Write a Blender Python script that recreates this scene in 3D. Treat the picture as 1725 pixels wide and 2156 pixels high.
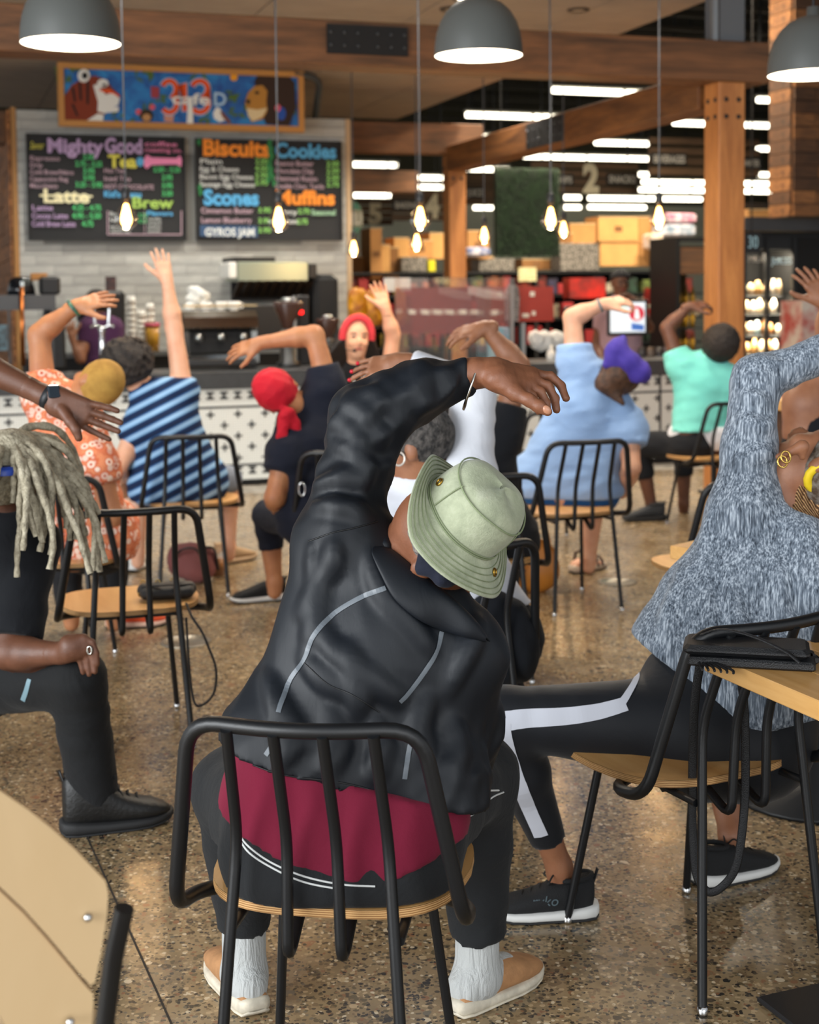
import bpy, math, random
import numpy as np
from mathutils import Vector, Matrix, Quaternion
from mathutils.bvhtree import BVHTree
random.seed(7); np.random.seed(7)
R = math.radians
for o in list(bpy.data.objects): bpy.data.objects.remove(o)
SC = bpy.context.scene
COL = SC.collection
# ------------------------------------------------------------------ camera
FPX, IW, IH, CH = 3000.0, 1725.0, 2156.0, 1.49
PITCH, ROLL, HOR = R(3.5), 0.0104, 615.0
YP = HOR + FPX*math.tan(PITCH)
fwd = Vector((0, math.cos(PITCH), -math.sin(PITCH)))
r0 = Vector((1,0,0)); u0 = Vector((0, math.sin(PITCH), math.cos(PITCH)))
cr = r0*math.cos(ROLL) - u0*math.sin(ROLL); cu = r0*math.sin(ROLL) + u0*math.cos(ROLL)
cam = bpy.data.cameras.new('camera'); camo = bpy.data.objects.new('camera', cam); COL.objects.link(camo)
camo.matrix_world = Matrix(((cr.x,cu.x,-fwd.x,0),(cr.y,cu.y,-fwd.y,0),(cr.z,cu.z,-fwd.z,CH),(0,0,0,1)))
cam.sensor_fit = 'HORIZONTAL'; cam.sensor_width = 36; cam.lens = FPX/IW*36
cam.shift_y = (YP-IH/2)/IW
cam.clip_start = .05; cam.clip_end = 200
cam.dof.use_dof = True; cam.dof.focus_distance = 2.75; cam.dof.aperture_fstop = 5.6
SC.camera = camo
# ------------------------------------------------------------------ world, assumed window light, exposure
SC.view_settings.view_transform = 'Standard'; SC.view_settings.look = 'None'
SC.view_settings.gamma = 1; SC.view_settings.exposure = 0.0
wd = bpy.data.worlds.new('daylight'); SC.world = wd; wd.use_nodes = True
bg = wd.node_tree.nodes['Background']; bg.inputs[0].default_value = (.92,.96,1,1); bg.inputs[1].default_value = .85
def area(name, loc, target, sx, sy, power, col):
    l = bpy.data.lights.new(name, 'AREA'); l.shape = 'RECTANGLE'; l.size = sx; l.size_y = sy; l.energy = power; l.color = col
    o = bpy.data.objects.new(name, l); COL.objects.link(o); o.location = loc
    o.rotation_euler = (Vector(target)-Vector(loc)).to_track_quat('-Z','Y').to_euler(); return o
area('assumed_window_fill', (-5.5,-1.0,2.2), (0.5,5,.9), 6, 3.2, 760, (.93,.97,1))  # unseen area light added at the left for an assumed window, none built
area('assumed_window_fill', (2.5,-4.5,2.2), (0.5,6,1.0), 7, 3.2, 230, (.95,.98,1))  # weaker area light added behind the camera, also for assumed, unbuilt windows
# ------------------------------------------------------------------ frames
def U(px,py,Y):                     # the point at world depth Y that the photograph shows at a pixel
    d = fwd + cr*((px-IW/2)/FPX) - cu*((py-YP)/FPX)
    return Vector((0,0,CH)) + d*(Y/d.y)
def G(px,py,z=0):                   # the point at height z
    d = fwd + cr*((px-IW/2)/FPX) - cu*((py-YP)/FPX)
    return Vector((0,0,CH)) + d*((z-CH)/d.z)
AL = R(18.5); CA, SA = math.cos(AL), math.sin(AL)     # the shop's walls run 18.5 degrees off the view
ux = Vector((CA,SA,0)); vx = Vector((-SA,CA,0))
def S(u,v,z=0): return ux*u + vx*v + Vector((0,0,z))
def Wv(px,py,v):                    # shop coordinates (u, z) on the plane v
    d = fwd + cr*((px-IW/2)/FPX) - cu*((py-YP)/FPX)
    t = v/d.dot(vx); p = Vector((0,0,CH)) + d*t
    return p.dot(ux), p.z
def Wu(px,py,u):
    d = fwd + cr*((px-IW/2)/FPX) - cu*((py-YP)/FPX)
    t = u/d.dot(ux); p = Vector((0,0,CH)) + d*t
    return p.dot(vx), p.z
# ------------------------------------------------------------------ materials
def lin(c):
    if isinstance(c, str):
        c = c.lstrip('#'); c = [int(c[i:i+2],16)/255 for i in (0,2,4)]
        return tuple(x/12.92 if x <= .04045 else ((x+.055)/1.055)**2.4 for x in c) + (1,)
    return tuple(c)[:3] + (1,)
MATS = {}
def M(name, col, rough=.55, metal=0, var=0, vscale=12, bump=0, bscale=60, stretch=(1,1,1), emit=0, spec=.5, trans=0, sheen=0, col2=None, alpha=1, coat=0):
    if name in MATS: return MATS[name]
    m = bpy.data.materials.new(name); m.use_nodes = True; MATS[name] = m
    nt = m.node_tree; b = nt.nodes['Principled BSDF']; c = lin(col)
    b.inputs['Base Color'].default_value = c; b.inputs['Roughness'].default_value = rough; b.inputs['Metallic'].default_value = metal
    b.inputs['Specular IOR Level'].default_value = spec; b.inputs['Transmission Weight'].default_value = trans
    b.inputs['Coat Weight'].default_value = coat; b.inputs['Alpha'].default_value = alpha
    if sheen: b.inputs['Sheen Weight'].default_value = sheen; b.inputs['Sheen Roughness'].default_value = .4
    if emit:
        b.inputs['Emission Color'].default_value = c; b.inputs['Emission Strength'].default_value = emit
    if var or bump or col2:
        tc = nt.nodes.new('ShaderNodeTexCoord'); mp = nt.nodes.new('ShaderNodeMapping'); mp.inputs['Scale'].default_value = stretch
        nt.links.new(tc.outputs['Object'], mp.inputs[0])
    if var or col2:
        n = nt.nodes.new('ShaderNodeTexNoise'); n.inputs['Scale'].default_value = vscale; n.inputs['Detail'].default_value = 4
        nt.links.new(mp.outputs[0], n.inputs[0])
        r = nt.nodes.new('ShaderNodeValToRGB'); e = r.color_ramp.elements
        e[0].position = .36; e[1].position = .64
        e[0].color = lin(col2) if col2 else tuple(x*(1-var) for x in c[:3])+(1,)
        e[1].color = c if col2 else tuple(min(1,x*(1+var)) for x in c[:3])+(1,)
        nt.links.new(n.outputs[0], r.inputs[0]); nt.links.new(r.outputs[0], b.inputs['Base Color'])
    if bump:
        n = nt.nodes.new('ShaderNodeTexNoise'); n.inputs['Scale'].default_value = bscale; n.inputs['Detail'].default_value = 5
        nt.links.new(mp.outputs[0], n.inputs[0]); bp = nt.nodes.new('ShaderNodeBump'); bp.inputs['Strength'].default_value = bump
        bp.inputs['Distance'].default_value = .01
        nt.links.new(n.outputs[0], bp.inputs['Height']); nt.links.new(bp.outputs[0], b.inputs['Normal'])
    return m
class NT:                           # small node-writing helper for the richer materials
    def __init__(s, name, rough=.5, spec=.5):
        s.m = bpy.data.materials.new(name); s.m.use_nodes = True; MATS[name] = s.m
        s.t = s.m.node_tree; s.b = s.t.nodes['Principled BSDF']; s.b.inputs['Roughness'].default_value = rough; s.b.inputs['Specular IOR Level'].default_value = spec
        s.tc = s.n('ShaderNodeTexCoord').outputs['Object']
    def n(s, typ, **kw):
        x = s.t.nodes.new(typ)
        for k, v in kw.items():
            if k in x.inputs.keys(): s.put(x.inputs[k], v)
            else: setattr(x, k, v)
        return x
    def put(s, inp, v):
        if hasattr(v, 'is_output') or isinstance(v, bpy.types.NodeSocket): s.t.links.new(v, inp)
        else: inp.default_value = v
    def map(s, scale=(1,1,1), rot=(0,0,0), loc=(0,0,0), vec=None):
        x = s.n('ShaderNodeMapping', Scale=scale, Rotation=rot, Location=loc); s.t.links.new(vec or s.tc, x.inputs[0]); return x.outputs[0]
    def noise(s, scale, vec=None, detail=4, rough=.5, dist=0):
        x = s.n('ShaderNodeTexNoise', Scale=scale, Detail=detail, Roughness=rough, Distortion=dist); s.t.links.new(vec or s.tc, x.inputs['Vector']); return x.outputs[0]
    def voro(s, scale, vec=None, feature='F1', out='Distance', rnd=1):
        x = s.n('ShaderNodeTexVoronoi', feature=feature, Scale=scale, Randomness=rnd); s.t.links.new(vec or s.tc, x.inputs['Vector']); return x.outputs[out] if out else x
    def wave(s, scale, vec=None, dist=0, prof='SIN', direction='X', dscale=1):
        x = s.n('ShaderNodeTexWave', wave_profile=prof, bands_direction=direction, Scale=scale, Distortion=dist); x.inputs['Detail Scale'].default_value = dscale
        s.t.links.new(vec or s.tc, x.inputs['Vector']); return x.outputs['Fac']
    def ramp(s, fac, stops, interp='LINEAR'):
        x = s.n('ShaderNodeValToRGB'); cr_ = x.color_ramp; cr_.interpolation = interp
        while len(cr_.elements) < len(stops): cr_.elements.new(.5)
        for e, (p, c) in zip(cr_.elements, stops): e.position = p; e.color = lin(c)
        s.t.links.new(fac, x.inputs[0]); return x.outputs[0]
    def mix(s, fac, a, b, mode='MIX'):
        x = s.n('ShaderNodeMix', data_type='RGBA', blend_type=mode)
        s.put(x.inputs[0], fac); s.put(x.inputs[6], a if not isinstance(a,str) else lin(a)); s.put(x.inputs[7], b if not isinstance(b,str) else lin(b)); return x.outputs[2]
    def math(s, op, a, b=0, c=0):
        x = s.n('ShaderNodeMath', operation=op); s.put(x.inputs[0], a); s.put(x.inputs[1], b); s.put(x.inputs[2], c); return x.outputs[0]
    def sep(s, vec=None):
        x = s.n('ShaderNodeSeparateXYZ'); s.t.links.new(vec or s.tc, x.inputs[0]); return x.outputs
    def bump(s, h, strength=.3, dist=.01):
        x = s.n('ShaderNodeBump', Strength=strength, Distance=dist); s.t.links.new(h, x.inputs['Height']); s.t.links.new(x.outputs[0], s.b.inputs['Normal'])
    def color(s, c): s.put(s.b.inputs['Base Color'], c); return s.m
def wood(name, c1, c2, rough=.5, scale=1.0, axis='X', fine=40, bump=.08):
    if name in MATS: return MATS[name]
    n = NT(name, rough)
    st = {'X':(.12,1,1),'Y':(1,.12,1),'Z':(1,1,.12)}[axis]
    v = n.map(tuple(s*scale for s in st))
    a = n.noise(6, v, 6, .6, 1.5); b = n.noise(fine, v, 3, .6)
    oi = n.n('ShaderNodeObjectInfo').outputs['Random']
    f = n.math('ADD', n.math('MULTIPLY', a, .7), n.math('MULTIPLY', b, .3))
    c = n.ramp(f, [(.35,c2),(.65,c1)])
    hs = n.n('ShaderNodeHueSaturation', Value=n.math('MULTIPLY_ADD', oi, .5, .75)); n.t.links.new(c, hs.inputs['Color'])
    if bump: n.bump(f, bump)
    return n.color(hs.outputs[0])
# ------------------------------------------------------------------ mesh building
class MB:
    def __init__(s): s.v = []; s.f = []; s.sm = []
    def add(s, vs, fs, smooth=False):
        o = len(s.v); s.v += [tuple(x) for x in vs]; s.f += [tuple(i+o for i in f) for f in fs]; s.sm += [smooth]*len(fs); return s
    def box(s, x0,x1,y0,y1,z0,z1, bev=0):
        if bev:
            b = bev; vs = []; 
            for z,i in ((z0,b),(z0+b,0),(z1-b,0),(z1,b)):
                vs += [(x0+i,y0+i,z),(x1-i,y0+i,z),(x1-i,y1-i,z),(x0+i,y1-i,z)]
            # chamfer the upright edges too
            q = []
            for k in range(4):
                z = (z0,z0+b,z1-b,z1)[k]; i = (b,0,0,b)[k]; c = b
                q += [(x0+i+c,y0+i,z),(x1-i-c,y0+i,z),(x1-i,y0+i+c,z),(x1-i,y1-i-c,z),(x1-i-c,y1-i,z),(x0+i+c,y1-i,z),(x0+i,y1-i-c,z),(x0+i,y0+i+c,z)]
            fs = [tuple(range(7,-1,-1)), tuple(range(24,32))]
            for k in range(3):
                for j in range(8): fs.append((k*8+j, k*8+(j+1)%8, (k+1)*8+(j+1)%8, (k+1)*8+j))
            return s.add(q, fs)
        vs = [(x0,y0,z0),(x1,y0,z0),(x1,y1,z0),(x0,y1,z0),(x0,y0,z1),(x1,y0,z1),(x1,y1,z1),(x0,y1,z1)]
        return s.add(vs, [(3,2,1,0),(4,5,6,7),(0,1,5,4),(1,2,6,5),(2,3,7,6),(3,0,4,7)])
    def tube(s, pts, r, n=8, closed=False, caps=True, flat=None):
        pts = [Vector(p) for p in pts]; N = len(pts); rs = r if isinstance(r,(list,tuple)) else [r]*N
        T = []
        for i in range(N):
            a = pts[(i-1)%N] if (closed or i>0) else pts[i]; b = pts[(i+1)%N] if (closed or i<N-1) else pts[i]
            t = (b-a); T.append(t.normalized() if t.length>1e-9 else Vector((0,0,1)))
        up = Vector((0,0,1)) if abs(T[0].z) < .9 else Vector((1,0,0))
        nrm = (up - T[0]*up.dot(T[0])).normalized(); vs = []
        for i in range(N):
            if i: 
                q = T[i-1].rotation_difference(T[i]); nrm = q @ nrm
                nrm = (nrm - T[i]*nrm.dot(T[i])).normalized()
            bn = T[i].cross(nrm)
            fx, fy = (1,1) if not flat else flat
            for k in range(n):
                a = 2*math.pi*k/n; vs.append(pts[i] + (nrm*math.cos(a)*fx + bn*math.sin(a)*fy)*rs[i])
        fs = []
        for i in range(N if closed else N-1):
            j = (i+1)%N
            for k in range(n): fs.append((i*n+k, i*n+(k+1)%n, j*n+(k+1)%n, j*n+k))
        s.add(vs, fs, True)
        if caps and not closed: s.add(vs[:n], [tuple(range(n-1,-1,-1))]); s.add(vs[-n:], [tuple(range(n))])
        return s
    def lathe(s, prof, n=24, c=(0,0,0), smooth=True):
        vs = [(c[0]+r*math.cos(2*math.pi*k/n), c[1]+r*math.sin(2*math.pi*k/n), c[2]+z) for r,z in prof for k in range(n)]
        fs = [(i*n+k, i*n+(k+1)%n, (i+1)*n+(k+1)%n, (i+1)*n+k) for i in range(len(prof)-1) for k in range(n)]
        return s.add(vs, fs, smooth)
    def prism(s, poly, h0, h1, plane='xy'):
        f = {'xy':lambda a,b,h:(a,b,h), 'xz':lambda a,b,h:(a,h,b), 'yz':lambda a,b,h:(h,a,b)}[plane]
        n = len(poly); vs = [f(a,b,h0) for a,b in poly] + [f(a,b,h1) for a,b in poly]
        fs = [tuple(range(n)), tuple(range(2*n-1,n-1,-1))] + [(i+n, (i+1)%n+n, (i+1)%n, i) for i in range(n)]
        return s.add(vs, fs)
    def sphere(s, c, r, n=16, m=10):
        r = r if isinstance(r,(tuple,list)) else (r,r,r)
        prof = [(math.sin(math.pi*i/m), -math.cos(math.pi*i/m)) for i in range(m+1)]
        vs = [(c[0]+p*r[0]*math.cos(2*math.pi*k/n), c[1]+p*r[1]*math.sin(2*math.pi*k/n), c[2]+z*r[2]) for p,z in prof for k in range(n)]
        fs = [(i*n+k, i*n+(k+1)%n, (i+1)*n+(k+1)%n, (i+1)*n+k) for i in range(m) for k in range(n)]
        return s.add(vs, fs, True)
    def mesh(s, name, m=None):
        me = bpy.data.meshes.new(name); me.from_pydata(s.v, [], s.f); me.polygons.foreach_set('use_smooth', s.sm)
        me.validate(); me.update()
        if m: me.materials.append(m)
        return me
    def build(s, name, m, parent=None, loc=(0,0,0), rz=0, fixn=False):
        me = s.mesh(name, m)
        if fixn:
            import bmesh
            b = bmesh.new(); b.from_mesh(me); bmesh.ops.recalc_face_normals(b, faces=b.faces); b.to_mesh(me); b.free()
        return obj(name, me, parent, loc, rz)
def obj(name, data, parent=None, loc=(0,0,0), rz=0):
    o = bpy.data.objects.new(name, data); COL.objects.link(o); o.location = loc; o.rotation_euler = (0,0,rz)
    if parent: o.parent = parent
    return o
def tag(o, label=None, cat=None, group=None, kind=None):
    if label: o['label'] = label
    if cat: o['category'] = cat
    if group: o['group'] = group
    if kind: o['kind'] = kind
    return o
def thing(name, label, cat, loc=(0,0,0), rz=0, group=None):
    return tag(obj(name, None, None, loc, rz), label, cat, group)
KIDS = {}
def copy_tree(o, parent=None):
    c = o.copy(); COL.objects.link(c); c.parent = parent
    for ch in list(o.children): copy_tree(ch, c)
    return c
def arc(pts, rad, n=5):
    """round the corners of a polyline"""
    pts = [Vector(p) for p in pts]; out = [pts[0]]
    for i in range(1, len(pts)-1):
        a, b, c = pts[i-1], pts[i], pts[i+1]; r = rad[i] if isinstance(rad,(list,tuple)) else rad
        da, dc = (a-b), (c-b); r = min(r, da.length*.49, dc.length*.49)
        p, q = b+da.normalized()*r, b+dc.normalized()*r
        for k in range(n+1):
            t = k/n; out.append(p*(1-t)**2 + b*2*t*(1-t) + q*t*t)
    out.append(pts[-1]); return out
def spl(pts, n=6):
    """Catmull-Rom through the points"""
    P = [Vector(p) for p in pts]; P = [P[0]*2-P[1]] + P + [P[-1]*2-P[-2]]; out = []
    for i in range(1, len(P)-2):
        for k in range(n):
            t = k/n; a,b,c,d = P[i-1],P[i],P[i+1],P[i+2]
            out.append(.5*((2*b)+(c-a)*t+(2*a-5*b+4*c-d)*t*t+(3*b-a-3*c+d)*t**3))
    out.append(P[-2]); return out
def text(body, size, m, parent, loc, rot=(math.pi/2,0,0), align='LEFT', ext=.002, sx=1, name='lettering', bold=0, shear=0):
    c = bpy.data.curves.new(name, 'FONT'); c.body = body; c.size = size; c.extrude = ext; c.align_x = align; c.offset = bold; c.shear = shear; c.resolution_u = 3
    t = bpy.data.objects.new(name, c); me = bpy.data.meshes.new_from_object(t); bpy.data.objects.remove(t); bpy.data.curves.remove(c)
    me.name = name; me.materials.clear(); me.materials.append(m); o = obj(name, me, parent, loc); o.rotation_euler = rot; o.scale = (sx,1,1); return o
# ================================================================== floor
def floor_mat():
    n = NT('polished aggregate floor', .2)
    v = n.map((1,1,1)); w = n.noise(30, v, 2)
    vd = n.n('ShaderNodeVectorMath', operation='MULTIPLY_ADD'); 
    nn = n.n('ShaderNodeTexNoise', Scale=45.0); n.t.links.new(v, nn.inputs['Vector'])
    n.t.links.new(nn.outputs['Color'], vd.inputs[0]); vd.inputs[1].default_value = (.012,.012,.012); n.t.links.new(v, vd.inputs[2])
    base = n.ramp(n.noise(3.5, v, 8, .7), [(.3,'#7d6c52'),(.55,'#978466'),(.75,'#ac9a7c')])
    out = base
    for sc, lo, hi in ((62, .40, .36), (34, .40, .36), (105, .42, .38)):
        V = n.voro(sc, vd.outputs[0], out=None); rnd = n.sep(V.outputs['Color'])
        stone = n.ramp(rnd[0], [(0,'#2e2d2b'),(.14,'#4a4338'),(.28,'#7d6b52'),(.42,'#988364'),(.56,'#625843'),(.7,'#b8a382'),(.83,'#8a664b'),(.89,'#cdbfa6'),(.96,'#716b5d')], 'CONSTANT')
        m = n.math('MULTIPLY', n.math('LESS_THAN', V.outputs['Distance'], n.math('MULTIPLY_ADD', rnd[2], .38, .22)), n.math('GREATER_THAN', rnd[1], .22 if sc > 50 else .55))
        out = n.mix(m, out, stone)
    out = n.mix(.35, out, n.ramp(n.noise(1.2, v, 3), [(.35,'#7a6a55'),(.65,'#c4b49a')]), 'SOFT_LIGHT')
    n.put(n.b.inputs['Roughness'], n.ramp(n.noise(8, v, 4), [(.3,(.19,.19,.19)),(.7,(.31,.31,.31))]))
    return n.color(out)
FL = MB().add([(-14,-8,0),(16,-8,0),(16,34,0),(-14,34,0)], [(0,1,2,3)]).build('floor', floor_mat()); tag(FL, kind='structure')
a, b = G(268,1950), G(372,2180); dd = (b-a).normalized(); a = a-dd*1.2; b = b+dd*1.5
sd = Vector((-dd.y,dd.x,0))*.0025
MB().add([a-sd+Vector((0,0,.0006)), b-sd+Vector((0,0,.0006)), b+sd+Vector((0,0,.0006)), a+sd+Vector((0,0,.0006))], [(0,1,2,3)]).build('floor_joint', M('joint filler','#2a241d',.8), FL)
# ================================================================== the shop: walls, ceiling, beams
def rect(x0,y0,x1,y1,v):
    """shop rectangle (u0,u1,z0,z1) on the plane v under a pixel rectangle (corners top left, bottom right)"""
    a = Wv(x0,y0,v); b = Wv(x1,y1,v); return a[0], b[0], b[1], a[1]
def sobj(name, u, v, z, label=None, cat=None, group=None, kind=None):
    o = obj(name, None, None, S(u,v,z), AL); return tag(o, label, cat, group, kind)
def sbox(name, m, u0,u1,v0,v1,z0,z1, parent=None, bev=0, label=None, cat=None, group=None, kind=None):
    """an upright box in shop coordinates; its own origin at the base centre, or in its parent's frame"""
    uc, vc = (u0+u1)/2, (v0+v1)/2
    mb = MB().box(-(u1-u0)/2,(u1-u0)/2,-(v1-v0)/2,(v1-v0)/2,0,z1-z0,bev)
    if parent: o = mb.build(name, m, parent); o.location = loc_in(parent, uc, vc, z0)
    else: o = mb.build(name, m, None, S(uc,vc,z0), AL)
    return tag(o, label, cat, group, kind)
SPOS = {}
def sroot(name, u, v, z, label=None, cat=None, group=None, kind=None):
    o = sobj(name,u,v,z,label,cat,group,kind); SPOS[o.name] = (u,v,z); return o
def loc_in(p, u, v, z):
    a = SPOS[p.name]; return (u-a[0], v-a[1], z-a[2])
def flat(parent, pts, v, m, name='paint', t=.004, off=0):
    """a thin flat shape on the plane v, outlined in pixels"""
    P = [Wv(x,y,v) for x,y in pts]; uc = sum(p[0] for p in P)/len(P); zc = sum(p[1] for p in P)/len(P)
    ar = sum(P[i][0]*P[(i+1)%len(P)][1]-P[(i+1)%len(P)][0]*P[i][1] for i in range(len(P)))
    if ar < 0: P = P[::-1]
    o = MB().prism([(a-uc,b-zc) for a,b in P], -t, 0, 'xz').build(name, m, parent, fixn=True); o.location = loc_in(parent, uc, v-off, zc); return o
def ell(cx,cy,rx,ry,n=18,a0=0): return [(cx+rx*math.cos(a0+2*math.pi*i/n), cy+ry*math.sin(a0+2*math.pi*i/n)) for i in range(n)]  # warm light on the cup rail is put into its gold colour
def wtext(parent, s, px, py, h, v, m, w=None, off=.006, bold=0, align='LEFT', shear=0):
    """painted words: baseline start at (px, py), h pixels tall, w pixels long"""
    u,z = Wv(px,py,v); z2 = Wv(px,py-h,v)[1]; sz = (z2-z)/.72
    o = text(s, sz, m, parent, loc_in(parent,u,v-off,z), ext=.0015, bold=bold*sz, align=align, shear=shear)
    if w:
        u2 = Wv(px+w,py,v)[0]; dx = max(v_.co.x for v_ in o.data.vertices)-min(v_.co.x for v_ in o.data.vertices); o.scale = ((u2-u)/max(dx,1e-4),1,1)
    return o
WTILE = NT('grey wood-look wall tile', .5); _a = WTILE.noise(5, WTILE.map((.5,1,3)), 5, .6); _o = WTILE.n('ShaderNodeObjectInfo').outputs['Random']
_h = WTILE.n('ShaderNodeHueSaturation', Value=WTILE.math('MULTIPLY_ADD', _o, .3, .85)); WTILE.t.links.new(WTILE.ramp(_a, [(.3,'#8f8f8a'),(.7,'#b9b8b1')]), _h.inputs['Color']); WTILEM = WTILE.color(_h.outputs[0])
GROUT = M('grout','#7c7c78',.9)
RECL = wood('reclaimed planks', '#a8713f', '#4f3321', .7, 1.5, 'X', 30)
RECLD = wood('dark reclaimed planks', '#6e4a2e', '#39281c', .75, 1.5, 'X', 30)
FIR = wood('fir post', '#b97c42', '#8d5528', .5, 1.2, 'Z', 30)
FIRX = wood('fir beam', '#7d5230', '#3f2915', .6, 1.0, 'X', 26)
FIRY = wood('fir beam lengthwise', '#8f5c2e', '#523116', .6, 1.0, 'Y', 26)
MBLK = M('black steel','#121315',.5); MBLKM = M('matt black paint','#0e0f11',.8)
VW = 14.0
u0w, u1w = Wv(37,400,VW)[0], Wv(729,400,VW)[0]; zw = Wv(400,241,VW)[1]
wall = sroot('wall_back', (u0w+u1w)/2, VW, 0, kind='structure')
sbox('wall_core', GROUT, u0w+.004, u1w-.004, VW+.012, VW+.30, 0, zw-.004, wall)
th, tl = .098, .42; zz = .9; row = 0; tiles = {}
while zz < zw-.02:
    uu = u0w - (row*.17 % tl)
    while uu < u1w-.01:
        a, b = max(uu,u0w), min(uu+tl,u1w); h = min(th, zw-zz)
        hid = (zz > 1.95 and zz+h < 2.92 and a > u0w+.12 and b < u1w-.1)
        if b-a > .02 and not hid: sbox('wall_tile', WTILEM, a+.002, b-.002, VW, VW+.012, zz+.002, zz+h-.002, wall)
        uu += tl
    zz += th; row += 1
sbox('edge_trim', M('pale oak trim','#b59a78',.6), u1w, u1w+.05, VW-.01, VW+.31, 0, zw, wall)
sbox('edge_trim', M('oak trim','#a5763f',.6), u0w-.045, u0w, VW-.015, VW+.31, 0, zw+.02, wall)
# plank-clad side of the kitchen block at the left
rr = random.Random(2)
wl = sroot('wall_left', u0w-.05, 16, 0, kind='structure')
sbox('wall_core', MBLKM, u0w-.03, u0w+.2, VW+.31, 20, 0, zw, wl)
zz = 0
while zz < zw-.02:
    h = min(.142, zw-zz); last = VW+.0
    while last < 20:
        nx = min(20, last+rr.uniform(.5,1.3)); k = nx-last
        o = MB().box(-.0125,.0125,-(k-.006)/2,(k-.006)/2,0,h-.006).build('plank', wood('reclaimed planks lengthwise','#b87840','#5e3a20',.7,1.5,'Y',30), wl)
        o.location = loc_in(wl, u0w-.06-rr.uniform(0,.008), (last+nx)/2, zz); last = nx
    zz += h
# dark far shell, ceiling
FARW = M('pale far wall','#c6c8b4',.8)
sbox('wall_far', FARW, -8, 24, 30, 30.2, 0, 3.45, kind='structure'); sbox('wall_far_upper', M('olive dark wall','#3a3828',.9), -8, 24, 30, 30.2, 3.45, 6.7, kind='structure')
sbox('wall_right', M('dark side wall','#2a2622',.8), 21.5, 21.7, 2, 30, 0, 7, kind='structure')
sbox('ceiling', M('dark open ceiling','#17150f',.9), -8, 24, -1, 30, 6.6, 6.7, kind='structure')
for i in range(14):
    vj = 10.2+i*1.45; jo = sroot('trim_%d'%(i+20), 12, vj, 5.2, kind='structure')
    sbox('chord', M('joist steel','#2e2b22',.7), 5.7, 22, vj-.04, vj+.04, 5.5, 5.6, jo); sbox('chord', MATS['joist steel'], 5.7, 22, vj-.03, vj+.03, 5.0, 5.06, jo)
US, ZS = 5.62, 3.66
SOF = M('soffit tile','#a79c91',.85,var=.05,vscale=3)
so = sroot('trim_1', 0, 10, ZS, kind='structure')
sbox('soffit_core', M('soffit board','#55504a',.9), -6, US, 1.2, 17.2, ZS+.012, ZS+.5, so)
vv = 4.2
me_t = {}
while vv < 17.1:
    uu = -1.2
    while uu < US-.05:
        b = min(uu+1.22, US)
        sbox('ceiling_panel', SOF, uu+.006, b-.006, vv+.006, min(vv+.61,17.2)-.006, ZS, ZS+.012, so); uu += 1.22
    vv += .61
for px,py in ((950,18),(1218,20),(1183,73)):
    d = G(px,py,ZS-.001)
    lr = thing('recessed_downlight', {18:'round recessed downlight in the soffit above the middle lamp',20:'round recessed downlight in the soffit, right of the middle dome lamp',73:'round recessed downlight just above the beam by the middle dome lamp'}[py], 'ceiling light', d, 0, 'recessed downlights')
    MB().lathe([(.05,-.012),(.085,-.012),(.09,0)],20).build('rim', M('bronze rim','#3a3029',.5), lr); MB().lathe([(0,-.008),(.05,-.008)],20).build('lens', M('frosted lens','#b9b0a2',.4), lr)
for k,(u_,v_) in enumerate(((1.4,12.6),(2.6,12.6),(3.8,12.6),(.6,10.0),(2.2,10.0),(3.8,10.0),(5.2,12.6),(.9,7.4),(2.5,7.4),(4.1,7.4))):  # unseen downlights with spots, added to brighten the kitchen and counter
    lr = thing('recessed_downlight','added unseen round recessed downlight in the soffit, %s row, %s from the left'%(('kitchen','counter','near')[0 if v_>12 else 1 if v_>9 else 2],('first','second','third','fourth')[3 if k==6 else k%3]),'ceiling light',S(u_,v_,ZS-.001),0,'recessed downlights')
    MB().lathe([(.05,-.012),(.085,-.012),(.09,0)],20).build('rim', MATS['bronze rim'], lr); MB().lathe([(0,-.008),(.05,-.008)],20).build('lens', M('lit lens','#fff2dd',.4,emit=8), lr)
    l = bpy.data.lights.new('downlight','SPOT'); l.energy = 165 if v_>12 else 140; l.color = (1,.93,.82); l.spot_size = R(125); l.spot_blend = .6; l.shadow_soft_size = .06; lo = bpy.data.objects.new('added_downlight_lamp', l); COL.objects.link(lo); lo.parent = lr; lo.location = (0,0,-.03)
for k,(u_,v_) in enumerate(((6.2,11.6),(8.2,11.9),(6.6,14.4),(9.0,14.6))):  # lamps added above the view to brighten the grocery shelves
    hb = thing('added_high_bay_lamp','added unseen steel high-bay lamp over the grocery shelves, %s from the left'%('first','third','second','fourth')[k],'pendant lamp',S(u_,v_,5.3),0,'added high-bay lamps'); MB().lathe([(.2,0),(.19,.08),(.1,.16),(.05,.2),(0,.2)],24).build('shade', M('galvanised','#8b8f92',.4,.6), hb); MB().tube([(0,0,.2),(0,0,1.3)],.01,6).build('rod', MBLK, hb)
    l = bpy.data.lights.new('added_high_bay','SPOT'); l.energy = 900; l.color = (1,.86,.66); l.spot_size = R(150); l.spot_blend = .5; l.shadow_soft_size = .15; lo = bpy.data.objects.new('added_high_bay_light', l); COL.objects.link(lo); lo.parent = hb; lo.location = (0,0,-.02)
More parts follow.
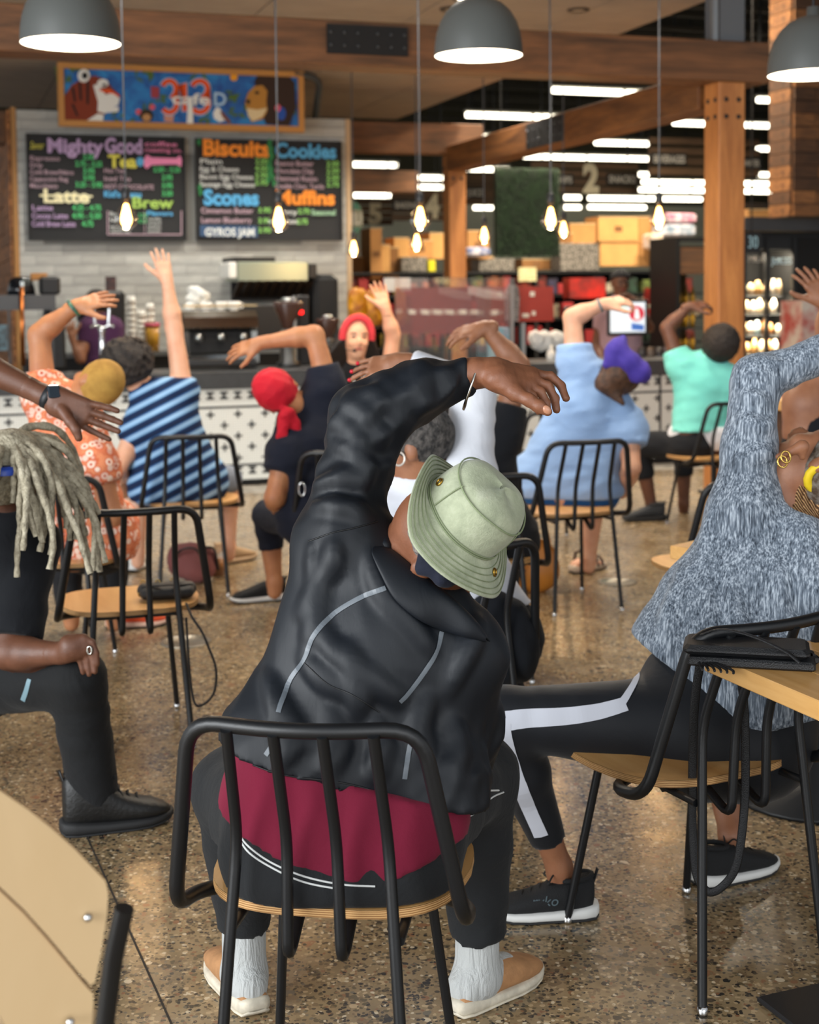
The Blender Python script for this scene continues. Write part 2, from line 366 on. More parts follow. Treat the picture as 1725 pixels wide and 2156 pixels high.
# posts and beams
PU, PV, PW = 5.43, 9.05, .21; ZB, ZT = 2.95, 3.235
def post(u, v, label, w=PW):
    p = sroot('wood_post', u, v, 0, label, 'post')
    sbox('shaft', FIR, u-w/2, u+w/2, v-w/2, v+w/2, 0, ZB+.02, p, .006); sbox('base_plate', MBLK, u-w/2-.03, u+w/2+.03, v-w/2-.03, v+w/2+.03, 0, .02, p)
    for z in (ZB-.12, ZB-.24):
        for du in (-.05,.05):
            o = MB().lathe([(0,.008),(.014,.008),(.018,.0)],10).build('bolt', MBLK, p); o.location = (du,-w/2,z); o.rotation_euler = (math.pi/2,0,0)
            o = MB().lathe([(0,.008),(.014,.008),(.018,.0)],10).build('bolt', MBLK, p); o.location = (-w/2,du,z); o.rotation_euler = (0,-math.pi/2,0)
    return p
post(PU, PV, 'thick square fir post in front of the counter, right of the tablet')
U2 = PU; V2 = Wu(957,400,U2)[0]
post(U2, V2, 'farther, darker square wooden post between the cartons and the green panel', .195)
def beam(name, u0,u1,v0,v1,z0,z1,m,label,plates=()):
    b = sroot(name, (u0+u1)/2, (v0+v1)/2, z0, label, 'beam'); sbox('timber', m, u0,u1,v0,v1,z0,z1,b,.006)
    for (a,b_,c,d,e,f) in plates:
        pl = sbox('splice_plate', MBLKM, a,b_,c,d,e,f,b)
        nu = b_-a; nv = d-c
        for i in range(6):
            for zz_ in (.28,.72):
                o = MB().sphere((0,0,0),.011,8,5).build('bolt', M('dull bolt','#55575a',.4,.8), pl)
                t = (i+.5)/6+(.04 if i>2 else -.04)
                o.location = (nu*(t-.5), -nv/2, (f-e)*zz_) if nu > nv else (-nu/2, nv*(t-.5), (f-e)*zz_)
    return b
up0, up1 = Wv(688,110,PV-.14)[0], Wv(857,110,PV-.14)[0]
beam('wood_beam', -3.5, PU+.28, PV-.14, PV+.14, ZB, ZT, FIRX, 'long timber beam across the top of the picture, above the cafe sign', [(up0,up1,PV-.165,PV-.14,ZB+.07,ZT-.03)])
vpl0, vpl1 = 12.9, 13.7
beam('wood_beam', PU-.13, PU+.13, PV+.145, V2-.105, ZB-.16, ZB+.10, FIRY, 'timber beam running back from the near post to the far post', [(PU-.15,PU-.13,11.5,12.3,ZB-.15,ZB+.08)])
beam('wood_beam', -1.0, U2+.3, V2-.10, V2+.1, ZB+.02, ZT+.06, FIRX, 'dark timber beam behind the menu wall on top of the far post')
beam('wood_beam', PU-2.5, PU-.0, V2+1.2, V2+1.4, ZB-.30, ZB-.05, FIRX, 'low dark timber beam slanting behind the menu wall, left of the far post')
gp = sroot('steel_column', PU+.0, PV, ZT, 'grey steel column rising from the beam end to the ceiling', 'column')
sbox('shaft', M('grey steel paint','#5d6064',.5), PU-.10, PU+.10, PV-.10, PV+.10, ZT, 6.6, gp); sbox('conduit', M('galvanised','#8b8f92',.4,.6), PU-.16, PU-.12, PV-.11, PV-.07, ZT, 6.6, gp)
# wood-clad bulkhead at the right
ub0 = Wv(1672,300,11.6)[0]
wr = sroot('wall_right_bulkhead', ub0+1.5, 11.7, 1.9, kind='structure'); zb0 = Wv(1690,455,11.6)[1]
sbox('core', MBLKM, ub0+.02, ub0+4, 11.63, 12.0, zb0, 4.9, wr)
zz = zb0; row = 0
while zz < 4.8:
    sbox('plank', RECLD if rr.random()<.6 else RECL, ub0-.012, ub0+.012, 11.64, 12.0, zz+.003, zz+.117, wr)
    uu = ub0; first = True
    while uu < ub0+2.6:
        L = rr.uniform(.16,.3) if first and row%2 else rr.uniform(.5,1.1); first = False
        sbox('plank', RECL if rr.random()<.6 else RECLD, uu+.003, uu+L-.003, 11.6-rr.uniform(0,.01), 11.63, zz+.003, zz+.117, wr); uu += L
    zz += .12; row += 1
# ================================================================== fluorescent rows
TUBE = M('fluorescent tube','#fff6df',.3,emit=6); TUBF = M('fixture grey','#6b695f',.5)
FLU = [(1160,1465,190,201),(978,1262,241,251),(1005,1080,288,290),(730,937,316,323),(1415,1670,259,266),(1250,1368,300,303),(1100,1368,328,336),(980,1075,355,358),(867,939,373,376),(785,940,392,395),(726,825,410,413),(725,840,345,349),(1350,1670,384,387),(1343,1670,401,403),(1237,1480,418,419),(1185,1225,416,416),(1237,1362,436,437),(1185,1225,436,437),(995,1040,437,438),(1592,1640,134,136),(1592,1672,210,213),(1592,1670,313,315),(1635,1670,344,345),(1592,1670,368,369),(1343,1368,367,368)]
ORD = ['first','second','third','fourth','fifth','sixth','seventh','eighth','ninth','tenth','eleventh','twelfth','thirteenth','fourteenth','fifteenth','sixteenth','seventeenth','eighteenth','nineteenth','twentieth','twenty-first','twenty-second','twenty-third','twenty-fourth','twenty-fifth']
rank = sorted(range(len(FLU)), key=lambda i: FLU[i][2])
for i,(x0,x1,ya,yb) in enumerate(FLU):
    v = 15.5+(ya-130)/310*12; a = Wv(x0,ya,v); b = Wv(x1,yb,v); z = (a[1]+b[1])/2; n = max(1,round((b[0]-a[0])/1.25)); L = b[0]-a[0]
    t = sroot('fluorescent_row', (a[0]+b[0])/2, v, z, 'hanging fluorescent light row, %s from the top of the picture' % ORD[rank.index(i)], 'light', 'fluorescent rows in the grocery hall')
    sbox('housing', TUBF, a[0], b[0], v-.05, v+.05, z+.05, z+.085, t)
    for k in range(n):
        o = MB().tube([(-(L/n)/2+.03,0,0),((L/n)/2-.03,0,0)], .040+.0003*(v-15), 8).build('tube', TUBE, t); o.location = loc_in(t, a[0]+L*(k+.5)/n, v, z)
    for s_ in (.15,.85): sbox('hanger', MBLK, a[0]+L*s_-.01, a[0]+L*s_+.01, v-.01, v+.01, z+.11, 6.6, t)
# ================================================================== chairs
BLK = M('black powder coated steel', '#0e1013', .42, 0, bump=.05, bscale=400)
CHROME = M('chrome', '#c8c8c8', .15, 1)
def plyseat(name='seat plywood'):
    n = NT(name, .35); v = n.map((1,.15,1)); a = n.noise(9, v, 5, .6, 1); 
    return n.color(n.ramp(a, [(.3,'#c08a4c'),(.7,'#dcae72')]))
PLY = plyseat()
def plyedge():
    n = NT('plywood edge', .5); w = n.sep()[2]
    return n.color(n.ramp(n.math('FRACT', n.math('MULTIPLY', w, 260)), [(.45,'#caa06a'),(.55,'#8d6236')]))
PLYE = plyedge()
def make_chair():
    root = obj('cafe_chair', None)
    # seat: bent plywood, wide at the back, z .435-.451
    me_pts = []
    N = 40
    for k in range(N):
        a = 2*math.pi*k/N; c, s_ = math.cos(a), math.sin(a)
        e = .62
        x = .235*math.copysign(abs(c)**e, c); y = .205*math.copysign(abs(s_)**e, s_)
        if y < 0: y *= 1.0; x *= 1-.10*(-y/.205)
        me_pts.append((x, y+.015))
    mb = MB(); zt, zb = .452, .436
    top = [(x,y,zt - .012*max(0,1-(x/.2)**2-(y/.17)**2)*0) for x,y in me_pts]; bot = [(x,y,zb) for x,y in me_pts]
    mb.add(top, [tuple(range(N))]); mb.add(bot, [tuple(range(N-1,-1,-1))])
    se = mb.build('seat', PLY, root)
    me = MB(); me.add([(x*1.001,y*1.001,zt-.0008) for x,y in me_pts]+[(x*1.001,y*1.001,zb+.0002) for x,y in me_pts], [(i+N,(i+1)%N+N,(i+1)%N,i) for i in range(N)], True)
    me.build('seat_edge', PLYE, se)
    # back loop: top rail, flaring sides, lower returns under the seat
    yr, ys, zr = -.275, -.215, .797
    rail = [(.245,-.08,.425),(.25,-.20,.442),(.192,-.285,zr),(.0,-.33,zr),(-.192,-.285,zr),(-.25,-.20,.442),(-.245,-.08,.425),(-.15,-.02,.421)]
    rail = [(.15,-.02,.421)] + rail
    pts = arc(rail, [0,.06,.075,.06,.3,.06,.075,.06,0], 6)
    MB().tube(pts, .0132, 10).build('back_frame', BLK, root)
    # two rear legs that rise to the rail, two bars that hook under the seat
    for sx in (-1,1):
        p = arc([(sx*.12,-.313,zr-.004),(sx*.128,-.232,.585),(sx*.168,-.285,.012)], [0,.05,0], 4)
        lg = MB().tube(p, .0102, 8).build('leg', BLK, root)
        MB().lathe([(.0,0),(.011,0),(.012,.004),(.011,.02),(.0,.02)], 10, (sx*.168,-.2855,0)).build('foot_cap', CHROME, lg)
        p = arc([(sx*.04,-.324,zr-.004),(sx*.042,-.236,.585),(sx*.046,-.228,.372),(sx*.046,-.13,.42)], [0,.05,.04,0], 5)
        MB().tube(p, .0102, 8).build('back_bar', BLK, root)
        lg = MB().tube([(sx*.135,.12,.43),(sx*.175,.205,.012)], .0098, 8).build('leg', BLK, root)
        MB().lathe([(.0,0),(.0105,0),(.0115,.004),(.0105,.02),(.0,.02)], 10, (sx*.175,.2055,0)).build('foot_cap', CHROME, lg)
        MB().tube([(sx*.135,.12,.423),(sx*.145,-.235,.424)], .009, 6).build('side_rail', BLK, root)
    MB().tube([(-.15,.1,.418),(.15,.1,.418)], .009, 6).build('cross_bar', BLK, root)
    MB().tube([(-.145,-.12,.42),(.145,-.12,.42)], .009, 6).build('cross_bar', BLK, root)
    return root
CHAIR0 = make_chair()
CH_USED = [0]
def chair(px, py, rot, label, z=.45, off=-.19, d=None):
    """a chair whose seat's rear edge shows at (px, py), turned by rot degrees"""
    p = G(px, py, z) if d is None else U(px, py, d)
    rz = R(rot); c = p - Vector((-math.sin(rz), math.cos(rz), 0))*off
    o = CHAIR0 if not CH_USED[0] else copy_tree(CHAIR0); CH_USED[0] = 1
    o.location = (c.x, c.y, 0); o.rotation_euler = (0,0,rz)
    tag(o, label, 'chair', 'black steel cafe chairs'); return o
chair(672, 1915, -9, 'black steel chair under the man in the green bucket hat, nearest of all')
chair(1552, 1628, 27, 'black steel chair under the woman in the heather grey top')
chair(285, 1287, 16, 'empty black steel chair with a small black purse on its seat')
chair(405, 1062, 9, 'black steel chair under the person in the striped blue shirt')
chair(112, 1190, 4, 'black steel chair under the person in the orange floral dress')
chair(735, 1112, -4, 'black steel chair under the person in the red bandana')
chair(968, 1400, 30, 'black steel chair in front of the bucket hat, under the woman in white')
chair(1020, 1185, 4, 'black steel chair beside the tan handbag, under the person in a black tee')
chair(1222, 1082, 16, 'black steel chair under the person in the light blue shirt')
chair(1530, 965, 22, 'black steel chair under the person in the turquoise shirt')
chair(1565, 1205, 14, 'black steel chair mostly hidden behind the woman in the heather grey top')
chair(1172, 992, 10, 'empty black steel chair close to the patterned counter, left of the light blue shirt')
chair(758, 985, 180, 'black steel chair under the instructor with the red headband', d=8.83)
chair(-350, 1440, -62, 'black steel chair under the man with grey locks', d=4.0)
# ================================================================== smooth bodies: signed distance fields meshed with surface nets
class Sdf:
    def __init__(s): s.p = []; s.cuts = []; s.subs = []
    def c(s, a, b, ra, rb=None, k=.03, flat=False):
        s.p.append(('c', np.array(a,float), np.array(b,float), ra, ra if rb is None else rb, k, flat)); return s
    def ch(s, pts, rs, k=.02, flat=False):
        n = len(pts)
        for i in range(n-1):
            s.c(pts[i], pts[i+1], rs[i] if isinstance(rs,(list,tuple)) else rs, rs[i+1] if isinstance(rs,(list,tuple)) else rs, k, flat and i==n-2)
        return s
    def e(s, c, r, ax=None, k=.02):
        s.p.append(('e', np.array(c,float), np.array(r,float), np.eye(3) if ax is None else np.array([list(a) for a in ax],float), k)); return s
    def sub(s, c, r, ax=None, k=.01):
        s.subs.append(('e', np.array(c,float), np.array(r,float), np.eye(3) if ax is None else np.array([list(a) for a in ax],float), k)); return s
    def cut(s, p, n): s.cuts.append((np.array(p,float), np.array(Vector(n).normalized(),float))); return s
    @staticmethod
    def ev(q, X):
        if q[0] == 'c':
            _,a,b,ra,rb,k,flat = q; ab = b-a; L2 = max(ab@ab,1e-12); d = X-a; t = (d@ab)/L2; tc = np.clip(t,0,1)
            r = np.linalg.norm(d-tc[...,None]*ab, axis=-1)-(ra+(rb-ra)*tc)
            if flat: r = np.maximum(r, (t-1)*math.sqrt(L2))
            return r
        _,c,r,ax,k = q; y = (X-c)@ax.T; k0 = np.linalg.norm(y/r,axis=-1); k1 = np.linalg.norm(y/(r*r),axis=-1)
        return k0*(k0-1)/np.maximum(k1,1e-9)
    def bb(s, q):
        if q[0] == 'c': m = max(q[3],q[4]); return np.minimum(q[1],q[2])-m, np.maximum(q[1],q[2])+m
        m = q[2].max(); return q[1]-m, q[1]+m
    def field(s, vox, disp=None):
        B = [s.bb(q) for q in s.p]; lo = np.min([b[0] for b in B],0)-3*vox; hi = np.max([b[1] for b in B],0)+3*vox
        n = np.ceil((hi-lo)/vox).astype(int)+1; F = np.full(n, .5, np.float32)
        def win(b, mg):
            i0 = np.clip(np.floor((b[0]-mg-lo)/vox).astype(int),0,n-1); i1 = np.clip(np.ceil((b[1]+mg-lo)/vox).astype(int)+1,1,n)
            g = np.stack(np.meshgrid(*[lo[a]+vox*np.arange(i0[a],i1[a]) for a in range(3)], indexing='ij'),-1)
            return tuple(slice(i0[a],i1[a]) for a in range(3)), g
        for q,b in zip(s.p,B):
            k = q[5] if q[0]=='c' else q[4]
            sl, g = win(b, k*.5+3*vox); d = s.ev(q,g); f = F[sl]
            if k > 1e-6:
                h = np.maximum(k-np.abs(f-d),0)/k; F[sl] = np.minimum(f,d)-h*h*k*.25
            else: F[sl] = np.minimum(f,d)
        for q in s.subs:
            sl, g = win(s.bb(q), 3*vox); d = -s.ev(q,g); k = q[4]; f = F[sl]; h = np.maximum(k-np.abs(f-d),0)/k
            F[sl] = np.maximum(f,d)+h*h*k*.25
        ii = np.argwhere(np.abs(F) < max(.04, 4*vox)); X = lo+ii*vox; v = F[tuple(ii.T)]
        if disp is not None: v = v+disp(X)
        for p,nn in s.cuts: v = np.maximum(v, (X-p)@nn)
        if s.cuts:
            jj = np.argwhere(F <= -max(.04,4*vox)); Xj = lo+jj*vox; w = F[tuple(jj.T)]
            for p,nn in s.cuts: w = np.maximum(w, (Xj-p)@nn)
            F[tuple(jj.T)] = w
        F[tuple(ii.T)] = v
        return F, lo
    def tris(s, vox, disp=None):
        F, lo = s.field(vox, disp); sg = F < 0
        n = np.array(F.shape)
        cnt = np.zeros(n-1, np.int8)
        OFF = [(i,j,k) for i in (0,1) for j in (0,1) for k in (0,1)]
        for o in OFF: cnt += sg[o[0]:n[0]-1+o[0], o[1]:n[1]-1+o[1], o[2]:n[2]-1+o[2]]
        act = (cnt>0)&(cnt<8); ii = np.argwhere(act); idx = np.full(n-1,-1,np.int32); idx[act] = np.arange(len(ii))
        acc = np.zeros((len(ii),3)); c = np.zeros(len(ii))
        for a in OFF:
            for ax in range(3):
                if a[ax]: continue
                b = list(a); b[ax] = 1
                fa = F[tuple((ii+a).T)]; fb = F[tuple((ii+b).T)]; m = (fa<0)!=(fb<0); t = np.where(m, fa/np.where(m,fa-fb,1), 0)
                p = np.tile(np.array(a,float),(len(ii),1)); p[:,ax] += t; acc += p*m[:,None]; c += m
        V = lo+(ii+acc/c[:,None])*vox; Q = []
        for ax in range(3):
            a1, a2 = (ax+1)%3, (ax+2)%3
            s0 = [slice(1,-1)]*3; s1 = [slice(1,-1)]*3; s0[ax] = slice(0,-1); s1[ax] = slice(1,None)
            A = sg[tuple(s0)]; Bm = sg[tuple(s1)]; e = np.argwhere(A!=Bm)
            if not len(e): continue
            sgn = A[tuple(e.T)]; e = e+1; e[:,ax] -= 1
            def cell(d1,d2):
                x = e.copy(); x[:,a1] += d1; x[:,a2] += d2; return idx[tuple(x.T)]
            q = np.stack([cell(-1,-1),cell(0,-1),cell(0,0),cell(-1,0)],1); q[~sgn] = q[~sgn][:,::-1]; Q.append(q)
        return V, np.concatenate(Q)
def np_mesh(name, parts, m):
    """one mesh from several (verts, quads) blocks"""
    V = []; Q = []; o = 0
    for v,q in parts: V.append(v); Q.append(q+o); o += len(v)
    V = np.concatenate(V).astype(np.float32); Q = np.concatenate(Q).astype(np.int32)
    me = bpy.data.meshes.new(name); me.vertices.add(len(V)); me.vertices.foreach_set('co', V.ravel())
    me.loops.add(Q.size); me.loops.foreach_set('vertex_index', Q.ravel()); me.polygons.add(len(Q))
    me.polygons.foreach_set('loop_start', np.arange(0,Q.size,4,dtype=np.int32)); me.polygons.foreach_set('use_smooth', np.ones(len(Q),bool))
    me.update(calc_edges=True); me.materials.append(m); return me
_rw = np.random.RandomState(3); _dirs = _rw.normal(size=(64,3)); _dirs /= np.linalg.norm(_dirs,axis=1)[:,None]; _ph = _rw.uniform(0,6.28,64)
def wn(X, f, seed=0, n=6):
    r = 0
    for i in range(n):
        j = (seed*7+i*5)%64; r = r+np.sin(X@_dirs[j]*f*(.7+.12*i)+_ph[j]+seed)
    return r/n*1.6
def folds(amp, f, d=None, seed=0, sq=.3):
    """soft cloth folds that run across direction d"""
    def fn(X):
        Y = X
        if d is not None:
            dv = np.array(Vector(d).normalized()); Y = X*sq+np.outer(X@dv,dv)*(1-sq)
        a = wn(Y, f, seed); return amp*(np.abs(a)-.5)+amp*.5*wn(Y, f*2.1, seed+3)
    return fn
def ridges(s, lines, vox=.012, r=.012, sink=.006, k=.022):
    """cloth folds: find where each fold line lies on the garment, then raise a rounded ridge there"""
    v,q = s.tris(vox); t = BVHTree.FromPolygons([tuple(x) for x in v], [tuple(int(i) for i in f) for f in q]); o0 = Vector((0,0,CH))
    for L in lines:
        pts = []
        for p in spl([Vector((x,y,0)) for x,y in L], 4):
            d = (U(p.x,p.y,5)-o0).normalized(); h = t.ray_cast(o0, d)
            if h[0] is not None: pts.append(h[0]-(h[1] if h[1].dot(d)<0 else -h[1])*sink)
        n = len(pts)
        for i in range(n-1):
            if (pts[i+1]-pts[i]).length > .12: continue
            f = lambda j: r*(.45+.55*math.sin(math.pi*min(1,max(0,(j+.4)/(n-.2)))))
            s.c(pts[i], pts[i+1], f(i), f(i+1), k)
    return s
def bvh(o):
    me = o.data; return BVHTree.FromPolygons([v.co[:] for v in me.vertices], [p.vertices[:] for p in me.polygons])
def drape(tree, pts, r, off=.0, n=5, flat=None, seg=6):
    """a thread that lies on a surface, following where the photograph shows it"""
    P = []
    for p in spl([Vector((x,y,0)) for x,y in pts], seg):
        d = (U(p.x,p.y,5)-Vector((0,0,CH))).normalized(); h = tree.ray_cast(Vector((0,0,CH)), d)
        if h[0] is not None: P.append(h[0]+h[1]*off)
    return MB().tube(P, r, n, flat=flat) if len(P) > 1 else MB()
def ribbon(tree, pts, w, off=.0015, seg=8):
    """a flat band lying on a surface"""
    P = []; N = []
    for p in spl([Vector((x,y,0)) for x,y in pts], seg):
        d = (U(p.x,p.y,5)-Vector((0,0,CH))).normalized(); h = tree.ray_cast(Vector((0,0,CH)), d)
        if h[0] is not None:
            n_ = h[1] if h[1].dot(d) < 0 else -h[1]; P.append(h[0]+n_*off); N.append(n_)
    mb = MB(); vs = []; ws = w if isinstance(w,(list,tuple)) else None
    for i,p in enumerate(P):
        t = (P[min(i+1,len(P)-1)]-P[max(i-1,0)]); s = t.cross(N[i]).normalized()
        ww = (ws[0]+(ws[1]-ws[0])*i/max(1,len(P)-1)) if ws else w
        # keep both edges on the cloth
        e = []
        for sg in (-1,1):
            q = p+s*sg*ww*.5; h = tree.find_nearest(q); e.append(h[0]+(h[1] if h[1].dot(N[i])>0 else -h[1])*off if h[0] is not None else q)
        vs += [e[0], p+N[i]*.0004, e[1]]
    for i in range(len(P)-1): mb.add(vs[i*3:i*3+6], [(0,1,4,3),(1,2,5,4)], True)
    return mb
def hand(s, w, d, n, thumb, size=1.0, curl=.25, spread=.16, k=.009, curls=None):
    """palm and five fingers: w wrist, d to the fingertips, n out of the back of the hand, thumb = +1/-1 side"""
    d = Vector(d).normalized(); n = Vector(n); n = (n-d*n.dot(d)).normalized(); l = d.cross(n)*thumb; z = size; w = Vector(w)
    offs = (.030,.010,-.011,-.030); lens = (.072,.080,.074,.058); pal = (.092,.094,.088,.080); rad = (.0088,.009,.0086,.0076)
    for i in range(4):
        kn = w+d*pal[i]*z+l*offs[i]*z
        s.c(w+l*offs[i]*.55*z+d*.008*z, kn, .0135*z, .0115*z, k*1.6)
        a = spread*(1.2-i*.8); fd = (d*math.cos(a)+l*math.sin(a)).normalized(); p = kn; cu_ = (curls[i] if curls else curl)
        ax = fd.cross(n).normalized(); ang = 0
        for j,fr in enumerate((.44,.32,.24)):
            ang += cu_*(.8 if j==0 else 1.1); dv = Quaternion(ax,-ang) @ fd; q = p+dv*lens[i]*fr*z
            s.c(p, q, rad[i]*z*(1-.09*j), rad[i]*z*(.93-.09*j), .004*z); p = q
        s.tips = getattr(s,'tips',[]) + [p]
    tb = w+d*.022*z+l*.024*z-n*.006*z; t1 = w+d*.060*z+l*.052*z-n*.012*z; t2 = t1+(d*.70+l*.66-n*.12).normalized()*.034*z; t3 = t2+(d*.86+l*.45-n*.1).normalized()*.027*z
    s.c(tb, t1, .016*z, .0125*z, k*1.6); s.c(t1, t2, .0115*z, .0105*z, .005); s.c(t2, t3, .0105*z, .0085*z, .004)
    s.tips = getattr(s,'tips',[]) + [t3]
    s.c(w-d*.03*z, w+d*.03*z, .024*z, .026*z, k*2)
    return s
def fingers(s, Y, fl, k=.006):
    """fingers given as chains of (px, py[, Y]) with a radius"""
    for r, pts in fl:
        P = [U(p[0],p[1],p[2] if len(p)>2 else Y) for p in pts]
        s.ch(P, [r*(1-.22*i/max(1,len(P)-1)) for i in range(len(P))], k)
    return s
def loft(mb, st, n=18, e=.75, frame=None):
    """closed skin through stations (y, half width, z0, z1, x shift)"""
    rings = []
    for y,hw,z0,z1,xs in st:
        ring = []
        for k in range(n):
            a = 2*math.pi*k/n; c, sn = math.cos(a), math.sin(a)
            ring.append(Vector((xs+hw*math.copysign(abs(c)**e,c), y, (z0+z1)/2+(z1-z0)/2*math.copysign(abs(sn)**e,sn))))
        rings.append(ring)
    vs = [p for r in rings for p in r]; fs = [(i*n+k,(i+1)*n+k,(i+1)*n+(k+1)%n,i*n+(k+1)%n) for i in range(len(st)-1) for k in range(n)]
    fs += [tuple(range(n)), tuple((len(st)-1)*n+k for k in range(n-1,-1,-1))]
    return mb.add(vs, fs, True)
def shoe(parent, heel, toe, upper, sole, L=None, style='sneaker', lace=None, name='shoe', lift=0, mirror=1):
    heel = Vector(heel); toe = Vector(toe); d = toe-heel; d.z = 0; L = L or d.length; rz = math.atan2(d.y,d.x)-math.pi/2; s = L/.29
    up = {'sneaker':[(.002,.020,.05,.105),(.008,.030,.026,.122),(.03,.036,.02,.118),(.06,.038,.02,.108),(.09,.039,.02,.106),(.115,.041,.02,.103),(.145,.043,.02,.090),(.18,.046,.02,.076),(.22,.047,.02,.064),(.25,.041,.021,.054),(.275,.028,.022,.044),(.287,.012,.026,.036)],
          'boot':[(.0,.024,.03,.150),(.008,.034,.022,.165),(.04,.040,.02,.168),(.08,.042,.02,.165),(.105,.042,.02,.150),(.13,.043,.02,.116),(.16,.045,.02,.094),(.20,.049,.02,.078),(.24,.046,.02,.068),(.268,.034,.022,.054),(.285,.016,.026,.042)],
          'mule':[(.0,.022,.028,.040),(.006,.032,.022,.050),(.04,.037,.02,.052),(.09,.040,.02,.056),(.115,.042,.02,.084),(.14,.045,.02,.092),(.17,.048,.02,.086),(.21,.050,.02,.074),(.245,.046,.02,.062),(.272,.034,.022,.050),(.288,.015,.026,.038)],
          'sandal':[(.004,.024,.03,.05),(.02,.032,.028,.07),(.06,.033,.028,.085),(.10,.034,.028,.078),(.14,.038,.028,.064),(.19,.042,.028,.052),(.235,.038,.028,.046),(.262,.025,.03,.042)]}[style]
    shf = lambda y: mirror*.007*s*math.sin(max(0,y)/.29*3.1)
    mb = MB(); loft(mb, [(y*s,w*s,a*s,b*s,shf(y)) for y,w,a,b in up], 20, .8)
    o = mb.build(name, upper, parent, (heel.x,heel.y,lift), rz)
    if style in ('sneaker','boot'):       # dark opening round the ankle and a pull tab
        zc = (.118 if style=='sneaker' else .164)*s
        MB().tube([Vector((shf(.05)+.030*s*math.cos(t),.052*s+.045*s*math.sin(t),zc-.006*s-.006*s*math.sin(t))) for t in [2*math.pi*i/18 for i in range(18)]], .0075*s, 6, closed=True).build('collar', upper, o)
        MB().tube([(-.006*s,.002*s,zc-.02*s),(-.006*s,-.008*s,zc+.012*s),(.006*s,-.008*s,zc+.012*s),(.006*s,.002*s,zc-.02*s)], .003*s, 5).build('pull_tab', upper, o)
    ml = MB(); tp = [(-.010,.022,.014,.040),(.0,.036,.006,.043),(.03,.042,.004,.040),(.07,.043,.004,.035),(.12,.044,.004,.031),(.18,.051,.004,.031),(.225,.051,.005,.030),(.258,.043,.008,.031),(.282,.030,.014,.033),(.296,.012,.021,.033)]
    if style == 'sandal': tp = [(y,w*.9,a,b+.008 if y<.2 else b) for y,w,a,b in tp]
    loft(ml, [(y*s,w*s,a*s,b*s,shf(y)) for y,w,a,b in tp], 20, .55); so_ = ml.build('sole', sole, o)
    mo = MB(); loft(mo, [(y*s,w*s*.97,max(0,a-.004)*s,(a+.004)*s,shf(y)) for y,w,a,b in tp], 16, .5); mo.build('outsole', DARK_S if 'DARK_S' in globals() else sole, so_)
    if lace:
        zt_ = {'sneaker':[.104,.098,.088,.078,.070],'boot':[.155,.132,.108,.092,.082]}[style]
        for i in range(5):
            y = (.100+.024*i)*s; zt = zt_[i]*s+.001
            MB().tube(spl([(-.030*s,y-.004*s,zt-.016*s),(-.014*s,y+.004*s,zt-.001*s),(.012*s,y-.002*s,zt-.001*s),(.030*s,y+.006*s,zt-.016*s)],3), .0030*s, 5).build('lace', lace, o)
        MB().tube(spl([(0,.10*s,zt_[0]*s),(-.022*s,.112*s,zt_[0]*s+.022*s),(-.045*s,.13*s,zt_[0]*s+.004*s),(-.02*s,.118*s,zt_[0]*s-.004*s),(0,.108*s,zt_[0]*s),(.022*s,.115*s,zt_[0]*s+.02*s),(.045*s,.132*s,zt_[0]*s-.004*s),(.02*s,.118*s,zt_[0]*s-.006*s)],4), .0026*s, 5).build('lace', lace, o)
    return o
def headframe(up, face):
    up = Vector(up).normalized(); f = Vector(face); f = (f-up*f.dot(up)).normalized(); return f.cross(up), f, up     # lateral, face, up
def skin(name, c, c2=None, rough=.5):
    if name in MATS: return MATS[name]
    n = NT(name, rough); a = n.noise(14, None, 5, .6); b = n.noise(160, None, 4, .7)
    col = n.ramp(a, [(.3,c2 or c),(.7,c)])
    n.b.inputs['Subsurface Weight'].default_value = .08; n.b.inputs['Subsurface Radius'].default_value = (.01,.004,.002)
    n.bump(b, .18, .004); return n.color(col)
def cloth(name, c, c2=None, rough=.8, wr=.25, ws=9, weave=500, sheen=.04, stretch=(1,1,1), spec=.3):
    if name in MATS: return MATS[name]
    n = NT(name, rough, spec); v = n.map(stretch); a = n.noise(ws, v, 4, .55, .6); b = n.noise(weave, None, 2)
    n.b.inputs['Sheen Weight'].default_value = sheen
    h = n.math('ADD', n.math('MULTIPLY', a, 1.0), n.math('MULTIPLY', b, .06)); n.bump(h, wr, .03)
    return n.color(n.ramp(n.noise(3, None, 3), [(.3,c2 or c),(.7,c)]))
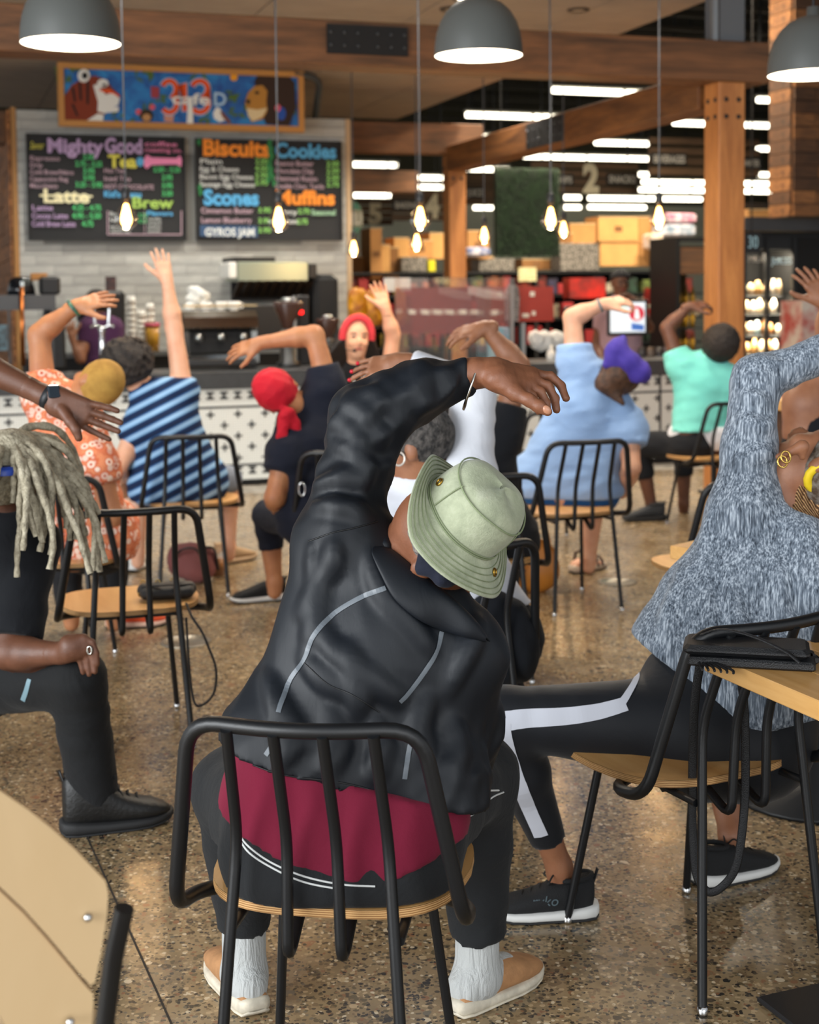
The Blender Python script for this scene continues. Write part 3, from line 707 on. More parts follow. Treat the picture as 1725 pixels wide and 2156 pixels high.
def person(label, Y, J, sk, top=None, legs=None, g=1.0, sleeve=.45, sleeve_w=1.0, hem=None, vox=.011, face=None, up=None, hair=None, hands={}, fold=.004,
           neckline=True, leg_end=.92, head_r=1.0, arm_g=1.0, hip=.095, plat=None, leg_g=1.0, foldd=(0,0,1), topoff=.016, hand_size=1.0, nohead=False, extra=None, body_extra=None, top_name='shirt', legs_name='trousers'):
    root = thing('person', label, 'person'); P = {}
    for k_,v in J.items(): P[k_] = U(v[0],v[1],v[2] if len(v)>2 else Y)
    root.location = (P['pel'].x, P['pel'].y, 0)
    inv = -root.location
    lat = plat and Vector(plat).normalized() or (P['sr']-P['sl']); lat = Vector(lat); lat.z = 0; lat.normalize()
    hl, hr = P['pel']-lat*hip*g, P['pel']+lat*hip*g
    st = P['sr']-P['sl']; sl2 = P['sl']+st*.12; sr2 = P['sr']-st*.12
    def torso(s, o):
        s.c(hl, hr, .115*g+o, .115*g+o, .05)
        wl = hl.lerp(sl2,.35).lerp(P['pel'].lerp(P['chest'],.4),.3); wr_ = hr.lerp(sr2,.35).lerp(P['pel'].lerp(P['chest'],.4),.3)
        s.c(hl, wl, .10*g+o, .092*g+o, .05); s.c(hr, wr_, .10*g+o, .092*g+o, .05)
        s.c(wl, sl2, .092*g+o, .07+o, .05); s.c(wr_, sr2, .092*g+o, .07+o, .05)
        s.c(P['pel'], P['chest'], .11*g+o, .115*(.5+.5*g)+o, .06)
        s.c(P['sl'], P['neck'], .058+o, .05+o, .05); s.c(P['sr'], P['neck'], .058+o, .05+o, .05); s.c(P['chest'], P['neck'], .10*g+o, .05+o, .05)
    b = Sdf(); torso(b, 0)
    upv = Vector(up) if up else (P['head']-P['neck']); fc = Vector(face) if face else Vector((0,1,0)); L_, F_, U_ = headframe(upv, fc); ax = (L_,F_,U_); H = P['head']; hs = head_r
    if not nohead:
        b.c(P['neck']-U_*.02, H-U_*.07*hs, .056, .052, .03)
        b.e(H+U_*.02*hs-F_*.008, (.077*hs,.097*hs,.098*hs), ax, .02); b.e(H-U_*.05*hs+F_*.03*hs, (.058*hs,.062*hs,.07*hs), ax, .03)
        b.e(H+F_*.100*hs-U_*.022*hs, (.014*hs,.019*hs,.026*hs), ax, .012); b.e(H+F_*.058*hs-U_*.098*hs, (.026*hs,.026*hs,.02*hs), ax, .025)
        for sg in (-1,1): b.e(H+L_*sg*.078*hs-U_*.012*hs-F_*.006, (.011*hs,.021*hs,.032*hs), ax, .006); b.e(H+L_*sg*.036*hs+F_*.072*hs-U_*.028*hs, (.024*hs,.022*hs,.02*hs), ax, .02)
        b.c(H+L_*.022*hs+F_*.083*hs-U_*.062*hs, H-L_*.022*hs+F_*.083*hs-U_*.062*hs, .010*hs, .010*hs, .008)
        for sg in (-1,1): b.sub(H+L_*sg*.033*hs+F_*.101*hs+U_*.012*hs, (.019*hs,.014*hs,.012*hs), ax, .012)
    hb = []
    for sd in 'lr':
        if 'e'+sd in P:
            b.c(P['s'+sd], P['e'+sd], .054*arm_g, .043*arm_g, .04)
            if 'w'+sd in P:
                m_ = P['e'+sd].lerp(P['w'+sd],.3); b.c(P['e'+sd], m_, .043*arm_g, .044*arm_g, .02); b.c(m_, P['w'+sd], .044*arm_g, .027*hand_size, .02)
        if 'k'+sd in P:
            hp = hl if sd=='l' else hr
            b.c(hp, P['k'+sd], .088*leg_g, .058*leg_g, .05)
            if 'a'+sd in P:
                m_ = P['k'+sd].lerp(P['a'+sd],.33); b.c(P['k'+sd], m_, .055*leg_g, .056*leg_g, .02); b.c(m_, P['a'+sd], .056*leg_g, .036*leg_g, .02)
                fd = Vector((J.get('f'+sd,(0,1))[0], J.get('f'+sd,(0,1))[1], 0)).normalized() if False else Vector((0,0,-1)); b.c(P['a'+sd], P['a'+sd]+fd*.05, .036*leg_g, .035*leg_g, .02)
    if body_extra: body_extra(b, P)
    parts = [b.tris(vox)]
    for sd,hd in hands.items():
        h = Sdf()
        if callable(hd): hd(h, P)
        else:
            w = P['w'+sd]; dd = U(hd[0][0],hd[0][1],hd[0][2] if len(hd[0])>2 else w.y)-w; hand(h, w, dd, hd[1], hd[2], hand_size*(hd[4] if len(hd)>4 else 1), hd[3] if len(hd)>3 else .25)
        e_ = P['e'+sd]; w = P['w'+sd]; m_ = e_.lerp(w,.3); h.c(m_.lerp(w,.75), w, .044*arm_g+(.027*hand_size-.044*arm_g)*.75+.0006, .0272*hand_size, .012)
        P['tips'+sd] = getattr(h,'tips',[]); parts.append(h.tris(vox*.42))
    parts = [(v+np.array(inv), q) for v,q in parts]
    obj('body', np_mesh('body', parts, sk), root)
    if top:
        s = Sdf(); torso(s, topoff)
        for sd in 'lr':
            if 'e'+sd in P and sleeve > 0:
                a = P['s'+sd]; e_ = P['e'+sd]
                if sleeve <= 1: s.c(a, a.lerp(e_,sleeve), .068*sleeve_w, .063*sleeve_w, .045, True)
                else:
                    s.c(a, e_, .068*sleeve_w, .058*sleeve_w, .045)
                    if 'w'+sd in P: s.c(e_, e_.lerp(P['w'+sd],sleeve-1), .058*sleeve_w, .044*sleeve_w, .02, True)
        if hem: s.cut(U(*hem[0]), hem[1])
        else: s.cut(P['pel']-Vector((0,0,.085)), (0,0,-1))
        if neckline and not nohead: s.sub(P['neck'].lerp(H,.75), (.092,.092,.075), ax, .008)
        if extra: extra(s, P)
        v,q = s.tris(vox, folds(fold, 70, foldd, len(label)%9))
        obj(top_name, np_mesh(top_name, [(v+np.array(inv),q)], top), root)
    if legs:
        s = Sdf(); s.c(hl, hr, .115*g+.010, .115*g+.010, .05)
        for sd in 'lr':
            hp = hl if sd=='l' else hr
            if 'k'+sd in P:
                s.c(hp, P['k'+sd], .105*leg_g, .076*leg_g, .05, flat=leg_end<=0)
                if 'a'+sd in P and leg_end > 0: s.c(P['k'+sd], P['k'+sd].lerp(P['a'+sd],leg_end), .074*leg_g, .062*leg_g, .02, True)
        s.cut(P['pel']+Vector((0,0,.11*g)), (0,0,1))
        v,q = s.tris(vox, folds(fold*.8, 60, (0,0,1), 2))
        obj(legs_name, np_mesh(legs_name, [(v+np.array(inv),q)], legs), root)
    root['_k'] = 0; del root['_k']
    return root, P, (L_,F_,U_), inv
def part(root, name, mesh, m=None):
    return obj(name, mesh, root)
def sdfpart(root, name, s, m, vox, disp=None):
    v,q = s.tris(vox, disp); return obj(name, np_mesh(name, [(v-np.array(root.location),q)], m), root)
def mbpart(root, name, mb, m, parent=None):
    o = mb.build(name, m, root); o.location = -root.location
    if parent: o.parent = parent; o.location = -root.location
    return o
# ================================================================== people
SK_D = skin('deep brown skin', '#6b4431', '#573524'); SK_H = skin('brown skin', '#8a583d', '#6e432d'); SK_M = skin('warm brown skin', '#9c6a4c', '#85553b'); SK_L = skin('light skin', '#d9a98c', '#cf9678'); SK_T = skin('tan skin', '#b98058', '#a86c48')
NAIL = M('fingernail', '#b07c60', .3)
# ------------------------------------------------ man in the bucket hat
def hat_man():
    root = thing('person', 'man in a black windbreaker and pale green bucket hat bending sideways, arm over head', 'person')
    Y = 2.52; K = lambda x,y,d=Y: U(x,y,d)
    root.location = (K(720,1760).x, Y, 0); inv = -np.array(root.location)
    pel = K(715,1755,2.49); hl = K(625,1755,2.49); hr = K(815,1750,2.49)
    shl, shr = K(722,1135,2.56), K(965,1385,2.54); chest = K(800,1350,2.56); neck = K(858,1195,2.55)
    elb, wri = K(778,868,2.66), K(1000,786,2.68)
    hax = Vector((.76,-.42,.50)).normalized(); hface = Vector((.45,.25,-.75)); L_,F_,U_ = headframe(hax, hface); ax = (L_,F_,U_)
    H = K(922,1135,2.52)
    kr, kl = K(1010,1620,2.88), K(495,1660,2.84); ar, al = G(955,2138)+Vector((.055,.065,.16)), G(538,2138)+Vector((-.03,.08,.16))
    b = Sdf()
    b.c(hl, hr, .11, .11, .05).c(pel, chest, .11, .11, .06).c(hl, shl, .09, .06, .05).c(hr, shr, .09, .06, .05).c(shl, neck, .05, .05, .04).c(shr, neck, .05, .05, .04)
    b.c(neck, H-U_*.05, .060, .056, .03)
    b.e(H+U_*.02, (.078,.098,.10), ax, .02).e(H-U_*.05+F_*.035, (.058,.062,.07), ax, .03).e(H+F_*.105-U_*.03, (.016,.02,.026), ax, .012).e(H+F_*.06-U_*.10, (.027,.026,.02), ax, .025)
    for sg in (-1,1): b.e(H+L_*sg*.08-U_*.015, (.011,.021,.032), ax, .006)
    b.c(H+L_*.022+F_*.088-U_*.066, H-L_*.022+F_*.088-U_*.066, .011, .011, .008)
    b.c(shl, elb, .045, .038, .03).c(elb, K(900,820,2.67), .036, .030, .02).c(K(900,820,2.67), wri, .028, .026, .02)
    fe, fw = K(990,1590,2.66), K(900,1640,2.86)
    b.c(shr, fe, .05, .042, .03).c(fe, fw, .042, .028, .02)
    b.c(hl, kl, .085, .06, .05).c(kl, al, .055, .038, .02).c(hr, kr, .085, .06, .05).c(kr, ar, .055, .038, .02)
    for a_ in (al, ar): b.c(a_, Vector((a_.x,a_.y,.04)), .038, .036, .02)
    h = Sdf(); W = 2.68
    h.c(K(975,791,W), wri, .0268, .0262, .012).c(wri, K(1045,784,W), .0262, .0235, .02)
    h.c(K(1040,778,W+.012), K(1120,786,W+.03), .020, .0135, .018).c(K(1042,784,W), K(1122,800,W+.012), .021, .0135, .018).c(K(1045,790,W-.012), K(1112,812,W-.005), .020, .013, .018).c(K(1048,796,W-.022), K(1100,820,W-.02), .018, .0125, .018)
    h.c(K(1048,800,W-.028), K(1086,828,W-.042), .021, .0155, .018)
    fingers(h, W, [(.0098,[(1120,786,W+.03),(1160,792,W+.04),(1182,812,W+.035),(1192,838,W+.02)]),
                   (.0100,[(1122,800,W+.012),(1154,812,W+.015),(1168,838,W+.01),(1172,862,W)]),
                   (.0095,[(1112,812,W-.005),(1138,824,W-.005),(1150,848,W-.01),(1154,868,W-.015)]),
                   (.0086,[(1100,820,W-.02),(1121,832,W-.022),(1131,850,W-.026),(1134,866,W-.03)])], .004)
    h.ch([K(1084,828,W-.042),K(1114,842,W-.055),K(1136,856,W-.06),K(1153,866,W-.062)], [.0150,.0125,.0122,.0095], .005)
    h2 = Sdf(); hand(h2, fw, K(800,1660,2.98)-fw, (0,-.3,1), 1, 1, .3)
    parts = [(v+inv,q) for v,q in (b.tris(.009), h.tris(.0034, lambda X: .0007*wn(X,420,5)), h2.tris(.006))]
    bo = obj('body', np_mesh('body', parts, SK_H), root)
    nl = MB(); t = K(1152,863,W-.071); nl.sphere((0,0,0), 1, 10, 6)
    no = nl.build('thumbnail', NAIL, bo); no.scale = (.0075,.004,.0095); no.location = t-root.location; no.rotation_euler = (0,R(-38),0)
    bw = MB(); c0 = K(985,795,W); pts = [c0+Vector((.004,0,0))+Vector((.012*math.cos(a)-.002*math.sin(2*a),.036*math.sin(a),.044*math.cos(a)-.016)) for a in [2*math.pi*i/24 for i in range(24)]]
    bw.tube(pts, .0026, 6, closed=True); mbpart(root, 'bracelet', bw, M('silver','#b9b6ae',.2,1))
    # windbreaker
    JK = NT('black nylon windbreaker', .55, .38); a_ = JK.noise(5, JK.map((1,1,.6),(0,.6,0)), 2, .4, .8); b_ = JK.noise(38, JK.map((1.4,1,.5),(0,.5,0)), 4, .6, .8)
    JK.bump(JK.math('ADD', a_, JK.math('MULTIPLY', b_, .04)), .35, .03); JKM = JK.color(JK.ramp(JK.noise(2.5), [(.3,'#090d13'),(.7,'#0f151d')]))
    s = Sdf()
    hemc = K(735,1585,2.53)
    s.c(K(632,1560,2.52), K(722,1150,2.56), .112, .072, .05)
    s.c(K(860,1580,2.53), K(940,1385,2.55), .112, .082, .05)
    s.c(K(735,1590,2.53), chest, .145, .135, .06); s.c(chest, K(830,1230,2.56), .13, .085, .05)
    s.c(K(720,1140,2.57), K(850,1230,2.56), .075, .075, .05); s.c(K(850,1250,2.56), K(950,1380,2.55), .085, .09, .05)
    s.c(K(605,1560,2.51), K(900,1640,2.51), .112, .112, .04)
    s.c(K(605,1600,2.49), K(890,1690,2.49), .118, .118, .03)
    s.c(K(718,1130,2.57), K(745,1010,2.61), .068, .056, .05); s.c(K(745,1010,2.61), K(775,890,2.65), .060, .068, .04)
    s.c(K(775,890,2.65), K(880,822,2.67), .068, .052, .03); s.c(K(880,822,2.67), K(966,794,2.68), .052, .034, .02, False)
    s.c(K(966,794,2.68), K(984,790,2.68), .031, .032, .006, True)
    s.c(K(965,1395,2.55), K(985,1520,2.62), .075, .062, .05); s.c(K(985,1520,2.62), K(960,1640,2.72), .066, .052, .03)
    s.cut(K(735,1655,2.40), Vector((-.26,0,-1)))
    # neck opening
    s.sub(K(905,1160,2.545), (.085,.075,.075), None, .01)
    sl_d = np.array((K(985,790,2.68)-K(775,890,2.65)).normalized()); ua = np.array(K(775,890,2.65)); ub = np.array(K(725,1100,2.57)); c1 = np.array(K(800,1350,2.4))
    def jd(X):
        z = X[:,2]; 
        f1 = np.abs(wn(X*np.array([1.0,.6,.35])+np.outer(X[:,2],[.55,0,0]), 40, 4))-.5
        f2 = np.abs(wn(X*np.array([.45,.6,1.0])+np.outer(X[:,0],[0,0,-.6]), 66, 8))-.5
        arm = np.clip((z-np.array(shl)[2]-.02)/.08,0,1)
        low = np.clip((np.array(hemc)[2]+.12-z)/.12,0,1)
        return .0095*f1*(1-arm)+.0125*f2*arm+.006*f2*low+.003*wn(X,120,11)*(arm+low)+.004*wn(X*np.array([1,.5,.5]),34,2)
    ridges(s, [[(733,846),(772,880),(806,934)],[(703,923),(755,957),(780,1009)],[(669,1026),(720,1009),(776,1013)],[(755,829),(806,842),(853,884)],[(832,777),(866,829),(909,842)],[(892,778),(888,820),(866,860)],[(943,776),(930,820)],[(660,1062),(720,1065),(772,1086)],[(712,890),(740,905),(775,935)],[(800,795),(835,830),(870,845)],
               [(780,1172),(806,1240),(866,1309),(909,1369)],[(669,1309),(703,1369),(780,1429),(849,1472)],[(643,1386),(686,1429),(755,1468)],[(600,1215),(574,1300),(557,1369)],[(1010,1310),(986,1369),(950,1450)],[(652,1155),(669,1266),(652,1369)],[(735,1365),(755,1445),(752,1500)],[(560,1420),(590,1490),(640,1560)],[(900,1470),(880,1530),(890,1600)],[(700,1500),(715,1570),(700,1620)],[(790,1520),(800,1590),(785,1640)],[(620,1540),(610,1590)],[(950,1520),(965,1580),(950,1640)],[(700,1150),(690,1200),(640,1290)]], .011, .0135, .0055, .02)
    jo = sdfpart(root, 'jacket', s, JKM, .0064, jd)
    tr = bvh(jo); 
    off = Vector(root.location)
    tw = BVHTree.FromPolygons([v.co+off for v in jo.data.vertices], [p.vertices[:] for p in jo.data.polygons])
    PIPE = M('grey reflective piping','#5d646b',.4)
    for pts in ([(812,1238),(760,1258),(700,1295),(660,1340),(640,1390),(612,1430),(592,1480),(586,1500)], [(930,1330),(918,1375),(890,1420),(858,1462),(842,1478)], [(590,1520),(578,1560),(560,1590)], [(866,1560),(858,1600),(852,1640)]):
        mbpart(root, 'piping', ribbon(tw, pts, .0085), PIPE, jo)
    for pts in ([(650,1140),(700,1122),(745,1112),(795,1098)], [(640,1395),(690,1440),(740,1462),(800,1500)], [(520,1606),(600,1632),(740,1652),(900,1700)]):
        mbpart(root, 'seam', drape(tw, pts, .0016, .0003, 4), M('black seam','#0c0e11',.5), jo)
    # turned collar
    upe = [(790,1150),(815,1150),(850,1172),(905,1218),(958,1262),(1002,1308),(1026,1345)]; loe = [(785,1165),(800,1205),(830,1262),(880,1305),(930,1328),(980,1342),(1028,1350)]
    ud = [2.50,2.49,2.475,2.46,2.455,2.46,2.47]; vs = []
    def on(px,py,lift):
        d = (U(px,py,3)-Vector((0,0,CH))).normalized(); hh = tw.ray_cast(Vector((0,0,CH)), d)
        return hh[0]-d*lift if hh[0] is not None else U(px,py,2.45)
    A = spl([U(x,y,d) for (x,y),d in zip(upe,ud)],4); B = spl([on(x,y,.008) for x,y in loe],4)
    for a_,b_ in zip(A,B):
        m_ = a_.lerp(b_,.5)+Vector((-.003,-.010,.004)); m2 = a_.lerp(b_,.2)+Vector((-.002,-.007,.004)); vs += [a_+Vector((.012,.03,-.02)), a_, m2, m_, a_.lerp(b_,.8)+Vector((-.003,-.009,0)), b_]
    nn = len(A); cb = MB().add([v-off for v in vs], [(i*6+k,i*6+k+1,(i+1)*6+k+1,(i+1)*6+k) for i in range(nn-1) for k in range(5)], True)
    co = cb.build('collar', JKM, root); md = co.modifiers.new('thick','SOLIDIFY'); md.thickness = .004; md.offset = 0; md = co.modifiers.new('sub','SUBSURF'); md.levels = 1; md.render_levels = 1
    c = Sdf(); c.c(K(812,1150,2.50), K(806,1092,2.55), .012, .007, .01); sdfpart(root, 'collar_tip', c, JKM, .005)
    # red shirt below the hem
    RED = cloth('crimson jersey', '#75102f', '#640c27', .85, .25, 7)
    s = Sdf(); s.c(K(612,1700,2.48), K(835,1710,2.48), .126, .130, .04).c(K(625,1600,2.50), K(840,1600,2.50), .11, .11, .05).c(K(630,1780,2.47), K(805,1785,2.47), .132, .134, .04)
    s.cut(K(735,1640,2.40), Vector((.26,0,1))).cut(K(745,1828,2.40), Vector((0,-.0,-1))).cut(K(480,1730,2.41), Vector((-.42,0,-.91))).cut(K(905,1795,2.41), Vector((.30,0,-.95)))
    sdfpart(root, 'tee_shirt', s, RED, .0085, folds(.005,62,(1,0,0),5))
    PT = cloth('charcoal sweatpants', '#1f2123', '#191a1c', .9, .35, 9)
    s = Sdf(); s.c(K(620,1790,2.475), K(822,1785,2.475), .128, .128, .05); s.c(K(650,1830,2.45), K(790,1828,2.45), .105, .105, .05); s.c(hr, K(900,1700,2.68), .12, .11, .05); s.c(hl, K(560,1715,2.68), .12, .11, .05)
    s.cut(Vector((0,0,.453)), (0,0,-1))
    s3 = Sdf(); s3.c(hr.lerp(kr,.25)+Vector((0,0,.0)), K(1000,1635,2.87), .100, .084, .05).c(K(1000,1635,2.87), ar+Vector((0,.0,-.012)), .086, .060, .03, True)
    s3.c(hl.lerp(kl,.25), kl, .100, .082, .05).c(kl, al+Vector((0,0,.0)), .082, .056, .03, True)
    blk = [(v+inv,q) for v,q in (s.tris(.0095, folds(.004,55,(0,.3,1),3)), s3.tris(.0095, folds(.005,55,(0,.3,1),3)))]
    po = obj('sweatpants', np_mesh('sweatpants', blk, PT), root)
    tp = BVHTree.FromPolygons([v.co+off for v in po.data.vertices], [p.vertices[:] for p in po.data.polygons])
    ST = M('white stitching','#c9cbc9',.8)
    for pts in ([(500,1745),(520,1778),(570,1815),(640,1845),(720,1862),(790,1866)], [(500,1758),(525,1795),(575,1828),(640,1857),(720,1873)], [(962,1730),(1000,1712),(1035,1680),(1060,1668)], [(1020,1665),(1050,1664)]):
        mbpart(root, 'stitching', drape(tp, pts, .0021, .0005, 4), ST, po)
    SO = cloth('pale grey socks','#b6b8b6','#a8aaa9',.95,.5,60,stretch=(1,1,.05))
    LE = M('tan suede','#a67950',.85,var=.12,vscale=30,bump=.2,bscale=120); SOL = M('cream rubber sole','#c9c0ad',.6,var=.15,vscale=40)
    for a_, hp, tz, mr in ((ar, (955,2138), Vector((.72,.69,0)), 1), (al, (538,2138), Vector((-.42,.91,0)), -1)):
        s = Sdf(); hq = G(*hp); f = hq+tz*.070+Vector((0,0,.058)); an = f+Vector((0,.02,.10))
        s.c(a_+Vector((0,0,.03)), f, .047, .046, .02).c(f, f-tz*.035+Vector((0,0,-.010)), .042, .038, .02).c(f, f+tz*.08-Vector((0,0,.012)), .042, .036, .02)
        sdfpart(root, 'sock', s, SO, .006)
        shoe(root, Vector((hq.x,hq.y,0))-Vector((root.location.x,root.location.y,0)), Vector((hq.x,hq.y,0))+tz*.26-Vector((root.location.x,root.location.y,0)), LE, SOL, .262, 'mule', None, 'slip_on_shoe', 0, mr)
    # hat
    HAT = NT('washed sage cotton', .9, .2); hv = HAT.noise(26, None, 6, .65); hw = HAT.noise(420, None, 2); HAT.bump(HAT.math('ADD', hv, HAT.math('MULTIPLY', hw, .25)), .3, .012)
    HAT.b.inputs['Sheen Weight'].default_value = .2; HATM = HAT.color(HAT.ramp(hv, [(.3,'#8b927a'),(.55,'#a2a88e'),(.75,'#b4b8a1')]))
    hc = K(970,1096,2.48); HSC = .83; hx = Vector((.68,-.42,.60)).normalized(); hd1 = Vector((-.45,-.02,.9)); hd1 = (hd1-hx*hd1.dot(hx)).normalized(); hd2 = hx.cross(hd1)
    n = 64; prof = [(.176,-.012),(.150,-.008),(.125,0.0),(.104,.006),(.100,.010),(.100,.03),(.099,.055),(.096,.080),(.090,.098),(.080,.112),(.060,.122),(.03,.127),(.001,.128)]
    vs = []
    for i,(r_,z_) in enumerate(prof):
        for k in range(n):
            a = 2*math.pi*k/n; x, y = math.cos(a), math.sin(a); rr = r_; zz = z_
            if r_ > .101:
                t = (r_-.101)/.075; zz += t*(.055*max(0,x-.25)**1.2*1.3 + .012*math.sin(3*a+.6) - .02*max(0,-x) ) ; rr -= t*.030*max(0,x)**2
            else: rr *= 1+.018*math.sin(2*a+1)+.012*math.sin(5*a); zz += .004*math.sin(3*a+2)*(z_/.12)
            vs.append(hc+(hd1*(x*rr)+hd2*(y*rr)+hx*zz)*HSC)
    fs = [(i*n+k,(i+1)*n+k,(i+1)*n+(k+1)%n,i*n+(k+1)%n) for i in range(len(prof)-1) for k in range(n)]
    hb = MB().add([v-off for v in vs], fs, True); ho = hb.build('bucket_hat', HATM, root, fixn=True)
    md = ho.modifiers.new('thick','SOLIDIFY'); md.thickness = .004; md.offset = -1
    sb = ho.modifiers.new('sub','SUBSURF'); sb.levels = 1; sb.render_levels = 1
    HS = M('hat stitching','#7f8a69',.9)
    def ring(r_, z_, rad=.0011, a0=0, a1=2*math.pi, sc=1.018):
        pts = []
        for k in range(49):
            a = a0+(a1-a0)*k/48; rr = r_*(1+.018*math.sin(2*a+1)+.012*math.sin(5*a))*sc; pts.append(hc+(hd1*(math.cos(a)*rr)+hd2*(math.sin(a)*rr)+hx*(z_+.004*math.sin(3*a+2)*(z_/.12)))*HSC-off)
        MB().tube(pts, rad, 4).build('seam', HS, ho)
    ring(.0925,.096,.0016); ring(.1005,.013,.0016); ring(.1005,.018,.0012)
    for a in (.9, 3.0, 5.1):
        pts = [hc+(hd1*(math.cos(a)*r_*1.02)+hd2*(math.sin(a)*r_*1.02)+hx*z_)*HSC-off for r_,z_ in ((.1,.02),(.099,.05),(.096,.08),(.0915,.097))]; MB().tube(pts,.0012,4).build('seam', HS, ho)
    for rr_ in (.118,.131,.144,.157,.168):
        pts = []
        for k in range(49):
            a = 2*math.pi*k/48; x, y = math.cos(a), math.sin(a); t = (rr_-.101)/.075; zi = -.012*(rr_-.10)/.076+.006*(1-t)
            zz = zi+t*(.055*max(0,x-.25)**1.2*1.3+.012*math.sin(3*a+.6)-.02*max(0,-x)); r2 = rr_-t*.030*max(0,x)**2
            pts.append(hc+(hd1*(x*r2)+hd2*(y*r2)+hx*(zz+.0015))*HSC-off)
        MB().tube(pts,.0009,4,closed=False).build('seam', HS, ho)
    BR = M('brass eyelet','#b08a3c',.3,1); ebv = bvh(ho); w2 = BVHTree.FromPolygons([v.co+off for v in ho.data.vertices],[p.vertices[:] for p in ho.data.polygons])
    for px,py in ((867,992),(927,1016),(1040,1205)):
        d = (U(px,py,3)-Vector((0,0,CH))).normalized(); hh = w2.ray_cast(Vector((0,0,CH)), d)
        if hh[0] is None: continue
        nn = hh[1] if hh[1].dot(d)<0 else -hh[1]; q = nn.to_track_quat('Z','Y'); e_ = MB()
        e_.tube([hh[0]+nn*.002-off+q@Vector((.0062*math.cos(t),.0062*math.sin(t),0)) for t in [2*math.pi*i/12 for i in range(12)]], .0022, 6, closed=True); e_.build('eyelet', BR, ho)
    # navy neck gaiter and grey hair by the ear
    s = Sdf(); s.e(H+F_*.055-U_*.07, (.072,.062,.055), ax, .01); s.cut(H-U_*.055, U_)
    g_ = Sdf(); g_.c(K(905,1165,2.415), K(935,1212,2.42), .017, .019, .02).c(K(935,1212,2.42), K(960,1222,2.43), .018, .01, .01).c(K(905,1165,2.425), K(890,1195,2.43), .014, .014, .02)
    sdfpart(root, 'face_mask', g_, cloth('navy cloth','#151a2a',None,.8), .005, folds(.002,120))
    g_ = Sdf(); g_.c(K(872,1120,2.44), K(890,1155,2.432), .012, .014, .02).c(K(890,1155,2.432), K(905,1175,2.435), .012, .008, .01)
    sdfpart(root, 'hair', g_, M('grey stubble','#4d4440',.9,col2='#8c8580',vscale=240), .004, folds(.001,300))
    return root
hat_man()
def haircap(root, H, ax, m, r=(.090,.108,.108), off=(0,-.012,.026), disp=None, cuts=((.055,-.03,(0,1,-.55)),), vox=.009, name='hair', more=None):
    L_,F_,U_ = ax; s = Sdf(); s.e(H+L_*off[0]+F_*off[1]+U_*off[2], r, ax, .01)
    if more: more(s)
    for f_,u_,n_ in cuts: s.cut(H+F_*f_+U_*u_, L_*n_[0]+F_*n_[1]+U_*n_[2])
    return sdfpart(root, name, s, m, vox, disp)
def wtree(root, o):
    off = Vector(root.location); return BVHTree.FromPolygons([v.co+off for v in o.data.vertices],[p.vertices[:] for p in o.data.polygons])
def kid(root, name): return [c for c in root.children if c.name.split('.')[0]==name][0]
def rel(root, p): return Vector(p)-Vector((root.location.x,root.location.y,0))
BLACK_T = cloth('black cotton', '#14161b', '#101216', .9, .3, 8); NAVY_T = cloth('navy cotton', '#171c2b', '#121623', .9, .3, 8)
WHITE_S = M('white rubber','#d5d5d2',.6); DARK_S = M('black rubber','#1a1a1b',.7); BLK_KNIT = M('black knit','#121315',.85,bump=.3,bscale=300)
DARKHAIR = M('black curly hair','#15110f',.75,col2='#2c2420',vscale=90,bump=.8,bscale=70)
GREYHAIR = M('grey cropped hair','#58534f',.85,col2='#22201f',vscale=60,bump=.7,bscale=160)
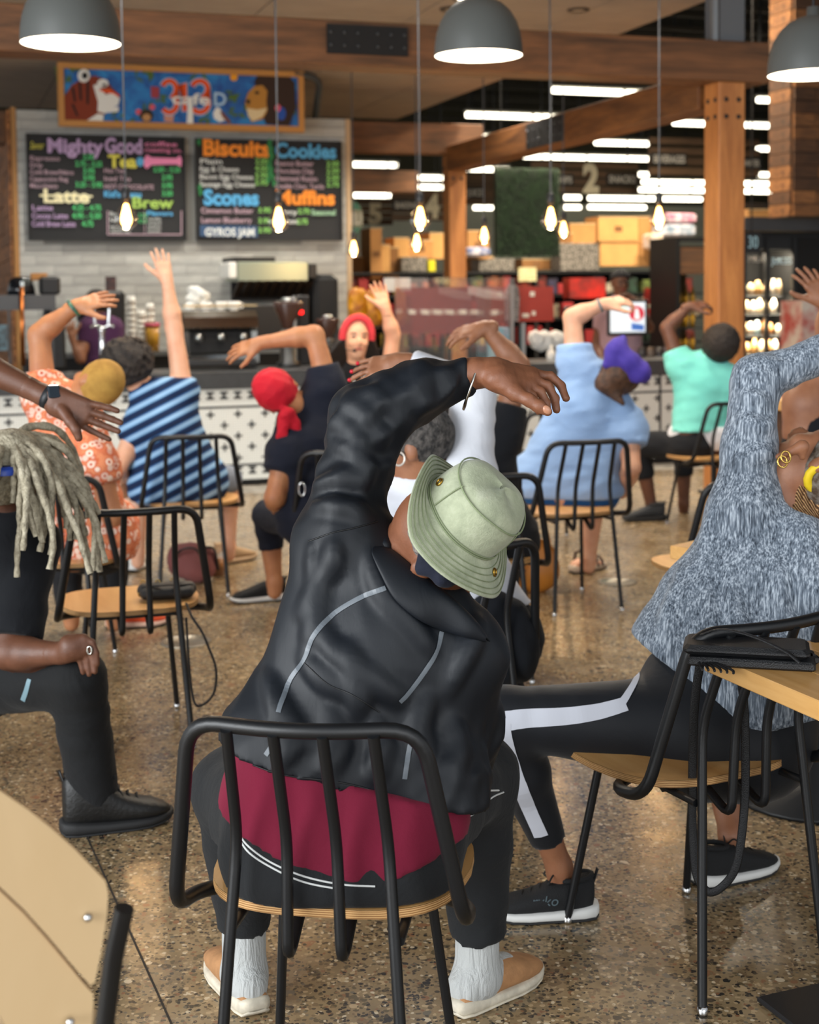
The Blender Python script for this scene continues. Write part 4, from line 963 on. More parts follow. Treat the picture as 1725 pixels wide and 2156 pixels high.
# ------------------------------------------------ woman in heather grey
def grey_woman():
    HE = NT('heather grey jersey', .9, .2); v = HE.map((260,260,20),(0,R(-32),0)); st = HE.noise(1, v, 3, .6); v2 = HE.map((70,70,8),(0,R(-30),0)); s2 = HE.noise(1, v2, 2)
    HE.bump(HE.math('ADD', HE.noise(8, HE.map((1,1,.3),(0,.3,0)), 3, .5, .5), HE.math('MULTIPLY', st, .015)), .3, .03); HE.b.inputs['Sheen Weight'].default_value = .15
    HEM = HE.color(HE.ramp(HE.math('ADD', HE.math('MULTIPLY', st, .75), HE.math('MULTIPLY', s2, .25)), [(.34,'#2a323d'),(.5,'#6f7a87'),(.64,'#b9c3ce')]))
    LEG = cloth('black leggings','#14171d','#101318',.6,.12,6,sheen=.1)
    J = dict(pel=(1510,1550,3.24), chest=(1620,1250,3.38), neck=(1668,1080,3.38), head=(1738,985,3.34), sl=(1585,1050,3.37), sr=(1735,1255,3.30), el=(1592,790,3.42), wl=(1745,742,3.44), er=(1800,1400,3.4), wr=(1700,1480,3.6),
             kl=(1058,1512,3.24), al=(1178,1825,3.32), kr=(1500,1520,3.76), ar=(1540,1760,3.55))
    root,P,ax,inv = person('woman in a heather grey top and black leggings with a white side stripe', 3.32, J, SK_M, None, None, vox=.010, up=(.75,-.1,.35), face=(-.5,.45,.75), plat=(.9,.35,0), leg_g=.82, arm_g=.75, g=.80)
    K = U; s = Sdf()
    s.c(K(1490,1300,3.34), K(1572,1090,3.35), .120, .078, .05).c(K(1455,1360,3.34), K(1490,1290,3.34), .125, .122, .05).c(K(1560,1430,3.32), K(1620,1230,3.34), .165, .15, .06)
    s.c(K(1640,1390,3.32), K(1745,1260,3.32), .15, .12, .06).c(K(1572,1090,3.35), K(1680,1130,3.36), .08, .085, .05).c(K(1680,1130,3.36), K(1745,1260,3.32), .09, .11, .06)
    s.c(K(1430,1380,3.32), K(1590,1450,3.25), .115, .155, .05).c(K(1580,1440,3.25), K(1680,1430,3.28), .155, .15, .05)
    s.c(K(1574,1060,3.35), K(1578,940,3.38), .078, .062, .05).c(K(1578,940,3.38), K(1592,800,3.42), .062, .056, .03).c(K(1592,800,3.42), K(1745,742,3.44), .054, .044, .03).c(K(1745,742,3.44), K(1850,720,3.46), .044, .036, .02, True)
    s.c(K(1690,1120,3.26), K(1735,1250,3.20), .035, .045, .05)
    s.cut(K(1440,1428,3.2), (-.58,0,-.8)).cut(K(1600,1512,3.2), (.18,0,-.98))
    s.sub(K(1705,1045,3.33), (.07,.08,.06), None, .01)
    def fd(X):
        a = wn(X*np.array([1.,.7,.22])+np.outer(X[:,2],[.25,0,0]), 75, 6); z = np.clip((np.array(K(1500,1150,3.3))[2]-X[:,2])/.25,0,1)
        arm = np.clip((X[:,2]-np.array(K(1580,900,3.4))[2])/.1,0,1)
        return .006*(np.abs(a)-.45)*z+.0035*(np.abs(wn(X*np.array([1,.6,1.]),110,2))-.5)*arm+.002*wn(X,60,1)
    ridges(s, [[(1440,1180),(1418,1290),(1432,1400)],[(1462,1120),(1455,1280),(1492,1430)],[(1482,1150),(1492,1300),(1535,1450)],[(1420,1240),(1395,1330)],[(1550,980),(1600,955),(1632,965)],[(1560,880),(1600,900),(1625,890)],[(1570,830),(1610,850)],[(1500,1080),(1475,1180)],[(1530,1200),(1560,1330),(1600,1430)],[(1640,1180),(1650,1290),(1700,1330)],[(1470,1330),(1480,1420)]], .014, .015, .007, .02)
    top = sdfpart(root, 'long_sleeve_top', s, HEM, .0085, fd)
    l = Sdf(); l.c(K(1450,1540,3.22), K(1580,1545,3.24), .13, .135, .05).c(K(1480,1580,3.20), K(1570,1580,3.20), .11, .11, .05).c(K(1590,1480,3.28), K(1585,1545,3.24), .14, .135, .05).c(K(1450,1530,3.22), K(1060,1512,3.22), .115, .068, .05).c(K(1440,1440,3.30), K(1500,1540,3.26), .10, .12, .05)
    l.c(K(1060,1512,3.22), K(1098,1625,3.26), .068, .063, .03).c(K(1098,1625,3.27), K(1155,1768,3.31), .063, .042, .03, True)
    l.c(K(1560,1555,3.26), K(1500,1520,3.76), .115, .07, .05).c(K(1500,1520,3.76), K(1548,1690,3.60), .068, .046, .03, True)
    lo = sdfpart(root, 'leggings', l, LEG, .0085, folds(.0015,60,(1,0,0)))
    tr = wtree(root, lo); WS = cloth('white stripe fabric','#c9ccd6',None,.7,.1)
    mbpart(root, 'side_stripe', ribbon(tr, [(1352,1390),(1340,1430),(1322,1462),(1310,1480)], [.014,.018]), WS, lo)
    mbpart(root, 'side_stripe', ribbon(tr, [(1318,1482),(1260,1498),(1190,1508),(1120,1512),(1066,1518)], [.034,.046]), WS, lo)
    mbpart(root, 'side_stripe', ribbon(tr, [(1060,1512),(1062,1550),(1082,1620),(1108,1690),(1140,1762)], [.034,.036]), WS, lo)
    off = Vector((root.location.x,root.location.y,0))
    LC = M('black lace','#0e0f10',.8)
    for hp,tp,mr in ((G(1252,1928),G(1042,1932),-1),(G(1470,1868),G(1612,1830),1)):
        o = shoe(root, hp-off, tp-off, BLK_KNIT, WHITE_S, max(.255,(tp-hp).length), 'sneaker', LC, 'sneaker', 0, mr)
    # lettering on the near shoe's side
    a_ = G(1100,1925); text('ryko', .034, M('grey shoe print','#4b5a60',.7), kid(root,'sneaker'), (-.0425,.155,.045), (math.pi/2,0,-math.pi/2), ext=.0004, shear=.2)
    H = P['head']; L_,F_,U_ = ax
    BR = NT('honey braids', .7); w = BR.wave(60, BR.map((1,1,1),(.4,.6,0)), 3); BR.bump(w, .8, .01); BRM = BR.color(BR.ramp(w, [(.2,'#5a3a1f'),(.6,'#a9794a'),(.9,'#cfa473')]))
    haircap(root, H, ax, M('grey roots','#7d756c',.85,col2='#4c3b2c',vscale=70,bump=.6,bscale=90), cuts=((.03,-.02,(0,1,-.7)),(0,-.06,(0,.3,-1))))
    for i in range(9):                       # braids drawn back to a bun
        a0 = -1.3+i*.32; p0 = H+L_*.085*math.sin(a0)+F_*.05+U_*(.06+.05*math.cos(a0)); p1 = H+L_*.06*math.sin(a0)-F_*.04+U_*(.02+.105*math.cos(a0)); p2 = H-F_*.13+U_*.0+L_*.02*math.sin(a0)
        mbpart(root, 'braid', MB().tube(spl([p0,p1,p2],6), .010, 6), BRM)
    bun = K(1745,1062,3.30)
    for i in range(10):
        a0 = i*.63; c0 = bun+Vector((.03*math.cos(a0),-.02,.03*math.sin(a0))); pts = [c0+Vector((.045*math.cos(a0+t),-.03*math.sin(t*1.3+i),.05*math.sin(a0+t)-.012*t)) for t in (0,.5,1,1.5,2,2.5)]
        mbpart(root, 'braid', MB().tube(spl(pts,4), .013, 6), BRM)
    mbpart(root, 'hair_tie', MB().tube([K(1722,1005,3.30)+Vector((.028*math.cos(t),-.012*math.sin(t)-.02,.03*math.sin(t))) for t in [2*math.pi*i/14 for i in range(14)]], .011, 6, closed=True), M('yellow elastic','#e8c81e',.6))
    GO = M('gold earring','#c9a75a',.25,1)
    for q in ((1648,972),(1655,962)): mbpart(root, 'earring', MB().tube([K(q[0],q[1],3.24)+Vector((.011*math.cos(t),.004*math.sin(t),.013*math.sin(t))) for t in [2*math.pi*i/14 for i in range(14)]], .0024, 6, closed=True), GO)
    e_ = Sdf(); e_.c(K(1640,962,3.26), K(1690,940,3.26), .008, .014, .01).c(K(1690,940,3.26), K(1690,962,3.26), .013, .008, .01); sdfpart(root, 'ear', e_, SK_M, .004)
grey_woman()
# ------------------------------------------------ man with grey locks
def locks_man():
    J = dict(pel=(-135,1430,3.98), chest=(-40,1180,3.98), neck=(5,1085,3.98), head=(18,1000,3.94), sl=(-150,1040,4.0), sr=(55,1150,3.95), el=(-95,742,3.9), wl=(92,832,3.86), er=(18,1375,3.82), wr=(130,1375,3.74),
             kr=(160,1432,3.82), ar=(196,1650,3.90), kl=(-110,1440,4.4), al=(-100,1650,4.4))
    def hl(h, P):
        W = 3.86; w = P['wl']
        h.c(w, U(125,842,W), .029, .030, .02)
        for a_,b_ in (((118,828),(182,848)),((115,840),(186,866)),((115,852),(180,881)),((118,860),(168,893))): h.c(U(*a_,W-.01), U(*b_,W-.015), .022, .0135, .018)
        fingers(h, W-.015, [(.0105,[(182,848),(210,854),(230,859),(247,865)]),(.0108,[(186,866),(215,875),(237,883),(254,890)]),(.0105,[(180,882),(208,892),(231,901),(249,908)]),(.0095,[(168,894),(193,907),(213,917),(230,925)])], .003)
        h.ch([U(130,862,W-.03),U(148,888,W-.05),U(160,905,W-.055),U(166,922,W-.055)], [.017,.014,.0125,.0105], .006)
    def hr(h, P):
        W = 3.72; w = P['wr']; h.c(w, U(150,1365,W), .029, .029, .02)
        for a_,b_ in (((145,1352),(176,1344)),((145,1360),(182,1359)),((145,1370),(178,1371)),((145,1378),(166,1379))): h.c(U(*a_,W), U(*b_,W), .020, .0125, .016)
        fingers(h, W, [(.0095,[(176,1342),(194,1352),(203,1374),(205,1398)]),(.0098,[(182,1358),(194,1374),(199,1396),(200,1414)]),(.0095,[(178,1370),(184,1390),(186,1406),(188,1420)]),(.0088,[(164,1378),(170,1394),(173,1406),(175,1416)])], .003)
    root,P,ax,inv = person('man in black with long grey locks at the left edge, watch on his outstretched arm', 3.95, J, SK_D, BLACK_T, cloth('black trousers','#17181a','#121314',.85,.35,8), vox=.0105, up=(.35,-.2,.9), face=(.45,.75,-.2), sleeve=.86, sleeve_w=1.3, hands={'l':hl,'r':hr}, leg_end=1.14, leg_g=1.08, plat=(.85,.5,0), g=1.1, fold=.005)
    H = P['head']; L_,F_,U_ = ax; off = Vector((root.location.x,root.location.y,0))
    LK = NT('grey locks', .85); a_ = LK.noise(40, None, 4, .7); LK.bump(LK.noise(140,None,3), .7, .008); LKM = LK.color(LK.ramp(a_, [(.3,'#6a6252'),(.5,'#a39a84'),(.75,'#cbc2ab')]))
    haircap(root, H, ax, LKM, (.092,.112,.110), disp=folds(.004,120), cuts=((.07,-.02,(0,1,-.5)),))
    rng = random.Random(4)
    for i in range(72):
        a0 = rng.uniform(-2.6,2.2); e_ = rng.uniform(.05,1.1); d = Vector((math.cos(a0)*math.cos(e_), math.sin(a0)*math.cos(e_)-.25, math.sin(e_)))
        p = H+Vector((d.x*.09,d.y*.10,d.z*.095+.005)); ln = rng.uniform(.16,.36); pts = [p]; dv = Vector((d.x*.8+.12,d.y*.9-.15,d.z*.25)).normalized()
        for k in range(7):
            dv = (dv+Vector((rng.uniform(-.32,.32),rng.uniform(-.25,.2),-.36-.05*k))).normalized(); p = p+dv*ln/6.2
            q = p-H
            if q.length < .115: p = H+q.normalized()*.118
            pts.append(p)
        mbpart(root, 'hair_lock', MB().tube(spl(pts,3), [.0135-.0055*min(1,k/18)+.0016*math.sin(k*1.9+i) for k in range(len(spl(pts,3)))], 6), LKM)
    sh = MB(); wc = U(104,836,3.86); wd = (P['wl']-P['el']).normalized(); q = wd.to_track_quat('Z','Y')
    sh.lathe([(.033,-.011),(.035,-.011),(.035,.011),(.033,.011)], 20)
    o = sh.build('watch_strap', M('black watch strap','#17191d',.5), root); o.location = rel(root, wc); o.rotation_mode = 'QUATERNION'; o.rotation_quaternion = q
    f = MB().box(-.016,.016,-.004,.007,-.019,.019,.003).build('watch_face', M('watch glass','#2b343c',.12), o); f.location = q.inverted() @ Vector((.02,-.03,.016)); f.rotation_mode='QUATERNION'; f.rotation_quaternion = q.inverted() @ Vector((.35,-.75,.5)).to_track_quat('Y','Z')
    mbpart(root, 'ring', MB().tube([U(188,1370,3.705)+Vector((.006*math.cos(t),.003,.011*math.sin(t))) for t in [2*math.pi*i/12 for i in range(12)]], .0028, 6, closed=True), M('silver','#b9b6ae',.2,1))
    mbpart(root, 'headphone', MB().lathe([(0,.01),(.03,.01),(.036,.0),(.036,-.012)],16,(0,0,0)).tube([(.0,0,0),(0,0,.01)],.01), M('blue headset','#1e3f9c',.4)).location = rel(root,U(8,990,3.80))
    tr = kid(root,'trousers'); t2 = wtree(root, tr); mbpart(root, 'pocket_trim', ribbon(t2, [(62,1430),(55,1455),(48,1475)], .014), M('teal grey trim','#6e8a94',.6), tr)
    BO = M('black boot leather','#131313',.5,bump=.2,bscale=90)
    shoe(root, G(135,1758)-off, G(332,1728)-off, BO, DARK_S, .30, 'boot', M('black lace','#0e0f10',.8), 'boot')
locks_man()
# ------------------------------------------------ woman in white, hoop earring
root,P,ax,inv = person('woman in a white long-sleeved shirt with grey hair and a hoop earring', 4.12,
    dict(pel=(985,1345,4.16), chest=(915,1130,4.16), neck=(885,1020,4.15), head=(878,935,4.12), sl=(795,1110,4.12), sr=(985,1000,4.16), er=(998,818,4.2), wr=(842,762,4.2), el=(770,1260,4.1), wl=(860,1330,4.35), kl=(870,1330,4.5), kr=(1060,1330,4.55), al=(880,1560,4.5), ar=(1060,1560,4.55)),
    SK_M, cloth('white cotton','#d6d8de','#cccfd8',.85,.25,8), BLACK_T, hem=((985,1292,4.02),(0,0,-1)), g=1.02, sleeve=1.88, sleeve_w=1.1, face=(-.9,.3,-.15), up=(-.12,0,1), fold=.006, arm_g=.92, hand_size=.92,
    hands={'r':((722,786),(0,-.75,.65),-1,.2)}, vox=.011)
L_,F_,U_ = ax; H = P['head']
haircap(root, H, ax, GREYHAIR, (.085,.105,.10), disp=folds(.003,110), cuts=((.05,-.01,(0,1,-.6)),(0,-.045,(0,.25,-1))))
mbpart(root, 'hoop_earring', MB().tube([U(840,966,4.04)+Vector((.017*math.cos(t),.002*math.sin(t),.019*math.sin(t))) for t in [2*math.pi*i/20 for i in range(20)]], .0032, 6, closed=True), M('pearl hoop','#cfc6bb',.25,.3))
for t_ in P['tipsr']: mbpart(root, 'painted_nail', MB().sphere(t_+Vector((-.002,-.004,.002)),(.0065,.005,.006),8,6), M('red nail polish','#c9122c',.2))
# ------------------------------------------------ person in black behind her
root,P,ax,inv = person('person in a black tee behind the woman in white, tattooed arm curved overhead', 5.55,
    dict(pel=(1000,1135,5.6), chest=(985,985,5.6), neck=(955,905,5.58), head=(930,862,5.55), sl=(880,960,5.55), sr=(1058,910,5.6), er=(1092,770,5.62), wr=(1022,690,5.62), el=(850,1060,5.5), wl=(900,1110,5.7), kl=(930,1130,5.95), kr=(1060,1130,6.0), al=(930,1290,5.95), ar=(1060,1290,6.0)),
    SK_M, BLACK_T, BLACK_T, g=1.15, sleeve=.42, sleeve_w=1.15, face=(-.3,1,0), fold=.005, hands={'r':((930,708),(0,-.5,.85),-1,.3)}, vox=.012)
haircap(root, P['head'], ax, DARKHAIR, (.088,.106,.10), disp=folds(.003,90), cuts=((.05,-.01,(0,1,-.6)),(0,-.05,(0,.25,-1))))
# ------------------------------------------------ red bandana
root,P,ax,inv = person('person in a red bandana and navy tee with one arm arched over the head', 6.35,
    dict(pel=(690,1085,6.42), chest=(655,930,6.4), neck=(622,868,6.4), head=(590,830,6.34), sl=(600,960,6.3), sr=(690,815,6.42), er=(662,705,6.45), wr=(548,722,6.45), el=(578,1048,6.25), wl=(585,1070,6.5), kl=(565,1085,6.75), kr=(700,1080,6.9), al=(578,1225,6.75), ar=(700,1220,6.9)),
    SK_T, NAVY_T, NAVY_T, g=1.1, sleeve=.40, sleeve_w=1.2, face=(.35,.9,-.3), up=(-.75,0,.66), fold=.005, leg_end=.50, hands={'r':((475,745),(0,-.7,.7),-1,.2)}, vox=.0125)
L_,F_,U_ = ax; H = P['head']; RB = cloth('red bandana cotton','#c4122a','#b00d22',.75,.35,14)
def tails(s):
    s.e(U(604,872,6.25),(.028,.025,.028),None,.02)
    for a_,b_,w_ in ((U(598,872,6.24),U(592,948,6.26),.030),(U(610,866,6.25),U(632,922,6.28),.026)):
        dz = (b_-a_).normalized(); lx = dz.cross(Vector((0,1,0))).normalized(); s.e(a_.lerp(b_,.42), (w_,.012,(b_-a_).length*.56), (lx,lx.cross(dz),dz), .02)
haircap(root, H, ax, RB, (.094,.114,.106), (0,-.01,.03), folds(.005,70,None,4), ((.07,0,(0,1,-.4)),), .0095, 'bandana', tails)
off = Vector((root.location.x,root.location.y,0))
shoe(root, G(602,1262)-off, G(524,1268)-off, BLK_KNIT, WHITE_S, .27, 'sneaker', None, 'sneaker')
mbpart(root, 'carabiner', MB().tube([U(636,1030,6.2)+Vector((.014*math.cos(t),0,.03*math.sin(t))) for t in [2*math.pi*i/16 for i in range(16)]], .004, 6, closed=True), CHROME)
# ------------------------------------------------ orange floral dress
FLO = NT('orange floral rayon', .75, .25); V_ = FLO.voro(30, FLO.map((1,1,1)), out=None); dst = V_.outputs['Distance']; ce = FLO.sep(V_.outputs['Color'])
pet = FLO.ramp(dst, [(0,'#8e2f1d'),(.16,'#c2502f'),(.24,'#f1dccb'),(.42,'#f3d9c4'),(.5,'#cf5f38'),(.62,'#e08c62')]); FLO.bump(FLO.noise(9, FLO.map((1,1,.3)), 3), .3, .03)
FLOM = FLO.color(FLO.mix(FLO.math('MULTIPLY', ce[0], .5), pet, '#b8452a'))
root,P,ax,inv = person('person in an orange floral dress with cropped golden hair, arm curved overhead to the right', 5.72,
    dict(pel=(165,1130,5.75), chest=(150,935,5.74), neck=(170,850,5.74), head=(205,812,5.70), sl=(92,830,5.74), sr=(205,985,5.62), el=(82,705,5.8), wl=(160,645,5.82), er=(235,1085,5.6), wr=(205,1130,5.85), kl=(130,1125,6.15), kr=(235,1115,6.15), al=(150,1290,6.25), ar=(240,1290,6.2)),
    SK_T, FLOM, M('black skirt legs','#15161a',.9), g=1.18, sleeve=.33, sleeve_w=1.25, face=(-.55,.6,.3), up=(.7,.05,.72), fold=.006, hands={'l':((240,622),(0,-.75,.65),1,.15)}, hem=((150,1175,5.7),(0,0,-1)), vox=.0125, extra=lambda s,P: s.c(P['pel']+Vector((-.04,0,-.02)), P['pel']+Vector((.06,.25,0)), .155,.14,.05), top_name='dress')
haircap(root, P['head'], ax, M('cropped golden hair','#b58b3e',.8,col2='#a37a33',vscale=30,bump=.5,bscale=400), (.082,.101,.101), (0,-.008,.02), None, ((.055,0,(0,1,-.5)),(0,-.06,(0,.2,-1))))
off = Vector((root.location.x,root.location.y,0))
shoe(root, G(226,1322)-off, G(292,1318)-off, M('orange mesh','#d94f22',.7,bump=.3,bscale=200), M('peach sole','#dcb7a2',.6), .27, 'sneaker', None, 'sneaker')
mbpart(root, 'bead_bracelet', MB().tube([P['wl'].lerp(P['el'],.06)+(lambda q,t: q@Vector((.033*math.cos(t),.033*math.sin(t),0)))((P['wl']-P['el']).to_track_quat('Z','Y'),2*math.pi*i/18) for i in range(18)], .008, 6, closed=True), M('bead bracelet','#2d3440',.4,col2='#3f7f5f',vscale=60))
# ------------------------------------------------ striped shirt
STR = NT('blue striped jersey', .85, .2); ta = (U(372,830,7.15)-U(400,1000,7.15)).normalized()
ta = (Vector((ta.x,0,ta.z))+Vector((-.35,0,0))).normalized()
dt = STR.n('ShaderNodeVectorMath', operation='DOT_PRODUCT'); STR.t.links.new(STR.tc, dt.inputs[0]); dt.inputs[1].default_value = tuple(ta)
fr = STR.math('FRACT', STR.math('MULTIPLY', dt.outputs['Value'], 1/.062)); STR.bump(STR.noise(9, STR.map((1,1,.3)), 3), .25, .03)
STRM = STR.color(STR.ramp(fr, [(0,'#14203a'),(.40,'#17284a'),(.46,'#27517e'),(.54,'#7ea6cc'),(.82,'#8fb2d4'),(.92,'#2a5286')], 'LINEAR'))
root,P,ax,inv = person('person in a blue striped shirt with dark curly hair, one arm straight up', 7.16,
    dict(pel=(375,1015,7.22), chest=(345,895,7.2), neck=(308,825,7.2), head=(275,775,7.18), sl=(285,915,7.12), sr=(385,825,7.22), er=(366,690,7.25), wr=(352,592,7.25), el=(248,985,7.05), wl=(262,1040,7.3), kl=(290,1020,7.6), kr=(480,1010,7.62), al=(290,1165,7.6), ar=(482,1150,7.65)),
    SK_L, STRM, cloth('blue grey shorts','#7a8596','#6b7586',.85,.3,9), g=1.15, sleeve=.16, sleeve_w=1.12, face=(.15,.95,.1), up=(-.35,.1,.95), fold=.004, leg_end=.12, hands={'r':((338,538),(.1,-1,0),-1,.08)}, vox=.0135, legs_name='shorts')
haircap(root, P['head'], ax, DARKHAIR, (.130,.140,.128), (0,-.02,.030), folds(.022,85,None,2), ((.075,0,(0,1,-.6)),(0,-.075,(0,.2,-1))), .010)
off = Vector((root.location.x,root.location.y,0)); TN = M('tan suede sneaker','#a98b68',.85)
shoe(root, G(455,1190)-off, G(520,1178)-off, TN, M('tan sole','#b79c7c',.7), .28, 'sneaker', None, 'sneaker'); shoe(root, G(275,1205)-off, G(296,1192)-off, M('white trainer','#c8c6c0',.7), WHITE_S, .27, 'sneaker', None, 'sneaker')
# ------------------------------------------------ light blue shirt
root,P,ax,inv = person('person in a light blue tee with a purple bandana over brown hair', 6.9,
    dict(pel=(1190,1020,6.98), chest=(1235,860,6.94), neck=(1278,800,6.92), head=(1302,795,6.88), sl=(1212,765,6.95), sr=(1325,905,6.88), el=(1205,668,6.98), wl=(1272,640,6.96), er=(1330,985,6.8), wr=(1310,1040,7.0), kl=(1110,1020,7.3), kr=(1255,1020,7.4), al=(1110,1170,7.3), ar=(1240,1175,7.42)),
    SK_L, cloth('light blue cotton','#93b2dc','#88a8d4',.9,.35,8), cloth('bright blue shorts','#245a94','#1f4f86',.85,.3,9), g=1.3, sleeve=.42, sleeve_w=1.35, face=(.3,.9,-.25), up=(.72,0,.55), fold=.007, leg_end=.12, hands={'l':((1312,632),(0,-.5,.85),1,.55)}, hem=((1200,1048,6.9),(0,0,-1)), vox=.013, legs_name='shorts')
L_,F_,U_ = ax; H = P['head']
haircap(root, H, ax, M('brown hair','#3f2a1d',.6,col2='#5a3c28',vscale=40,bump=.5,bscale=60), (.095,.115,.11), (0,-.015,.02), folds(.004,80), ((.06,0,(0,1,-.5)),(0,-.12,(0,.2,-1))), more=lambda s: s.ch([H-F_*.07, H-F_*.06-U_*.07, U(1312,850,6.78)], [.06,.045,.012], .03))
PB = cloth('purple bandana cotton','#4a3aa0','#3c2f8a',.75,.3,14); PBW = M('bandana print','#a79ad6',.8)
s = Sdf(); s.ch([U(1283,765,6.80),U(1300,735,6.79),U(1312,715,6.82)], [.03,.036,.02], .03).ch([U(1300,728,6.80),U(1325,760,6.78),U(1348,785,6.79),U(1358,792,6.80)], [.028,.045,.05,.02], .03).ch([U(1290,740,6.8),U(1308,790,6.78)], [.03,.02], .03).c(U(1330,770,6.79), U(1320,800,6.79), .04, .02, .02)
sdfpart(root, 'bandana', s, PB, .008, folds(.006,90,(1,0,.6),3))
mbpart(root, 'wristband', MB().tube([P['wl'].lerp(P['el'],.12)+((P['wl']-P['el']).to_track_quat('Z','Y')@Vector((.031*math.cos(2*math.pi*i/14),.031*math.sin(2*math.pi*i/14),0))) for i in range(14)], .007, 6, closed=True), M('grey band','#6c7274',.5))
off = Vector((root.location.x,root.location.y,0)); SN = M('brown sandal strap','#4b3a33',.7)
so = shoe(root, G(1205,1208)-off, G(1262,1196)-off, SK_L, M('pale cork sole','#b9a894',.8), .26, 'sandal', None, 'sandal')
for y_ in (.06,.16,.2): MB().tube([(-.045,y_,.02),(-.03,y_,.06 if y_>.1 else .10),(0,y_+.01,.068 if y_>.1 else .115),(.03,y_,.06 if y_>.1 else .10),(.045,y_,.02)], .008, 6).build('strap', SN, so)
# ------------------------------------------------ turquoise shirt
root,P,ax,inv = person('person in a turquoise tee with a short black afro, elbow raised', 8.95,
    dict(pel=(1480,935,9.0), chest=(1480,805,9.0), neck=(1495,760,8.98), head=(1512,728,8.95), sl=(1432,770,9.0), sr=(1535,800,8.95), el=(1405,690,9.05), wl=(1452,645,9.02), er=(1550,900,8.95), wr=(1500,925,9.2), kl=(1345,935,9.2), al=(1372,1065,9.2), kr=(1440,930,9.45), ar=(1440,1060,9.45)),
    SK_D, cloth('turquoise cotton','#7fdcd2','#70d0c6',.85,.3,9), cloth('black capri','#14171d',None,.85,.3,8), g=1.12, sleeve=.42, sleeve_w=1.3, face=(-.15,1,0), fold=.006, leg_end=.55, hands={'l':((1492,640),(0,-.5,.85),1,.5)}, hem=((1480,908,8.9),(0,0,-1)), vox=.014, plat=(.8,.6,0))
haircap(root, P['head'], ax, DARKHAIR, (.118,.125,.125), (0,-.02,.03), folds(.008,110,None,2), ((.07,0,(0,1,-.6)),(0,-.085,(0,.2,-1))), .011)
s = Sdf(); s.c(P['pel']+Vector((-.08,-.02,.04)), P['pel']+Vector((.10,-.02,.04)), .150, .150, .04); s.cut(U(1480,950,8.85),(0,0,-1)); s.cut(U(1480,900,8.85),(0,0,1)); sdfpart(root, 'undershirt', s, cloth('white cotton','#d6d8de'), .014)
off = Vector((root.location.x,root.location.y,0)); shoe(root, G(1400,1095)-off, G(1314,1098)-off, M('charcoal trainer','#22262b',.7), DARK_S, .28, 'sneaker', None, 'sneaker')
# ------------------------------------------------ instructor facing us
root,P,ax,inv = person('instructor with a red headband and headset microphone facing the class, palm raised', 8.6,
    dict(pel=(760,975,8.65), chest=(762,850,8.62), neck=(752,780,8.6), head=(750,712,8.56), sl=(700,815,8.62), sr=(815,808,8.62), er=(828,705,8.6), wr=(812,650,8.55), el=(690,900,8.6), wl=(705,960,8.5), kl=(720,985,8.2), kr=(800,985,8.2), al=(720,1110,8.2), ar=(800,1110,8.2)),
    SK_L, BLACK_T, BLACK_T, sleeve=.42, face=(.25,-1,.0), up=(.05,0,1), fold=.004, hands={'r':((797,603),(0,1,.1),1,.1)}, vox=.0115)
L_,F_,U_ = ax; H = P['head']; LH = M('long dark hair','#17100d',.45,bump=.6,bscale=50)
haircap(root, H, ax, LH, (.092,.108,.106), (0,-.03,.02), folds(.004,70), ((.03,0,(0,1,-.35)),), .009, 'hair', lambda s: (s.ch([H-L_*.07-F_*.03, H-L_*.10-U_*.12-F_*.02, H-L_*.11-U_*.24-F_*.0], [.05,.055,.03], .03), s.ch([H+L_*.07-F_*.03, H+L_*.10-U_*.12-F_*.02, H+L_*.12-U_*.26], [.05,.06,.035], .03)))
hb = [H+L_*.090*math.cos(t)+U_*(.118*math.sin(t)+.01)+F_*(.035+.02*math.sin(t)) for t in [math.pi*(i/20*1.1-.05) for i in range(21)]]
mbpart(root, 'headband', MB().tube(hb, .022, 8, flat=(1,.6)), cloth('coral headband','#d9424a','#c93740',.8))
EY = M('dark eye','#1b1310',.2); LIP = M('lips','#9c4a44',.4); BRW = M('eyebrow','#1d130e',.9)
for sg in (-1,1):
    mbpart(root, 'eye', MB().sphere(H+L_*sg*.032+F_*.083+U_*.010,(.012,.008,.005),8,6), EY); mbpart(root, 'eyebrow', MB().tube([H+L_*sg*.05+F_*.078+U_*.028,H+L_*sg*.034+F_*.091+U_*.033,H+L_*sg*.018+F_*.094+U_*.028], .004, 5), BRW)
mbpart(root, 'mouth', MB().tube([H+L_*.022+F_*.088-U_*.062,H+F_*.097-U_*.060,H-L_*.022+F_*.088-U_*.062], .0055, 6), LIP)
mbpart(root, 'microphone', MB().tube([H+L_*.085-U_*.02,H+L_*.07+F_*.06-U_*.07,H+L_*.035+F_*.10-U_*.072], .003, 5).sphere(H+L_*.03+F_*.103-U_*.07,.011,8,6), DARK_S)
text('CROWD', .075, M('white shirt print','#d8d8d8',.8), root, rel(root, U(742,808,8.42)), (R(88),0,R(4)), 'LEFT', .001)
